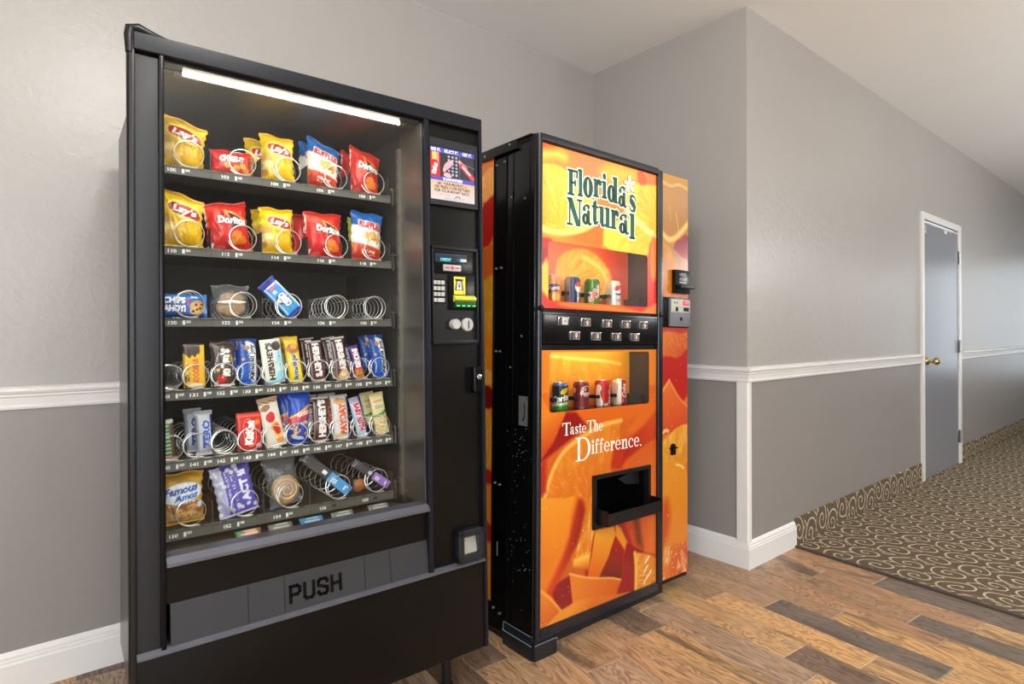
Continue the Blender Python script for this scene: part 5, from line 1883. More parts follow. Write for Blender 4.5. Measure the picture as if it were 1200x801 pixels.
def can_paint(kind, c):
    n = np.ones(len(c.X))
    if kind == 'fanta':
        c.put(n, (226, 130, 70))
        c.poly([(-.03, .075), (.0, .086), (.032, .08), (.03, .06), (-.02, .05)], (40, 44, 90), sm=1)
        c.text('Fanta', .002, .068, .05, .018, (236, 236, 246), rot=8, shear=.2, bold=.03)
        c.ell(.010, .034, .020, .018, (240, 160, 70), 0, .1)
        c.ell(.010, .034, .016, .014, (250, 190, 110), 0, .1)
    elif kind == 'pepsi':
        c.put(n, (34, 52, 96))
        c.rect(-.08, -.010, 0, .2, (150, 148, 146))
        for i in range(12):
            c.rect(-.045, -.016, .012 + i * .007, .0145 + i * .007, (96, 96, 104))
        c.ell(.027, .078, .019, .021, (240, 240, 244), 0, .03)
        c.poly([(.008, .082), (.018, .100), (.036, .099), (.046, .086), (.03, .078)], (206, 40, 50), sm=1)
        c.text('pepsi', .024, .034, .045, .016, (230, 234, 244), rot=90, bold=.03)
    elif kind == 'dew':
        c.put(n, (86, 150, 40), (46, 96, 30), np.clip(np.abs(c.X) / .05, 0, 1))
        for i in range(9):
            c.poly([(-.05 + i * .013, .115), (-.044 + i * .013, .115), (-.06 + i * .016, .02)], (30, 70, 26), sm=0)
        c.poly([(-.022, .06), (.034, .10), (.036, .05), (-.018, .018)], (225, 228, 220), sm=0)
        c.text('MTN', .006, .076, .040, .018, (30, 80, 34), rot=28, shear=.2, bold=.05)
        c.text('DEW', .008, .050, .046, .030, (196, 36, 40), rot=28, shear=.2, bold=.05)
    elif kind == 'diet':
        c.put(n, (222, 222, 224))
        c.rect(-.08, -.004, 0, .2, (214, 206, 192))  # beige half paints in a reflection on the can
        for i in range(8):
            c.rect(-.04, -.012, .03 + i * .008, .0325 + i * .008, (170, 166, 160))
        c.ell(.020, .078, .024, .024, (238, 240, 244), 0, .03)
        c.poly([(-.004, .080), (.004, .100), (.034, .104), (.044, .094), (.03, .086), (.012, .076)], (206, 40, 46), sm=1)
        c.poly([(-.002, .068), (.012, .056), (.036, .058), (.044, .07), (.02, .066)], (40, 70, 150), sm=1)
        c.text('DIET', .020, .036, .030, .012, (120, 124, 134), bold=.03)
    elif kind == 'sprite':
        c.put(n, (18, 40, 62))
        c.rect(-.2, .2, .108, .2, (70, 100, 170))
        c.poly([(-.07, .0), (.08, .0), (.08, .040), (-.0, .030), (-.07, .022)], (60, 158, 48), sm=1)
        c.poly([(-.07, .022), (.08, .040), (.08, .050), (-.07, .034)], (206, 224, 206), sm=1)
        c.ell(.018, .088, .020, .011, (236, 198, 40), 28, .08)
        c.text('Sprite', .006, .056, .078, .034, (240, 246, 240), rot=10, shear=.25, bold=.05)
    elif kind == 'drpepper':
        c.put(n, (112, 34, 44), (150, 60, 62), c.grad(0, .05, 0, 0))
        c.ell(.022, .078, .026, .024, (124, 28, 38), 0, .1)
        c.line([(-.006, .07), (.0, .098), (.026, .104), (.050, .09)], .003, (235, 220, 220))
        c.text('Dr', .012, .090, .020, .016, (240, 228, 226), shear=.2, bold=.04)
        c.text('Pepper', .022, .070, .052, .026, (240, 228, 226), shear=.2, bold=.04)
        c.text('D', -.036, .085, .014, .020, (232, 214, 212), bold=.04)
        c.ell(.0, .012, .012, .006, (214, 160, 160))
    elif kind == 'coke':
        c.put(n, (178, 30, 34))
        c.poly([(-.035, .0), (-.035, .105), (-.012, .105), (-.006, .088), (-.016, .07), (-.010, .05), (.0, .028), (-.006, .0)], (240, 236, 230), sm=2)
        c.text('Coca', .030, .032, .050, .022, (244, 238, 236), rot=78, shear=.35, bold=.03)
        c.text('Cola', .038, .082, .044, .022, (244, 238, 236), rot=78, shear=.35, bold=.03)
        c.ell(.010, .018, .007, .007, (240, 225, 222))
    elif kind == 'dietcoke':
        c.put(n, (216, 206, 196))
        c.rect(.006, .034, 0, .2, (188, 34, 40))
        c.text('Diet', .012, .030, .016, .008, (240, 230, 228), rot=90, shear=.3)
        c.text('Coke', .019, .074, .060, .024, (244, 238, 236), rot=90, shear=.35, bold=.03)


SMI = SM
for win, u, kind in CANS:
    zs = 1.3045 if win == 'upper' else 0.8745
    T = thing('soda_can', CANLAB[kind], 'can', group='display cans in the %s window' % win)
    T.matrix_world = SM @ Matrix.Translation((u, 0.098, zs + 0.0002))
    na = 168
    prof = [(.024, 0), (.0262, .004), (.031, .010), (.0331, .016)] + [(.0331, .016 + .00135 * i) for i in range(1, 66)] + [(.0331, .106), (.0318, .1115), (.0285, .1165), (.0268, .1195)]
    P, Xs, Zs = [], [], []
    for r, z in prof:
        for i in range(na + 1):
            a = -PI + 2 * PI * i / na
            P.append((r * math.sin(a), -r * math.cos(a), z))
            Xs.append(a * .0331)
            Zs.append(z)
    c = Cv(Xs, Zs, (200, 200, 200))
    can_paint(kind, c)
    c.rect(-1, 1, -1, .006, (190, 188, 186))
    me = grid_mesh('can_body', np.array(P), na + 1, len(prof))
    ink(me, c.C)
    b = link('can_body', me, CANM, T)
    b.rotation_euler = (0, 0, R(-40))
    m = MB()
    m.lathe([(.0268, .1193), (.0275, .1205), (.0272, .1222), (.0255, .1222), (.0245, .1185), (.0005, .1185)], (0, 0, 0), 'z', 36)
    m.build('can_lid', LIDM, T)
    # black spring clip on the shelf's rear rail, holding the can
for win, u, kind in CANS:
    zs = 1.3045 if win == 'upper' else 0.8745
    m = MB()
    m.box(u - 0.060, u - 0.030, 0.084, 0.091, zs + 0.046, zs + 0.060, 0.001)
    m.box(u - 0.060, u - 0.055, 0.084, 0.150, zs + 0.046, zs + 0.060, 0.001)
    m.build('can_clip', BLACK, S, False)
for zs, x1_ in ((1.3045, 0.60), (0.8745, 0.58)):
    m = MB()
    m.box(0.03, x1_, 0.128, 0.134, zs + 0.045, zs + 0.058)
    m.build('clip_rail', BLACK, S, False)

# selection buttons
m = MB()
m.box(0.0, 0.712, -0.004, 0.02, 1.1475, 1.2735, 0.004)
BP = m.build('button_panel', BLACKG, S)
m = MB()
m.tube([(0.006, -0.0045, 1.262), (0.704, -0.0045, 1.262)], 0.0014, 6)
m.tube([(0.006, -0.0045, 1.157), (0.704, -0.0045, 1.157)], 0.0014, 6)
m.tube([(0.006, -0.0045, 1.157), (0.006, -0.0045, 1.262)], 0.0014, 6)
m.tube([(0.704, -0.0045, 1.157), (0.704, -0.0045, 1.262)], 0.0014, 6)
m.build('panel_bead', TRIMB, BP)
m = MB()
for x in (-0.010, 0.712):
    m.lathe([(0.001, -0.018), (0.010, -0.015), (0.013, -0.006), (0.013, 0.004), (0.001, 0.004)], (x, 0, 1.283), 'y', 14)
m.build('bumper_knob', BLACK, S)


def p_btn(c, up=True, lit=False):
    c.rect(-1, 1, -1, 1, (52, 52, 54))
    c.rect(-.010, .022, -.013, .013, (178, 174, 168))
    if lit:
        c.rect(-.006, .020, -.011, .011, (214, 214, 210))
        c.poly([(-.002, -.007), (.016, -.005), (.017, .008), (.002, .006)], (150, 150, 146), sm=0)
    else:
        s_ = 1 if up else -1
        c.rect(-.008, .020, -.0115, .0115, (38, 36, 36))
        c.poly([(.006, .010 * s_), (.017, .0), (.012, .0), (.012, -.010 * s_), (.0, -.010 * s_), (.0, .0), (-.005, .0)], (226, 184, 160), sm=0)


BTNS = [(0.1044, 1.2384, 1, 1), (0.2288, 1.2366, 1, 0), (0.3544, 1.2346, 1, 0), (0.4721, 1.2338, 1, 0), (0.5885, 1.2327, 1, 0), (0.167, 1.1836, 0, 0), (0.2883, 1.1815, 0, 0), (0.4125, 1.181, 0, 0), (0.531, 1.1803, 0, 0)]
BTNM = print_mat('button print', 0.3)
for x, z, up, lit in BTNS:
    m = MB()
    m.box(x - 0.028, x + 0.027, -0.0095, -0.003, z - 0.0165, z + 0.0165, 0.002)
    m.build('selection_button', CHROME, BP)
    b = print_panel('button_face', -0.025, 0.0245, -0.0145, 0.0145, 0.0, 0.0016, lambda c, up=up, lit=lit: p_btn(c, up, lit), BTNM, BP)
    b.location = (x, -0.0102, z)

# delivery port
m = MB()
x0, x1, z0, z1 = 0.279, 0.644, 0.411, 0.625
m.box(x0, x0 + 0.018, -0.006, 0.02, z0, z1, 0.002)
m.box(x1 - 0.018, x1, -0.006, 0.02, z0, z1, 0.002)
m.box(x0, x1, -0.006, 0.02, z1 - 0.016, z1, 0.002)
m.box(x0, x1, -0.006, 0.02, z0, z0 + 0.016, 0.002)
DP = m.build('delivery_port', BLACK, S)
m = MB()
m.box(x0 + 0.01, x1 - 0.01, 0.150, 0.160, z0, z1)
m.box(x0 + 0.008, x0 + 0.014, 0.012, 0.155, z0, z1)
m.box(x1 - 0.014, x1 - 0.008, 0.012, 0.155, z0, z1)
m.prism([(0.012, z1 - 0.014), (0.155, z1 - 0.05), (0.155, z1 - 0.02), (0.012, z1)], 0, x0 + 0.012, x1 - 0.012)
m.prism([(0.012, z0 + 0.03), (0.155, z0 + 0.012), (0.155, z0), (0.012, z0)], 0, x0 + 0.012, x1 - 0.012)
m.build('port_liner', BLACKG, DP, False)
m = MB()
m.prism([(x0 + 0.014, 0.605), (x0 + 0.075, 0.560), (x0 + 0.06, 0.53), (x0 + 0.014, 0.50)], 1, 0.05, 0.06)
m.build('port_baffle', CHAR, DP, False)
m = MB()
m.prism([(x1 - 0.014, 0.605), (x1 - 0.15, 0.575), (x1 - 0.10, 0.545), (x1 - 0.014, 0.535)], 1, 0.05, 0.06)
m.build('port_baffle', CHAR, DP, False)
m = MB()      # protruding catch tray
m.box(x0 + 0.024, x1 + 0.010, -0.060, -0.055, 0.432, 0.480, 0.001)
m.box(x0 + 0.024, x0 + 0.029, -0.058, 0.01, 0.432, 0.490, 0.001)
m.box(x1 + 0.005, x1 + 0.010, -0.058, 0.01, 0.432, 0.490, 0.001)
m.box(x0 + 0.024, x1 + 0.010, -0.058, 0.01, 0.432, 0.438, 0.001)
m.build('catch_tray', BLACK, DP, False)

# payment column
m = MB()
m.box(0.728, 0.932, -0.002, 0.012, 1.228, 1.366, 0.002)
m.build('coin_plate', BLACKG, S)
m = MB()
m.box(0.775, 0.928, -0.012, 0.004, 1.233, 1.361, 0.003)
CM = m.build('coin_mechanism', mat('grey coin bezel', (118, 120, 126), 0.4, metal=0.4, noise=0.06), S)
m = MB()
m.box(0.780, 0.924, -0.0145, -0.011, 1.298, 1.357, 0.002)
m.build('coin_face', mat('beige coin face', (186, 182, 172), 0.45), CM)
m = MB()
m.box(0.868, 0.915, -0.0155, -0.013, 1.331, 1.353, 0.001)
m.build('price_display', mat('red price display', (220, 30, 50), 0.3, emit=(235, 40, 60), estr=0.8), CM)
mesh_text('.00', 0.024, 0.010, 0.889, 1.342, -0.0158, 'price_digits', mat('pale red digits', (250, 190, 190), 0.4, emit=(250, 170, 170), estr=0.8), CM)
m = MB()
m.box(0.872, 0.914, -0.0158, -0.013, 1.304, 1.322, 0.001)
m.box(0.812, 0.830, -0.0158, -0.013, 1.302, 1.322, 0.001)
m.box(0.800, 0.806, -0.0158, -0.013, 1.338, 1.345)
m.box(0.818, 0.824, -0.0158, -0.013, 1.338, 1.345)
m.build('coin_slot', BLACKG, CM, False)
m = MB()
m.lathe([(0.0005, 0), (0.008, 0), (0.008, -0.0035), (0.0005, -0.0035)], (0.857, -0.0115, 1.268), 'y', 14)
m.build('keyhole', BLACKG, CM)
m = MB()
m.box(0.808, 0.921, -0.016, 0.006, 1.386, 1.494, 0.004)
CRD = m.build('card_reader', BLACKG, S)
m = MB()
m.box(0.826, 0.936, -0.034, -0.014, 1.407, 1.425, 0.003)
m.build('card_slot', BLACK, CRD)
WP2 = mat('white line print', (200, 204, 206), 0.4)
mesh_text('CREDIT', 0.050, 0.012, 0.865, 1.474, -0.0164, 'reader_text', WP2, CRD, rot=4)
mesh_text('OR DEBIT', 0.060, 0.011, 0.868, 1.450, -0.0164, 'reader_text', WP2, CRD)
m = MB()
m.box(0.838, 0.868, -0.0166, -0.0155, 1.434, 1.4385)
m.box(0.872, 0.890, -0.0166, -0.0155, 1.434, 1.4385)
m.build('reader_mark', WP2, CRD, False)
m = MB()      # lock with a little arched cover
m.prism([(0.798, 0.648), (0.828, 0.648), (0.828, 0.688), (0.820, 0.698), (0.806, 0.698), (0.798, 0.688)], 1, -0.004, 0.006)
m.box(0.785, 0.842, -0.006, 0.002, 0.676, 0.681)
m.build('door_lock', BLACKG, S, False)

# ------------------------------------------------------------------ snacks in the machine: each packet a thing of its own
BAGM = print_mat('foil bag print', 0.30, spec=0.6, bump=0.10)
BARM = print_mat('wrapper print', 0.30, spec=0.6, bump=0.06)


def pillow(W, H, D, kind, seed, step, skew=0.0):
    """closed packet: returns points (front grid + back grid), quads, front sample coordinates. origin bottom centre, front faces -y"""
    nx, nz = max(10, int(W / step)), max(12, int(H / step))
    u, v = np.meshgrid(np.linspace(-1, 1, nx), np.linspace(0, 1, nz))
    r = np.random.default_rng(seed)
    if kind == 'bag':
        seal, px, pw = 0.055, 2.2, 0.75
    elif kind == 'bar':
        seal, px, pw = 0.085, 5.0, 0.55
    elif kind == 'hbar':          # lying bar: seals at the two sides
        seal, px, pw = 0.09, 5.0, 0.55
    else:                          # 'box' wrapper, square ends
        seal, px, pw = 0.02, 9.0, 0.4
    if kind == 'hbar':
        a, b = v * 2 - 1, (u + 1) / 2
    else:
        a, b = u, v
    e = np.clip((np.minimum(b, 1 - b) - seal * 0.7) / 0.30, 0, 1)
    e = np.sin(e * PI / 2) ** pw
    t = (1 - np.abs(a) ** px) ** 0.7 * e
    wr = vnoise(u * 3 + 9, v * 4 + seed, 1.0, seed) - 0.5
    wr2 = vnoise(u * 9 + 9 + v * 5, v * 8 + seed + u * 3, 1.0, seed + 1) - 0.5
    amp = {'bag': 0.20, 'bar': 0.12, 'hbar': 0.10}.get(kind, 0.04)
    rim = np.clip(1 - np.abs(u), 0, 1) ** 0.5 * np.clip(1 - np.abs(2 * v - 1), 0, 1) ** 0.5
    yf = -D / 2 * (t + amp * (wr * 1.2 + wr2 * 0.7) * np.minimum(rim * 2, 1))
    yb = D / 2 * (t * 0.9 + 0.04 * rim)
    X = u * W / 2
    Z = v * H
    if kind == 'bag':
        X = X * (1 - 0.05 * np.sin(v * PI) ** 2 * np.abs(u)) + 0.0015 * np.sin(v * 40 + seed) * np.abs(u) ** 6
        Z = Z + 0.0025 * np.sin(u * 5 + seed) * v
        X = X * (1 + 0.05 * np.clip((v - 0.75) * 4, 0, 1) + 0.03 * np.clip((0.15 - v) * 6, 0, 1))
    Z0 = Z.ravel().copy()
    Z = Z + math.tan(R(skew)) * X * v ** 1.5
    if kind in ('bar', 'hbar'):
        zig = 0.0012 * np.abs(((np.arange(nx) % 4) - 2) / 2.0 - 0.5)
        if kind == 'bar':
            Z = Z + np.where(v > 0.97, zig[None, :], 0)
            X = X * (1 + 0.05 * (np.abs(2 * v - 1) > 0.86))
        yf = yf + 0.0012 * np.sin(b * 160) * (np.minimum(b, 1 - b) < seal)
    yb = np.maximum(yb, yf + 0.0004)
    yb[0], yb[-1], yb[:, 0], yb[:, -1] = yf[0], yf[-1], yf[:, 0], yf[:, -1]
    F = np.column_stack([X.ravel(), yf.ravel(), Z.ravel()])
    B = np.column_stack([X.ravel(), yb.ravel(), Z.ravel()])
    i = np.arange(nx * nz).reshape(nz, nx)
    q = np.stack([i[:-1, :-1], i[:-1, 1:], i[1:, 1:], i[1:, :-1]], -1).reshape(-1, 4)
    q2 = q[:, ::-1] + nx * nz
    return np.vstack([F, B]), np.vstack([q, q2]), X.ravel(), Z0


def snack(name, label, cat, group, u, w, W, H, D, paint, base, tilt=0.0, yaw=0.0, lean=4.0, v=0.212, kind='bag', seed=1, material=None, step=None, skew=0.0):
    step = step or (0.0021 if kind == 'bag' else 0.0015)
    P, q, X, Z = pillow(W, H, D, kind, seed, step, skew)
    c = Cv(X, Z, base)
    paint(c, W, H)
    me = bpy.data.meshes.new(name)
    fill_mesh(me, P, q)
    ink(me, np.vstack([c.C, c.C]))
    o = link(name, me, material or (BAGM if kind == 'bag' else BARM))
    tag(o, label, cat, group)
    o.matrix_world = AM @ Matrix.Translation((u, v if v < 0.1 else max(v, TV + 0.0125 + D * 0.52), w)) @ Euler((R(-lean), R(tilt), R(yaw)), 'XYZ').to_matrix().to_4x4()
    return o


def behind(o, dv, du, label, dw=0.0):
    c = o.copy()
    COL.objects.link(c)
    c['label'] = label
    c.matrix_world = AM @ Matrix.Translation((du, dv, dw)) @ AM.inverted() @ o.matrix_world
    return c


# --- prints (coordinates in metres on the packet, x across from the middle, y up)
def chipsheap(c, pts, r, cols, seed=3):
    g = random.Random(seed)
    for x, y in pts:
        a = g.uniform(0, 180)
        c.ell(x, y, r * g.uniform(.8, 1.2), r * g.uniform(.5, .8), cols[g.randrange(len(cols))], a, .12)
        c.ell(x + r * .15, y + r * .1, r * .6, r * .32, [min(255, k + 22) for k in cols[0]], a, .3, .7)


def p_lays(classic=True, dim=1.0):
    def f(c, W, H):
        y = lambda k: k * H
        x = lambda k: k * W
        c.put(np.ones(len(c.X)), (244, 200, 22), (236, 182, 14), c.grad(0, H, 0, 0))
        c.rect(-1, 1, y(.93), 1, (226, 168, 16))
        c.poly([(x(-.55), y(.70)), (x(-.2), y(.74)), (x(.25), y(.86)), (x(.55), y(.96)), (x(.55), y(.80)), (x(.1), y(.72)), (x(-.3), y(.62)), (x(-.55), y(.55))], (252, 224, 90), soft=.012, a=.8)
        c.ell(x(-.40), y(.42), W * .22, H * .13, (206, 158, 84), 20, .1)
        c.ell(x(-.36), y(.27), W * .26, H * .12, (240, 206, 120), 35, .1)
        c.ell(x(-.34), y(.27), W * .18, H * .07, (250, 226, 150), 35, .3)
        c.ell(x(-.20), y(.20), W * .20, H * .07, (232, 190, 96), -15, .1)
        c.ell(x(-.44), y(.15), W * .14, H * .07, (196, 140, 66), 0, .15)
        # red ribbon
        c.ell(x(.05), y(.66), W * .41, H * .165, (252, 232, 120), -12, .04)
        c.poly([(x(-.33), y(.67)), (x(-.27), y(.78)), (x(.02), y(.765)), (x(.36), y(.72)), (x(.43), y(.60)), (x(.38), y(.51)), (x(.10), y(.54)), (x(-.20), y(.58))], (186, 30, 30), sm=1)
        c.poly([(x(-.24), y(.64)), (x(.35), y(.57)), (x(.32), y(.545)), (x(.10), y(.575)), (x(-.14), y(.605))], (140, 18, 22), sm=1)
        c.text("Lay's", x(.05), y(.645), W * .56, H * .17, (252, 250, 246), rot=-5, shear=.18, bold=.045)
        if classic:
            c.text('Classic', x(.12), y(.46), W * .40, H * .06, (150, 110, 20), rot=-4, shear=.1)
        c.specks(4, 60, .9, (255, 240, 170), .5)
    return f


def p_doritos(c, W, H):
    x = lambda k: k * W
    y = lambda k: k * H
    c.put(np.ones(len(c.X)), (212, 44, 34), (196, 30, 30), c.grad(0, H, 0, 0))
    c.rect(-1, 1, y(.94), 1, (188, 40, 34))
    c.poly([(x(-.5), y(.95)), (x(-.10), y(.86)), (x(.10), y(.90)), (x(-.05), y(.80)), (x(-.3), y(.72))], (228, 76, 62), soft=.01, a=.8)
    c.poly([(x(-.04), y(.80)), (x(.40), y(.58)), (x(.06), y(.42)), (x(.10), y(.60))], (34, 26, 26), sm=0)
    c.line([(x(-.06), y(.82)), (x(.20), y(.70)), (x(.42), y(.60))], .003, (244, 180, 60), sm=0)
    c.line([(x(-.06), y(.82)), (x(.02), y(.66))], .003, (244, 180, 60), sm=0)
    c.poly([(x(-.06), y(.12)), (x(.14), y(.36)), (x(.22), y(.10))], (236, 142, 34), sm=1)
    c.poly([(x(.10), y(.10)), (x(.30), y(.34)), (x(.44), y(.14))], (226, 120, 28), sm=1)
    c.poly([(x(-.02), y(.22)), (x(.10), y(.40)), (x(.30), y(.36)), (x(.24), y(.22))], (230, 132, 40), sm=1)
    c.specks(6, 260, .72, (196, 84, 24), .5, ((c.Y < y(.38)) & (c.X > x(-.06)) & (c.X < x(.44))) * 1.0)
    c.text('Doritos', x(.10), y(.60), W * .66, H * .155, (250, 250, 248), rot=-6, bold=.05, outline=(36, 26, 26), ow=.0016)
    c.poly([(x(-.5), y(.12)), (x(-.36), y(.16)), (x(-.40), y(.03)), (x(-.5), y(.02))], (238, 232, 228), sm=1)
    c.poly([(x(-.38), y(.06)), (x(-.2), y(.12)), (x(-.06), y(.05)), (x(-.3), y(.02))], (224, 90, 80), sm=1)
    c.rect(x(-.5), x(-.455), y(.5), y(.9), (224, 220, 214), .85)


def p_ruffles(c, W, H):
    x = lambda k: k * W
    y = lambda k: k * H
    c.put(np.ones(len(c.X)), (238, 234, 228))
    c.poly([(x(-.6), y(1.1)), (x(.6), y(1.1)), (x(.6), y(.62)), (x(.1), y(.60)), (x(-.2), y(.66)), (x(-.6), y(.74))], (42, 112, 190), (30, 84, 160), (0, H, 0, y(.6)), soft=.004)
    c.poly([(x(-.6), y(.34)), (x(-.1), y(.30)), (x(.6), y(.22)), (x(.6), y(-.1)), (x(-.6), y(-.1))], (206, 66, 30), (188, 44, 26), (0, y(.3), 0, 0), soft=.006)
    chipsheap(c, [(x(-.05), y(.50)), (x(.14), y(.52)), (x(.26), y(.47)), (x(.06), y(.44)), (x(.30), y(.40))], W * .13, [(214, 160, 80), (196, 132, 60), (232, 188, 110)], 9)
    for i in range(7):
        c.line([(x(-.02 + i * .055), y(.56)), (x(.02 + i * .055), y(.40))], .0012, (170, 112, 48), a=.6, sm=0)
    c.ell(x(.16), y(.36), W * .11, H * .05, (240, 236, 224), 0, .1)
    c.ell(x(.18), y(.44), W * .09, H * .05, (226, 150, 50), 0, .1)
    c.text('RUFFLES', x(.06), y(.71), W * .72, H * .15, (200, 38, 44), rot=-5, bold=.07, outline=(246, 244, 244), ow=.0022)
    c.text('CHEDDAR', x(.05), y(.175), W * .42, H * .05, (244, 232, 222), rot=-6, bold=.03)
    c.text('SOUR CREAM', x(.05), y(.115), W * .44, H * .04, (238, 210, 196), rot=-6)
    c.ell(x(-.42), y(.26), W * .07, H * .07, (230, 120, 40), 0, .1)
    c.rect(-1, 1, y(.955), 1, (36, 92, 164))


def p_cheezit(c, W, H):
    x = lambda k: k * W
    y = lambda k: k * H
    c.put(np.ones(len(c.X)), (216, 44, 38), (198, 30, 32), c.grad(0, H, 0, 0))
    for a, b, r in ((-.12, .34, 12), (.10, .26, -18), (.26, .36, 30), (.02, .18, 5), (.34, .20, -10)):
        s = W * .075
        q = [(-s, -s), (s, -s), (s, s), (-s, s)]
        ca, sa = math.cos(R(r)), math.sin(R(r))
        c.poly([(x(a) + p * ca - t * sa, y(b) + p * sa + t * ca) for p, t in q], (240, 166, 50), sm=1)
        c.ell(x(a), y(b), .0018, .0018, (200, 110, 30))
    c.poly([(x(-.5), y(.12)), (x(-.1), y(.16)), (x(.4), y(.30)), (x(.5), y(.28)), (x(.3), y(.08)), (x(-.3), y(.02))], (232, 92, 84), soft=.006, a=.55)
    c.text('CHEEZ-IT', x(.0), y(.60), W * .60, H * .25, (252, 250, 246), bold=.06, outline=(150, 16, 22), ow=.0010)


def p_ahoy(c, W, H):
    x = lambda k: k * W
    y = lambda k: k * H
    c.put(np.ones(len(c.X)), (40, 116, 202), (24, 84, 176), c.grad(0, H, 0, 0))
    c.text('CHIPS', x(-.16), y(.70), W * .42, H * .28, (250, 250, 252), rot=-2, bold=.06, outline=(20, 50, 120), ow=.0014)
    c.text('AHOY!', x(-.16), y(.34), W * .42, H * .30, (250, 250, 252), rot=-2, bold=.06, outline=(20, 50, 120), ow=.0014)
    c.ell(x(.30), y(.40), H * .32, H * .30, (214, 164, 96), 0, .1)
    c.ell(x(.24), y(.24), H * .22, H * .16, (226, 186, 124), 10, .1)
    for a, b in ((.26, .5), (.34, .36), (.28, .30), (.38, .52), (.2, .22)):
        c.ell(x(a), y(b), H * .06, H * .05, (84, 50, 30), 0, .2)
    c.rect(x(.10), x(.14), y(.44), y(.74), (206, 40, 50))
    c.rect(x(.155), x(.30), y(.80), y(.86), (236, 240, 246))
    c.poly([(x(.40), y(.2)), (x(.5), y(.5)), (x(.5), y(.1))], (110, 176, 236), sm=1, soft=.004)


def p_oreo(c, W, H):
    x = lambda k: k * W
    y = lambda k: k * H
    c.put(np.ones(len(c.X)), (34, 64, 160), (60, 160, 226), c.grad(0, y(.95), 0, y(.6)))
    c.rect(-1, 1, y(.87), 2, (36, 50, 150))
    c.rect(-1, 1, -1, y(.09), (28, 56, 160))
    c.rect(x(-.42), x(-.34), y(.1), y(.86), (220, 236, 250), .9)
    c.rect(x(.36), x(.46), y(.08), y(.88), (232, 240, 252), .95)
    c.rect(x(-.3), x(.3), y(.83), y(.86), (232, 240, 250))
    c.rect(x(-.2), x(.1), y(.76), y(.82), (206, 60, 80))
    c.ell(x(-.05), y(.47), W * .34, W * .30, (34, 44, 96), 0, .05)
    c.ell(x(-.05), y(.47), W * .34, W * .16, (232, 234, 236), 0, .05)
    c.text('OREO', x(.04), y(.42), H * .34, W * .40, (252, 252, 254), rot=-90, bold=.07, outline=(30, 50, 140), ow=.0022)
    c.ell(x(-.1), y(.68), W * .12, W * .10, (180, 216, 244), 0, .2)


def vtext(c, s, W, H, cx, cy, ln, th, col, up=True, **k):
    """lettering running along an upright bar"""
    c.text(s, cx * W, cy * H, ln * H, th * W, col, rot=90 if up else -90, **k)


def p_goodbar(c, W, H):
    x = lambda k: k * W
    y = lambda k: k * H
    c.put(np.ones(len(c.X)), (240, 198, 36), (228, 178, 28), c.grad(0, H, 0, 0))
    c.poly([(x(-.6), y(.84)), (x(-.35), y(.74)), (x(-.2), y(.66)), (x(-.08), y(.76)), (x(.05), y(.66)), (x(.14), y(.78)), (x(.28), y(.74)), (x(.30), y(1.1)), (x(-.6), y(1.1))], (74, 50, 40), sm=1)
    c.rect(-1, 1, y(.97), 2, (50, 36, 30))
    vtext(c, 'GOODBAR', W, H, .06, .36, .62, .30, (222, 96, 28), bold=.06)
    vtext(c, 'MR.', W, H, -.30, .24, .20, .18, (110, 60, 24), bold=.03)
    vtext(c, 'MILK', W, H, -.30, .46, .18, .12, (140, 84, 26))
    c.ell(x(.05), y(.06), W * .36, H * .045, (240, 226, 190), 0, .1)
    c.rect(-1, 1, -1, y(.02), (210, 150, 30))


def p_mms(c, W, H):
    x = lambda k: k * W
    y = lambda k: k * H
    c.put(np.ones(len(c.X)), (66, 46, 38), (84, 60, 48), c.grad(0, H, 0, 0))
    vtext(c, "m&m's", W, H, .08, .52, .62, .44, (244, 242, 238), bold=.07, outline=(40, 26, 22), ow=.001)
    c.ell(x(.0), y(.80), W * .10, W * .10, (214, 210, 204), 0, .1)
    c.ell(x(-.06), y(.16), W * .20, W * .17, (206, 40, 44), 0, .06)
    c.ell(x(-.02), y(.19), W * .05, W * .04, (244, 170, 170), 0, .3)
    c.ell(x(-.22), y(.36), W * .08, W * .07, (236, 186, 40), 0, .08)
    c.ell(x(-.26), y(.48), W * .07, W * .06, (60, 120, 190), 0, .08)
    c.ell(x(.32), y(.60), W * .10, H * .08, (150, 130, 60), 0, .2)
    c.line([(x(-.36), y(.30)), (x(-.30), y(.55)), (x(-.16), y(.74))], .0016, (220, 220, 224))
    c.line([(x(.40), y(.22)), (x(.42), y(.5)), (x(.36), y(.7))], .0016, (220, 220, 224))
    c.rect(x(-.5), x(.5), -1, y(.05), (226, 220, 214))
    c.rect(x(-.46), x(-.2), y(.06), y(.10), (220, 206, 200))


def p_almond(c, W, H):
    x = lambda k: k * W
    y = lambda k: k * H
    c.put(np.ones(len(c.X)), (24, 92, 190), (30, 70, 150), c.grad(0, 0, 0, H))
    c.rect(-1, 1, y(.86), 2, (30, 58, 130))
    c.poly([(x(-.1), y(1)), (x(.5), y(.85)), (x(.5), y(.1)), (x(.2), y(.0)), (x(.1), y(.3)), (x(.15), y(.6)), (x(-.1), y(.78))], (226, 230, 238), soft=.004)
    c.ell(x(-.05), y(.80), W * .16, H * .05, (180, 128, 80), 30, .2)
    c.ell(x(-.26), y(.55), W * .10, H * .03, (206, 150, 96), 20, .2)
    vtext(c, 'Almond Joy', W, H, .24, .48, .80, .34, (40, 40, 48), bold=.05, outline=(240, 242, 246), ow=.001)
    c.line([(x(-.38), y(.12)), (x(-.30), y(.3)), (x(-.36), y(.44))], .002, (200, 220, 244))
    c.specks(9, 160, .93, (230, 240, 250), .8)


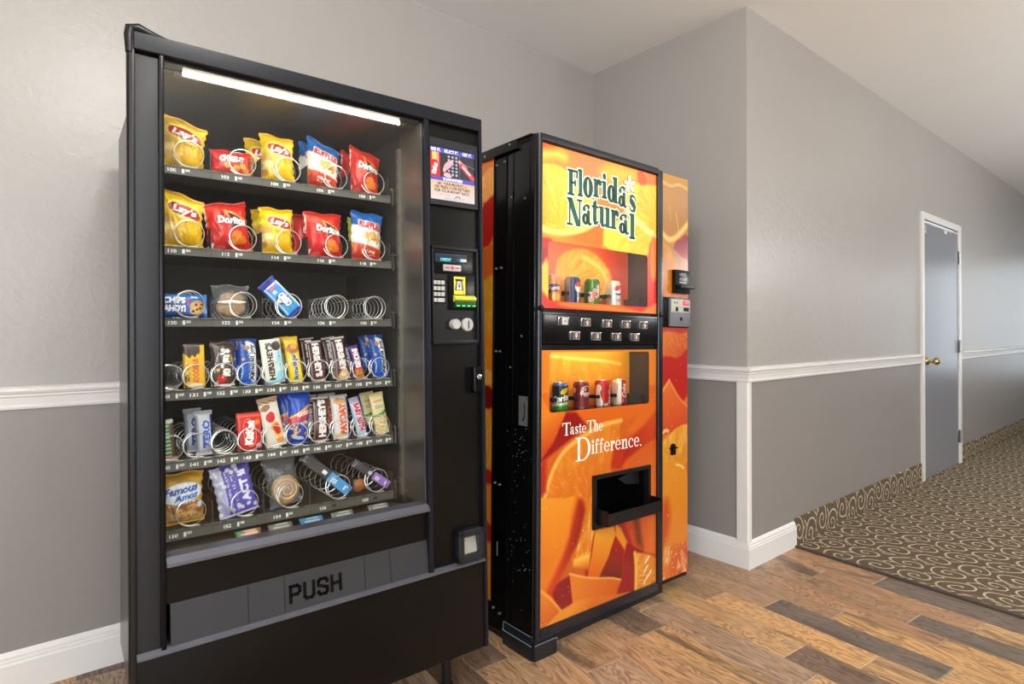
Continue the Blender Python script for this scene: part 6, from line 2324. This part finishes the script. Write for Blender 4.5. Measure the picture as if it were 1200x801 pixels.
def p_cookies(c, W, H):
    x = lambda k: k * W
    y = lambda k: k * H
    c.put(np.ones(len(c.X)), (226, 222, 210), (206, 222, 224), c.grad(-W / 2, 0, W / 2, 0))
    c.poly([(x(.22), y(.72)), (x(.5), y(.74)), (x(.5), y(-.1)), (x(-.5), y(-.1)), (x(-.5), y(.08)), (x(.2), y(.10))], (150, 206, 222), soft=.006)
    c.ell(x(.24), y(.83), W * .22, H * .10, (64, 50, 48), 20, .1)
    c.ell(x(.30), y(.88), W * .12, H * .06, (84, 66, 60), 20, .2)
    c.ell(x(.28), y(.36), W * .18, H * .10, (196, 228, 222), 0, .1)
    vtext(c, "HERSHEY'S", W, H, -.12, .50, .84, .30, (72, 44, 34), bold=.06)
    vtext(c, "COOKIES 'N' CREME", W, H, .34, .46, .44, .09, (60, 110, 150))


def p_bfinger(c, W, H):
    x = lambda k: k * W
    y = lambda k: k * H
    c.put(np.ones(len(c.X)), (240, 212, 30), (230, 186, 30), c.grad(0, 0, 0, H))
    c.ell(x(.0), y(.74), W * .44, H * .11, (176, 112, 48), 0, .1)
    c.ell(x(.1), y(.78), W * .24, H * .06, (214, 156, 80), 20, .2)
    vtext(c, 'Butterfinger', W, H, .05, .34, .58, .42, (40, 70, 150), shear=.15, bold=.05, outline=(236, 240, 246), ow=.0008)
    c.rect(-1, 1, -1, y(.06), (222, 206, 50))


def p_hershey(alm=False, up=True):
    def f(c, W, H):
        x = lambda k: k * W
        y = lambda k: k * H
        c.put(np.ones(len(c.X)), (82, 38, 34), (64, 30, 28), c.grad(0, 0, 0, H))
        vtext(c, "HERSHEY'S", W, H, .04, .52, .84, .50, (234, 230, 228), up=up, bold=.07)
        c.line([(x(-.46), y(.06)), (x(-.42), y(.9))], .0018, (220, 190, 190), a=.8, sm=0)
        c.rect(-1, 1, y(.965), 2, (190, 180, 176))
        c.rect(-1, 1, -1, y(.025), (206, 196, 190))
        if alm:
            c.poly([(x(-.5), y(.02)), (x(-.2), y(.20)), (x(.1), y(.28)), (x(.5), y(.12)), (x(.5), y(.02))], (208, 172, 130), sm=1)
            c.ell(x(.0), y(.12), W * .22, H * .05, (232, 206, 170), -20, .2)
    return f


def p_snickers(c, W, H):
    y = lambda k: k * H
    c.put(np.ones(len(c.X)), (58, 48, 120))
    c.rect(-1, 1, -1, y(.30), (190, 110, 60))
    c.specks(12, 200, .6, (230, 168, 96), .7, (c.Y < y(.30)) * 1.0)
    c.rect(-1, 1, y(.28), y(.33), (206, 60, 50))
    vtext(c, 'SNICKERS', W, H, .02, .62, .58, .62, (236, 236, 246), up=False, bold=.06, outline=(190, 60, 70), ow=.0009)


def p_green(c, W, H):
    x = lambda k: k * W
    y = lambda k: k * H
    c.put(np.ones(len(c.X)), (66, 110, 56))
    c.rect(x(.22), 1, -1, 1, (86, 52, 40))
    for i in range(9):
        c.rect(x(-.4), x(.12), y(.06 + i * .095), y(.10 + i * .095), (206, 224, 190), .85)
    c.rect(-1, 1, y(.9), 2, (190, 206, 180))
    c.rect(-1, 1, -1, y(.05), (214, 120, 110))


def p_zero(c, W, H):
    x = lambda k: k * W
    y = lambda k: k * H
    c.put(np.ones(len(c.X)), (196, 200, 208), (168, 172, 182), c.grad(-W / 2, 0, W / 2, 0))
    c.rect(x(.34), 1, -1, 1, (34, 50, 110))
    c.rect(-1, x(-.30), -1, 1, (150, 154, 162))
    vtext(c, 'ZERO', W, H, .10, .46, .66, .44, (40, 84, 176), bold=.07, outline=(232, 236, 244), ow=.001)
    c.rect(-1, 1, y(.91), 2, (160, 162, 168))
    c.rect(-1, 1, -1, y(.08), (200, 204, 210))


def p_kitkat(c, W, H):
    x = lambda k: k * W
    y = lambda k: k * H
    c.put(np.ones(len(c.X)), (208, 42, 26), (190, 26, 22), c.grad(0, H, 0, 0))
    c.rect(-1, 1, y(.88), y(.92), (238, 90, 60))
    c.rect(-1, 1, y(.96), 2, (150, 18, 16))
    c.ell(x(.0), y(.46), W * .26, H * .38, (238, 150, 130), 6, .02)
    c.ell(x(.0), y(.46), W * .235, H * .355, (200, 34, 26), 6, .03)
    c.text('KitKat', x(.0), y(.46), H * .64, W * .34, (248, 244, 240), rot=84, bold=.07)
    c.ell(x(.30), y(.72), W * .12, H * .07, (222, 130, 60), 30, .2)
    c.ell(x(.36), y(.10), W * .13, H * .06, (206, 190, 186), 0, .2)


def p_wave(c, W, H):
    x = lambda k: k * W
    y = lambda k: k * H
    c.put(np.ones(len(c.X)), (222, 212, 198))
    c.rect(-1, 1, y(.90), 2, (196, 160, 120))
    for i in range(5):
        c.line([(x(-.5), y(.92 - i * .012)), (x(.5), y(.95 - i * .012))], .001, (140, 104, 76), sm=0)
    c.ell(x(-.2), y(.80), W * .25, H * .06, (150, 100, 66), 20, .2)
    c.poly([(x(-.34), y(.62)), (x(.0), y(.74)), (x(.22), y(.66)), (x(.12), y(.50)), (x(-.2), y(.50))], (206, 46, 50), sm=1)
    c.poly([(x(-.2), y(.44)), (x(.26), y(.54)), (x(.42), y(.26)), (x(.1), y(.16))], (232, 176, 60), sm=1)
    c.poly([(x(-.08), y(.42)), (x(.24), y(.48)), (x(.36), y(.28)), (x(.12), y(.22))], (206, 46, 46), sm=1)
    c.poly([(x(.0), y(.16)), (x(.4), y(.20)), (x(.42), y(.08)), (x(.1), y(.06))], (236, 150, 40), sm=1)
    c.rect(-1, 1, -1, y(.05), (236, 230, 218))


def p_peanut(c, W, H):
    x = lambda k: k * W
    y = lambda k: k * H
    c.put(np.ones(len(c.X)), (30, 80, 190), (24, 60, 160), c.grad(0, H, 0, 0))
    c.poly([(x(-.5), y(.46)), (x(-.2), y(.54)), (x(.5), y(.70)), (x(.5), y(.50)), (x(-.1), y(.42)), (x(-.5), y(.34))], (206, 34, 44), sm=1)
    c.poly([(x(-.5), y(.5)), (x(-.1), y(.58)), (x(.5), y(.76)), (x(.5), y(.70)), (x(-.1), y(.54)), (x(-.5), y(.46))], (230, 186, 70), sm=1)
    c.text('PLANTERS', x(.16), y(.565), W * .62, H * .07, (248, 236, 226), rot=16, bold=.05)
    g = random.Random(4)
    for _ in range(34):
        a, b = g.uniform(-.42, .48), g.uniform(.13, .46)
        if b > .40 + a * .1:
            continue
        c.ell(x(a), y(b), W * .075, H * .022, (g.randint(190, 222), g.randint(146, 176), 104), g.uniform(0, 180), .15)
        c.ell(x(a) + .0008, y(b) + .001, W * .03, H * .009, (238, 206, 150), g.uniform(0, 180), .3)
    c.poly([(x(-.4), y(.12)), (x(-.1), y(.16)), (x(.3), y(.10)), (x(.1), y(.06))], (236, 240, 246), sm=1, a=.8)
    c.specks(8, 90, .93, (80, 130, 230), .7, (c.Y > y(.7)) * 1.0)


def p_payday(c, W, H):
    x = lambda k: k * W
    y = lambda k: k * H
    c.put(np.ones(len(c.X)), (228, 222, 216), (206, 200, 200), c.grad(0, 0, 0, H))
    c.rect(x(.38), 1, -1, 1, (90, 80, 140))
    vtext(c, 'PAYDAY', W, H, .08, .46, .74, .42, (222, 96, 40), bold=.08)
    c.ell(x(.0), y(.86), W * .4, H * .07, (206, 164, 110), 0, .15)
    c.specks(14, 130, .6, (226, 120, 70), .5, (c.Y > y(.80)) * 1.0)
    c.ell(x(-.2), y(.08), W * .22, H * .05, (236, 206, 150), 0, .2)
    c.rect(-1, 1, y(.95), 2, (186, 182, 178))


def p_babyruth(c, W, H):
    x = lambda k: k * W
    y = lambda k: k * H
    c.put(np.ones(len(c.X)), (190, 190, 216), (176, 206, 226), c.grad(0, H, 0, 0))
    c.rect(-1, 1, y(.86), 2, (160, 158, 176))
    c.rect(x(.36), 1, -1, 1, (60, 70, 150))
    vtext(c, 'BABY RUTH', W, H, .02, .50, .70, .52, (206, 50, 66), up=False, bold=.07, outline=(244, 244, 248), ow=.0012)
    c.rect(-1, 1, -1, y(.05), (206, 220, 230))


def p_granola(c, W, H):
    x = lambda k: k * W
    y = lambda k: k * H
    c.put(np.ones(len(c.X)), (222, 206, 150), (214, 196, 140), c.grad(0, H, 0, 0))
    c.poly([(x(-.5), y(.48)), (x(0), y(.50)), (x(.5), y(.60)), (x(.5), y(.48)), (x(-.5), y(.40))], (70, 140, 60), sm=1)
    c.poly([(x(-.5), y(.40)), (x(.5), y(.47)), (x(.5), y(-.1)), (x(-.5), y(-.1))], (226, 202, 150), sm=0)
    c.specks(15, 240, .66, (186, 150, 96), .8, (c.Y < y(.44)) * 1.0)
    c.specks(16, 200, .72, (246, 232, 196), .8, (c.Y < y(.44)) * 1.0)
    c.text('Crunchy', x(.0), y(.80), W * .66, H * .06, (206, 66, 60), rot=6, bold=.04)
    c.rect(x(-.3), x(.34), y(.68), y(.70), (130, 150, 170))
    c.rect(x(-.3), x(.30), y(.63), y(.65), (130, 150, 170))
    c.rect(-1, 1, y(.95), 2, (196, 180, 120))


def p_amos(c, W, H):
    x = lambda k: k * W
    y = lambda k: k * H
    c.put(np.ones(len(c.X)), (212, 166, 60), (196, 146, 44), c.grad(0, H, 0, 0))
    c.poly([(x(-.5), y(.42)), (x(-.2), y(.48)), (x(.3), y(.44)), (x(.5), y(.40)), (x(.4), y(.08)), (x(-.5), y(.06))], (156, 100, 60), sm=1)
    c.ell(x(.0), y(.60), W * .46, H * .20, (226, 232, 244), 6, .05)
    c.text('Famous', x(-.02), y(.67), W * .78, H * .155, (30, 86, 168), rot=7, shear=.3, bold=.05)
    c.text('Amos', x(.08), y(.53), W * .56, H * .135, (40, 120, 196), rot=7, shear=.3, bold=.05)
    c.text('CHOCOLATE CHIP', x(.0), y(.40), W * .6, H * .035, (236, 220, 200), rot=4)
    g = random.Random(7)
    for _ in range(16):
        a, b = g.uniform(-.46, .34), g.uniform(.12, .32)
        c.ell(x(a), y(b), W * .12, H * .06, (g.randint(200, 222), g.randint(150, 176), 104), g.uniform(-30, 30), .12)
        for _k in range(3):
            c.ell(x(a + g.uniform(-.07, .07)), y(b + g.uniform(-.03, .03)), W * .02, H * .012, (74, 46, 30), 0, .3)
    c.ell(x(.40), y(.34), W * .06, H * .06, (226, 226, 240), 0, .1)
    c.rect(-1, 1, y(.86), 2, (200, 150, 44))


def p_popcorn(c, W, H):
    x = lambda k: k * W
    y = lambda k: k * H
    c.put(np.ones(len(c.X)), (74, 66, 160), (96, 86, 184), c.grad(0, H, 0, 0))
    c.rect(x(-.5), x(-.24), -1, 1, (170, 168, 206))
    for i in range(4):
        vtext(c, 'POPCORN BUTTER', W, H, -.40 + i * .13, .5, .80, .065, (206, 204, 232))
    vtext(c, 'ACT II', W, H, .24, .52, .62, .22, (236, 236, 250), bold=.06)
    g = random.Random(2)
    for _ in range(22):
        a, b = g.choice([(g.uniform(-.5, .2), g.uniform(.84, .98)), (g.uniform(-.5, .5), g.uniform(.02, .20)), (g.uniform(-.5, -.25), g.uniform(.1, .9))])
        c.ell(x(a), y(b), W * .06, H * .035, (222, 220, 232), g.uniform(0, 180), .25)
    c.rect(-1, 1, -1, y(.04), (190, 188, 214))


# --- top tray
G1, G2, G3 = 'packets on the top tray', 'chip bags on the second tray', 'packets on the third tray'
G4, G5, G6 = 'candy bars on the fourth tray', 'candy bars on the fifth tray', 'packets on the bottom tray'
snack('chip_bag', 'yellow potato chip bag with red ribbon logo at slot 100 of the top tray', 'chip bag', G1, .128, 1.653, .116, .138, .050, p_lays(), (244, 200, 22), 5, -6, 6, seed=2, skew=-13)
snack('cracker_bag', 'short red cheese cracker bag at slot 102 of the top tray', 'snack bag', G1, .260, 1.651, .108, .072, .036, p_cheezit, (216, 44, 38), -1, 0, 6, seed=3)
a = snack('chip_bag', 'yellow potato chip bag with shiny crease at slot 104 of the top tray', 'chip bag', G1, .392, 1.653, .094, .142, .048, p_lays(False), (244, 200, 22), -1, -8, 5, seed=4, skew=-9)
behind(a, .065, -.028, 'yellow chip bag peeking from behind the slot 104 bag on the top tray', -.002)
a = snack('chip_bag', 'blue and orange ridged chip bag at slot 106 of the top tray', 'chip bag', G1, .522, 1.653, .100, .146, .048, p_ruffles, (240, 236, 230), 5, -8, 5, seed=5, skew=-19)
behind(a, .065, -.004, 'blue topped chip bag behind the slot 106 bag on the top tray')
a = snack('chip_bag', 'red tortilla chip bag at slot 108 of the top tray', 'chip bag', G1, .664, 1.653, .100, .146, .048, p_doritos, (210, 40, 34), 4, -8, 5, seed=6, skew=-14)
behind(a, .065, -.004, 'red tortilla chip bag behind the slot 108 bag on the top tray')
behind(a, .130, -.034, 'red tortilla chip bag deepest in slot 108 of the top tray')
# --- second tray
snack('chip_bag', 'big yellow potato chip bag with classic lettering at slot 110', 'chip bag', G2, .132, 1.434, .106, .150, .052, p_lays(), (244, 200, 22), 1, -4, 5, seed=8, skew=-17)
snack('chip_bag', 'red tortilla chip bag with creased shiny top at slot 112', 'chip bag', G2, .257, 1.434, .116, .140, .052, p_doritos, (210, 40, 34), -6, 2, 5, seed=9, skew=3)
a = snack('chip_bag', 'yellow potato chip bag with folded top at slot 114', 'chip bag', G2, .385, 1.434, .096, .140, .048, p_lays(), (244, 200, 22), 1, 0, 5, seed=10)
behind(a, .065, -.006, 'yellow chip bag behind the slot 114 bag on the second tray', .004)
a = snack('chip_bag', 'flat red tortilla chip bag with black triangle logo at slot 116', 'chip bag', G2, .530, 1.434, .118, .142, .046, p_doritos, (210, 40, 34), 0, 0, 5, seed=11)
behind(a, .065, -.020, 'red tortilla chip bag behind the slot 116 bag on the second tray')
a = snack('chip_bag', 'blue, white and red ridged chip bag at slot 118', 'chip bag', G2, .669, 1.434, .106, .160, .046, p_ruffles, (240, 236, 230), 4, -2, 4, seed=12)
snack('chip_bag', 'yellow green bag edge behind the ridged chips at slot 118', 'chip bag', G2, .686, 1.434, .106, .148, .040, lambda c, W, H: c.put(np.ones(len(c.X)), (206, 204, 40), (236, 226, 170), c.grad(0, H, 0, 0)), (206, 206, 50), 2, 0, 4, v=.285, seed=13)
# --- third tray
snack('cookie_pack', 'blue chocolate chip cookie pack lying sideways at slot 120', 'cookie pack', G3, .132, 1.2405, .124, .064, .034, p_ahoy, (36, 110, 200), 0, 0, 8, kind='hbar', seed=14)
snack('cookie_pack', 'light blue sandwich cookie pack slanting across slot 124', 'cookie pack', G3, .4405, 1.2545, .056, .130, .030, p_oreo, (50, 140, 220), -43, 0, 6, kind='bar', seed=15)
# --- clear wrapped cake at slot 122
WRAP = clear_mat('clear food wrap', (236, 238, 240), 1.5, 0.12, 0.10, (220, 222, 224))
CAKE = mat('oat cookie', (196, 150, 96), 0.8, noise=0.3, nscale=60, bump=0.5, bscale=160)
CREAM = mat('white cream filling', (236, 230, 220), 0.6, noise=0.05, nscale=40)


def clear_pack(name, label, group, u, w, W, H, D, tilt, seed, fill):
    T = thing(name, label, 'cake pack', group=group)
    T.matrix_world = AM @ Matrix.Translation((u, TV + .0125 + D * .5, w)) @ Euler((R(-6), R(tilt), 0)).to_matrix().to_4x4()
    P, q, X, Z = pillow(W, H, D, 'bag', seed, .0032)
    me = bpy.data.meshes.new('wrapper')
    fill_mesh(me, P, q)
    link('wrapper', me, WRAP, T)
    fill(T)
    return T


def lump(m, cx, cy, cz, rx, ry, rz, seed, n=22):
    r = np.random.default_rng(seed)
    prof = [(max(rx * math.sin(PI * k / n), .0005), -rz * math.cos(PI * k / n)) for k in range(n + 1)]
    start = len(m.bm.verts)
    m.lathe(prof, (0, 0, 0), 'z', 26)
    m.bm.verts.ensure_lookup_table()
    for v in list(m.bm.verts)[start:]:
        f = 1 + 0.10 * (vnoise(np.array([v.co.x * 90 + 9]), np.array([v.co.z * 90 + v.co.y * 50 + seed]), 1.0, seed)[0] - .5)
        v.co = Vector((cx + v.co.x * f, cy + v.co.y * ry / rx * f, cz + v.co.z * f))


def fill_cream(T):
    m = MB()
    lump(m, 0, 0, .028, .039, .016, .026, 3)
    m.build('oat_cookie', CAKE, T)
    m = MB()
    lump(m, .004, .0, .056, .034, .014, .016, 5)
    m.build('oat_cookie', CAKE, T)
    m = MB()
    m.tube([(-.036, -.011, .043), (-.02, -.018, .041), (0, -.019, .043), (.02, -.018, .041), (.037, -.011, .044)], [.002, .0055, .006, .0055, .002], 10)
    m.build('cream', CREAM, T)


clear_pack('cake_pack', 'clear wrapped oat cream cookie at slot 122 of the third tray', G3, .256, 1.2405, .098, .094, .040, 0, 21, fill_cream)


def bar(label, u, w, W, H, paint, base, tilt=0.0, group=G4, kind='bar', D=.020, seed=1, v=.209, yaw=0, lean=5, name='candy_bar', cat='candy bar'):
    return snack(name, label, cat, group, u, w, W, H, D, paint, base, tilt, yaw, lean, v, kind, seed)


# --- fourth tray
bar('yellow chocolate bar with brown dripping top at slot 131', .160, 1.046, .054, .121, p_goodbar, (240, 198, 36), -1, kind='box', D=.012, seed=31)
bar('brown candy bag with white lettering and red candy at slot 132', .232, 1.046, .062, .126, p_mms, (70, 48, 40), 0, kind='bag', D=.024, seed=32, name='candy_bag', cat='candy bag')
a = bar('blue coconut almond bar with dark lettering at slot 133', .299, 1.046, .050, .133, p_almond, (24, 92, 190), 0, D=.026, seed=33)
behind(a, .046, -.014, 'blue coconut almond bar tucked between the brown candy bag and its front twin')
bar('white and pale blue cookie chocolate bar at slot 134', .374, 1.046, .059, .132, p_cookies, (226, 222, 210), -6, kind='box', D=.011, seed=34)
a = bar('yellow peanut butter bar with blue lettering at slot 135', .438, 1.046, .042, .138, p_bfinger, (240, 212, 30), -7, seed=35)
behind(a, .046, -.012, 'yellow peanut butter bar behind the front one at slot 135')
a = bar('brown milk chocolate bar with big pale lettering at slot 136', .505, 1.046, .044, .124, p_hershey(False, False), (82, 38, 34), -6, kind='box', D=.011, seed=36)
behind(a, .046, -.006, 'brown milk chocolate bar behind the front one at slot 136', .010)
a = bar('brown almond chocolate bar with torn looking top at slot 137', .586, 1.046, .044, .136, p_hershey(True, False), (82, 38, 34), -8, D=.014, seed=37)
behind(a, .046, -.012, 'brown almond chocolate bar behind the front one at slot 137')
a = bar('narrow caramel peanut bar with violet wrapper at slot 138', .641, 1.046, .031, .108, p_snickers, (58, 48, 120), -11, seed=38)
behind(a, .046, -.014, 'narrow caramel peanut bar behind the front one at slot 138', .002)
a = bar('blue coconut almond bar at slot 139 next to the tray end', .716, 1.046, .050, .140, p_almond, (24, 92, 190), -6, D=.026, seed=39)
behind(a, .046, -.014, 'blue coconut almond bar tucked behind the last bar of the fourth tray')
# --- fifth tray
bar('green and brown wrapped bar at slot 140 beside the glass edge', .101, .8575, .030, .106, p_green, (66, 110, 56), -5, G5, D=.016, seed=40)
a = bar('silver white bar with blue lettering at slot 141', .186, .8575, .044, .122, p_zero, (196, 200, 208), -2, G5, D=.022, seed=41)
behind(a, .046, -.020, 'silver white bar behind the front one at slot 141', .004)
bar('wide red wafer bar with white lettering at slot 143', .302, .8575, .068, .108, p_kitkat, (208, 42, 26), -1, G5, kind='box', D=.014, seed=43)
bar('cream and tan bar with red lettering patches at slot 144', .378, .8575, .056, .148, p_wave, (222, 212, 198), -10, G5, seed=44)
a = bar('blue peanut tube bag with red band at slot 145', .444, .8575, .064, .160, p_peanut, (30, 80, 190), 2, G5, kind='bag', D=.030, seed=45, name='peanut_bag', cat='peanut bag')
behind(a, .046, -.018, 'blue peanut bag behind the front one at slot 145', .0)
a = bar('brown chocolate bar with upright white lettering at slot 146', .512, .8575, .048, .136, p_hershey(), (82, 38, 34), 0, G5, D=.020, seed=46)
behind(a, .046, -.020, 'brown chocolate bar behind the front one at slot 146', .004)
a = bar('white peanut caramel bar with orange lettering at slot 147', .580, .8575, .054, .138, p_payday, (228, 222, 216), -3, G5, D=.024, seed=47)
behind(a, .046, -.022, 'white peanut caramel bar behind the front one at slot 147', .003)
bar('slim pale blue bar with red lettering at slot 148', .649, .8575, .036, .130, p_babyruth, (190, 200, 220), -12, G5, D=.020, seed=48)
a = bar('beige granola bar with a green band at slot 149', .718, .8575, .048, .138, p_granola, (222, 206, 150), -8, G5, D=.018, seed=49, name='granola_bar', cat='granola bar')
behind(a, .040, -.016, 'beige granola bar behind the front one at slot 149')
# --- bottom tray
snack('cookie_bag', 'gold cookie bag with blue script on a pale oval at slot 150', 'cookie bag', G6, .130, .676, .108, .138, .046, p_amos, (212, 166, 60), -1, 0, 5, seed=50)
snack('popcorn_bag', 'purple and white flat popcorn bag at slot 152', 'popcorn bag', G6, .276, .676, .104, .148, .032, p_popcorn, (74, 66, 160), -11, 0, 5, seed=52)
BUN = mat('glazed bun', (206, 150, 84), 0.4, noise=0.25, nscale=30, bump=0.2, bscale=60)
GLAZE = mat('sugar glaze', (224, 196, 160), 0.35, noise=0.15, nscale=40)


def fill_bun(T):
    m = MB()
    lump(m, .004, 0, .046, .042, .019, .043, 9)
    m.build('bun', BUN, T)
    m = MB()
    pts, rad = [], []
    for i in range(70):
        a = i / 69 * 2.6 * 2 * PI
        r = .006 + .0115 * a / (2 * PI)
        pts.append((.004 + r * math.cos(a), -.0185 * math.sqrt(max(0, 1 - (r / .043) ** 2)) - .001, .046 + r * math.sin(a)))
        rad.append(.0028)
    m.tube(pts, rad, 6)
    m.build('glaze_swirl', GLAZE, T)


clear_pack('honey_bun_pack', 'clear wrapped cinnamon bun with glazed swirl at slot 154', G6, .410, .676, .094, .146, .050, -9, 23, fill_bun)


def slim_pack(label, u, w, W, H, tilt, colr, seed):
    T = thing('slim_packet', label, 'packet', group=G6)
    T.matrix_world = AM @ Matrix.Translation((u, .214, w)) @ Euler((R(-4), R(tilt), 0)).to_matrix().to_4x4()
    P, q, X, Z = pillow(W, H, .016, 'box', seed, .003)
    me = bpy.data.meshes.new('clear_sleeve')
    fill_mesh(me, P, q)
    link('clear_sleeve', me, clear_mat('grey clear sleeve', (176, 176, 180), 1.5, .1, .25, (130, 130, 136)), T)
    m = MB()
    m.box(-W * .44, W * .44, -.0095, -.0075, .004, H * .46, .001)
    m.build('paper_band', mat('paper band ' + colr[0], colr[1], .4, noise=.06), T)
    m = MB()
    for i in range(3):
        m.box(-W * .26 + i * W * .14, -W * .17 + i * W * .14, -.0102, -.0094, H * .30, H * .41)
    m.box(-W * .20, W * .22, -.0102, -.0094, H * .12, H * .15)
    m.box(W * .12, W * .20, -.0102, -.0094, H * .08, H * .13)
    m.build('band_print', mat('pale print', (226, 230, 236), .4), T, False)
    m = MB()
    m.box(-W * .40, W * .40, -.003, .003, H * .50, H * .96, .003)
    m.build('contents', mat('dark grey contents', (84, 80, 82), .5, noise=.25, nscale=60), T)
    m = MB()
    m.box(-W * .16, W * .16, -.0098, -.0085, H * .52, H * .60)
    m.build('white_tag', mat('pale print', (226, 230, 236)), T, False)
    return T


slim_pack('slim clear packet with blue band slanting across slot 156', .602, .684, .036, .196, -47, ('blue', (70, 150, 206)), 61)
slim_pack('slim clear packet with purple band slanting across slot 158', .738, .683, .030, .150, -52, ('purple', (150, 108, 186)), 62)
m = MB()
lump(m, 0, 0, .022, .026, .016, .022, 12)
o = m.build('pastry', mat('brown pastry', (166, 100, 48), .45, noise=.25, nscale=40))
tag(o, 'small brown pastry lying behind the purple banded packet', 'pastry')
o.matrix_world = AM @ Matrix.Translation((.640, .235, .6735))

# flat packets added on the chute to stand in for reflections of the trays
for i, (u, c1, lab) in enumerate(((.268, (150, 110, 70), 'small orange and green packet lying on the chute under slot 152'), (.352, (120, 120, 112), 'small grey packet on the chute between the orange and the bright blue one'),
                                  (.438, (60, 140, 190), 'small bright blue packet on the chute below the bun'), (.530, (128, 128, 118), 'small grey packet on the chute, next after the bright blue one'),
                                  (.645, (132, 132, 120), 'small grey packet on the chute closest to the steel side panel'))):
    def pp(c, W, H, c1=c1, i=i):
        c.put(np.ones(len(c.X)), [k * .8 for k in c1])
        if i == 0:
            c.rect(-1, -W * .28, -1, 1, (50, 110, 60))
            c.ell(W * .1, H * .5, W * .26, H * .3, (206, 130, 84), 0, .2)
            c.rect(-W * .2, W * .3, H * .1, H * .25, (206, 196, 180))
        c.rect(-W * .3, W * .34, H * .45, H * .62, (206, 208, 200), .7)
        c.rect(-W * .2, W * .3, H * .75, H * .88, (196, 198, 190), .7)
    o = snack('reflection_packet', lab, 'packet', 'packets on the chute', u, .6415, .066, .034, .006, pp, [k * .8 for k in c1], 0, 0, 52, v=.075, kind='box', seed=70 + i, step=.0022)
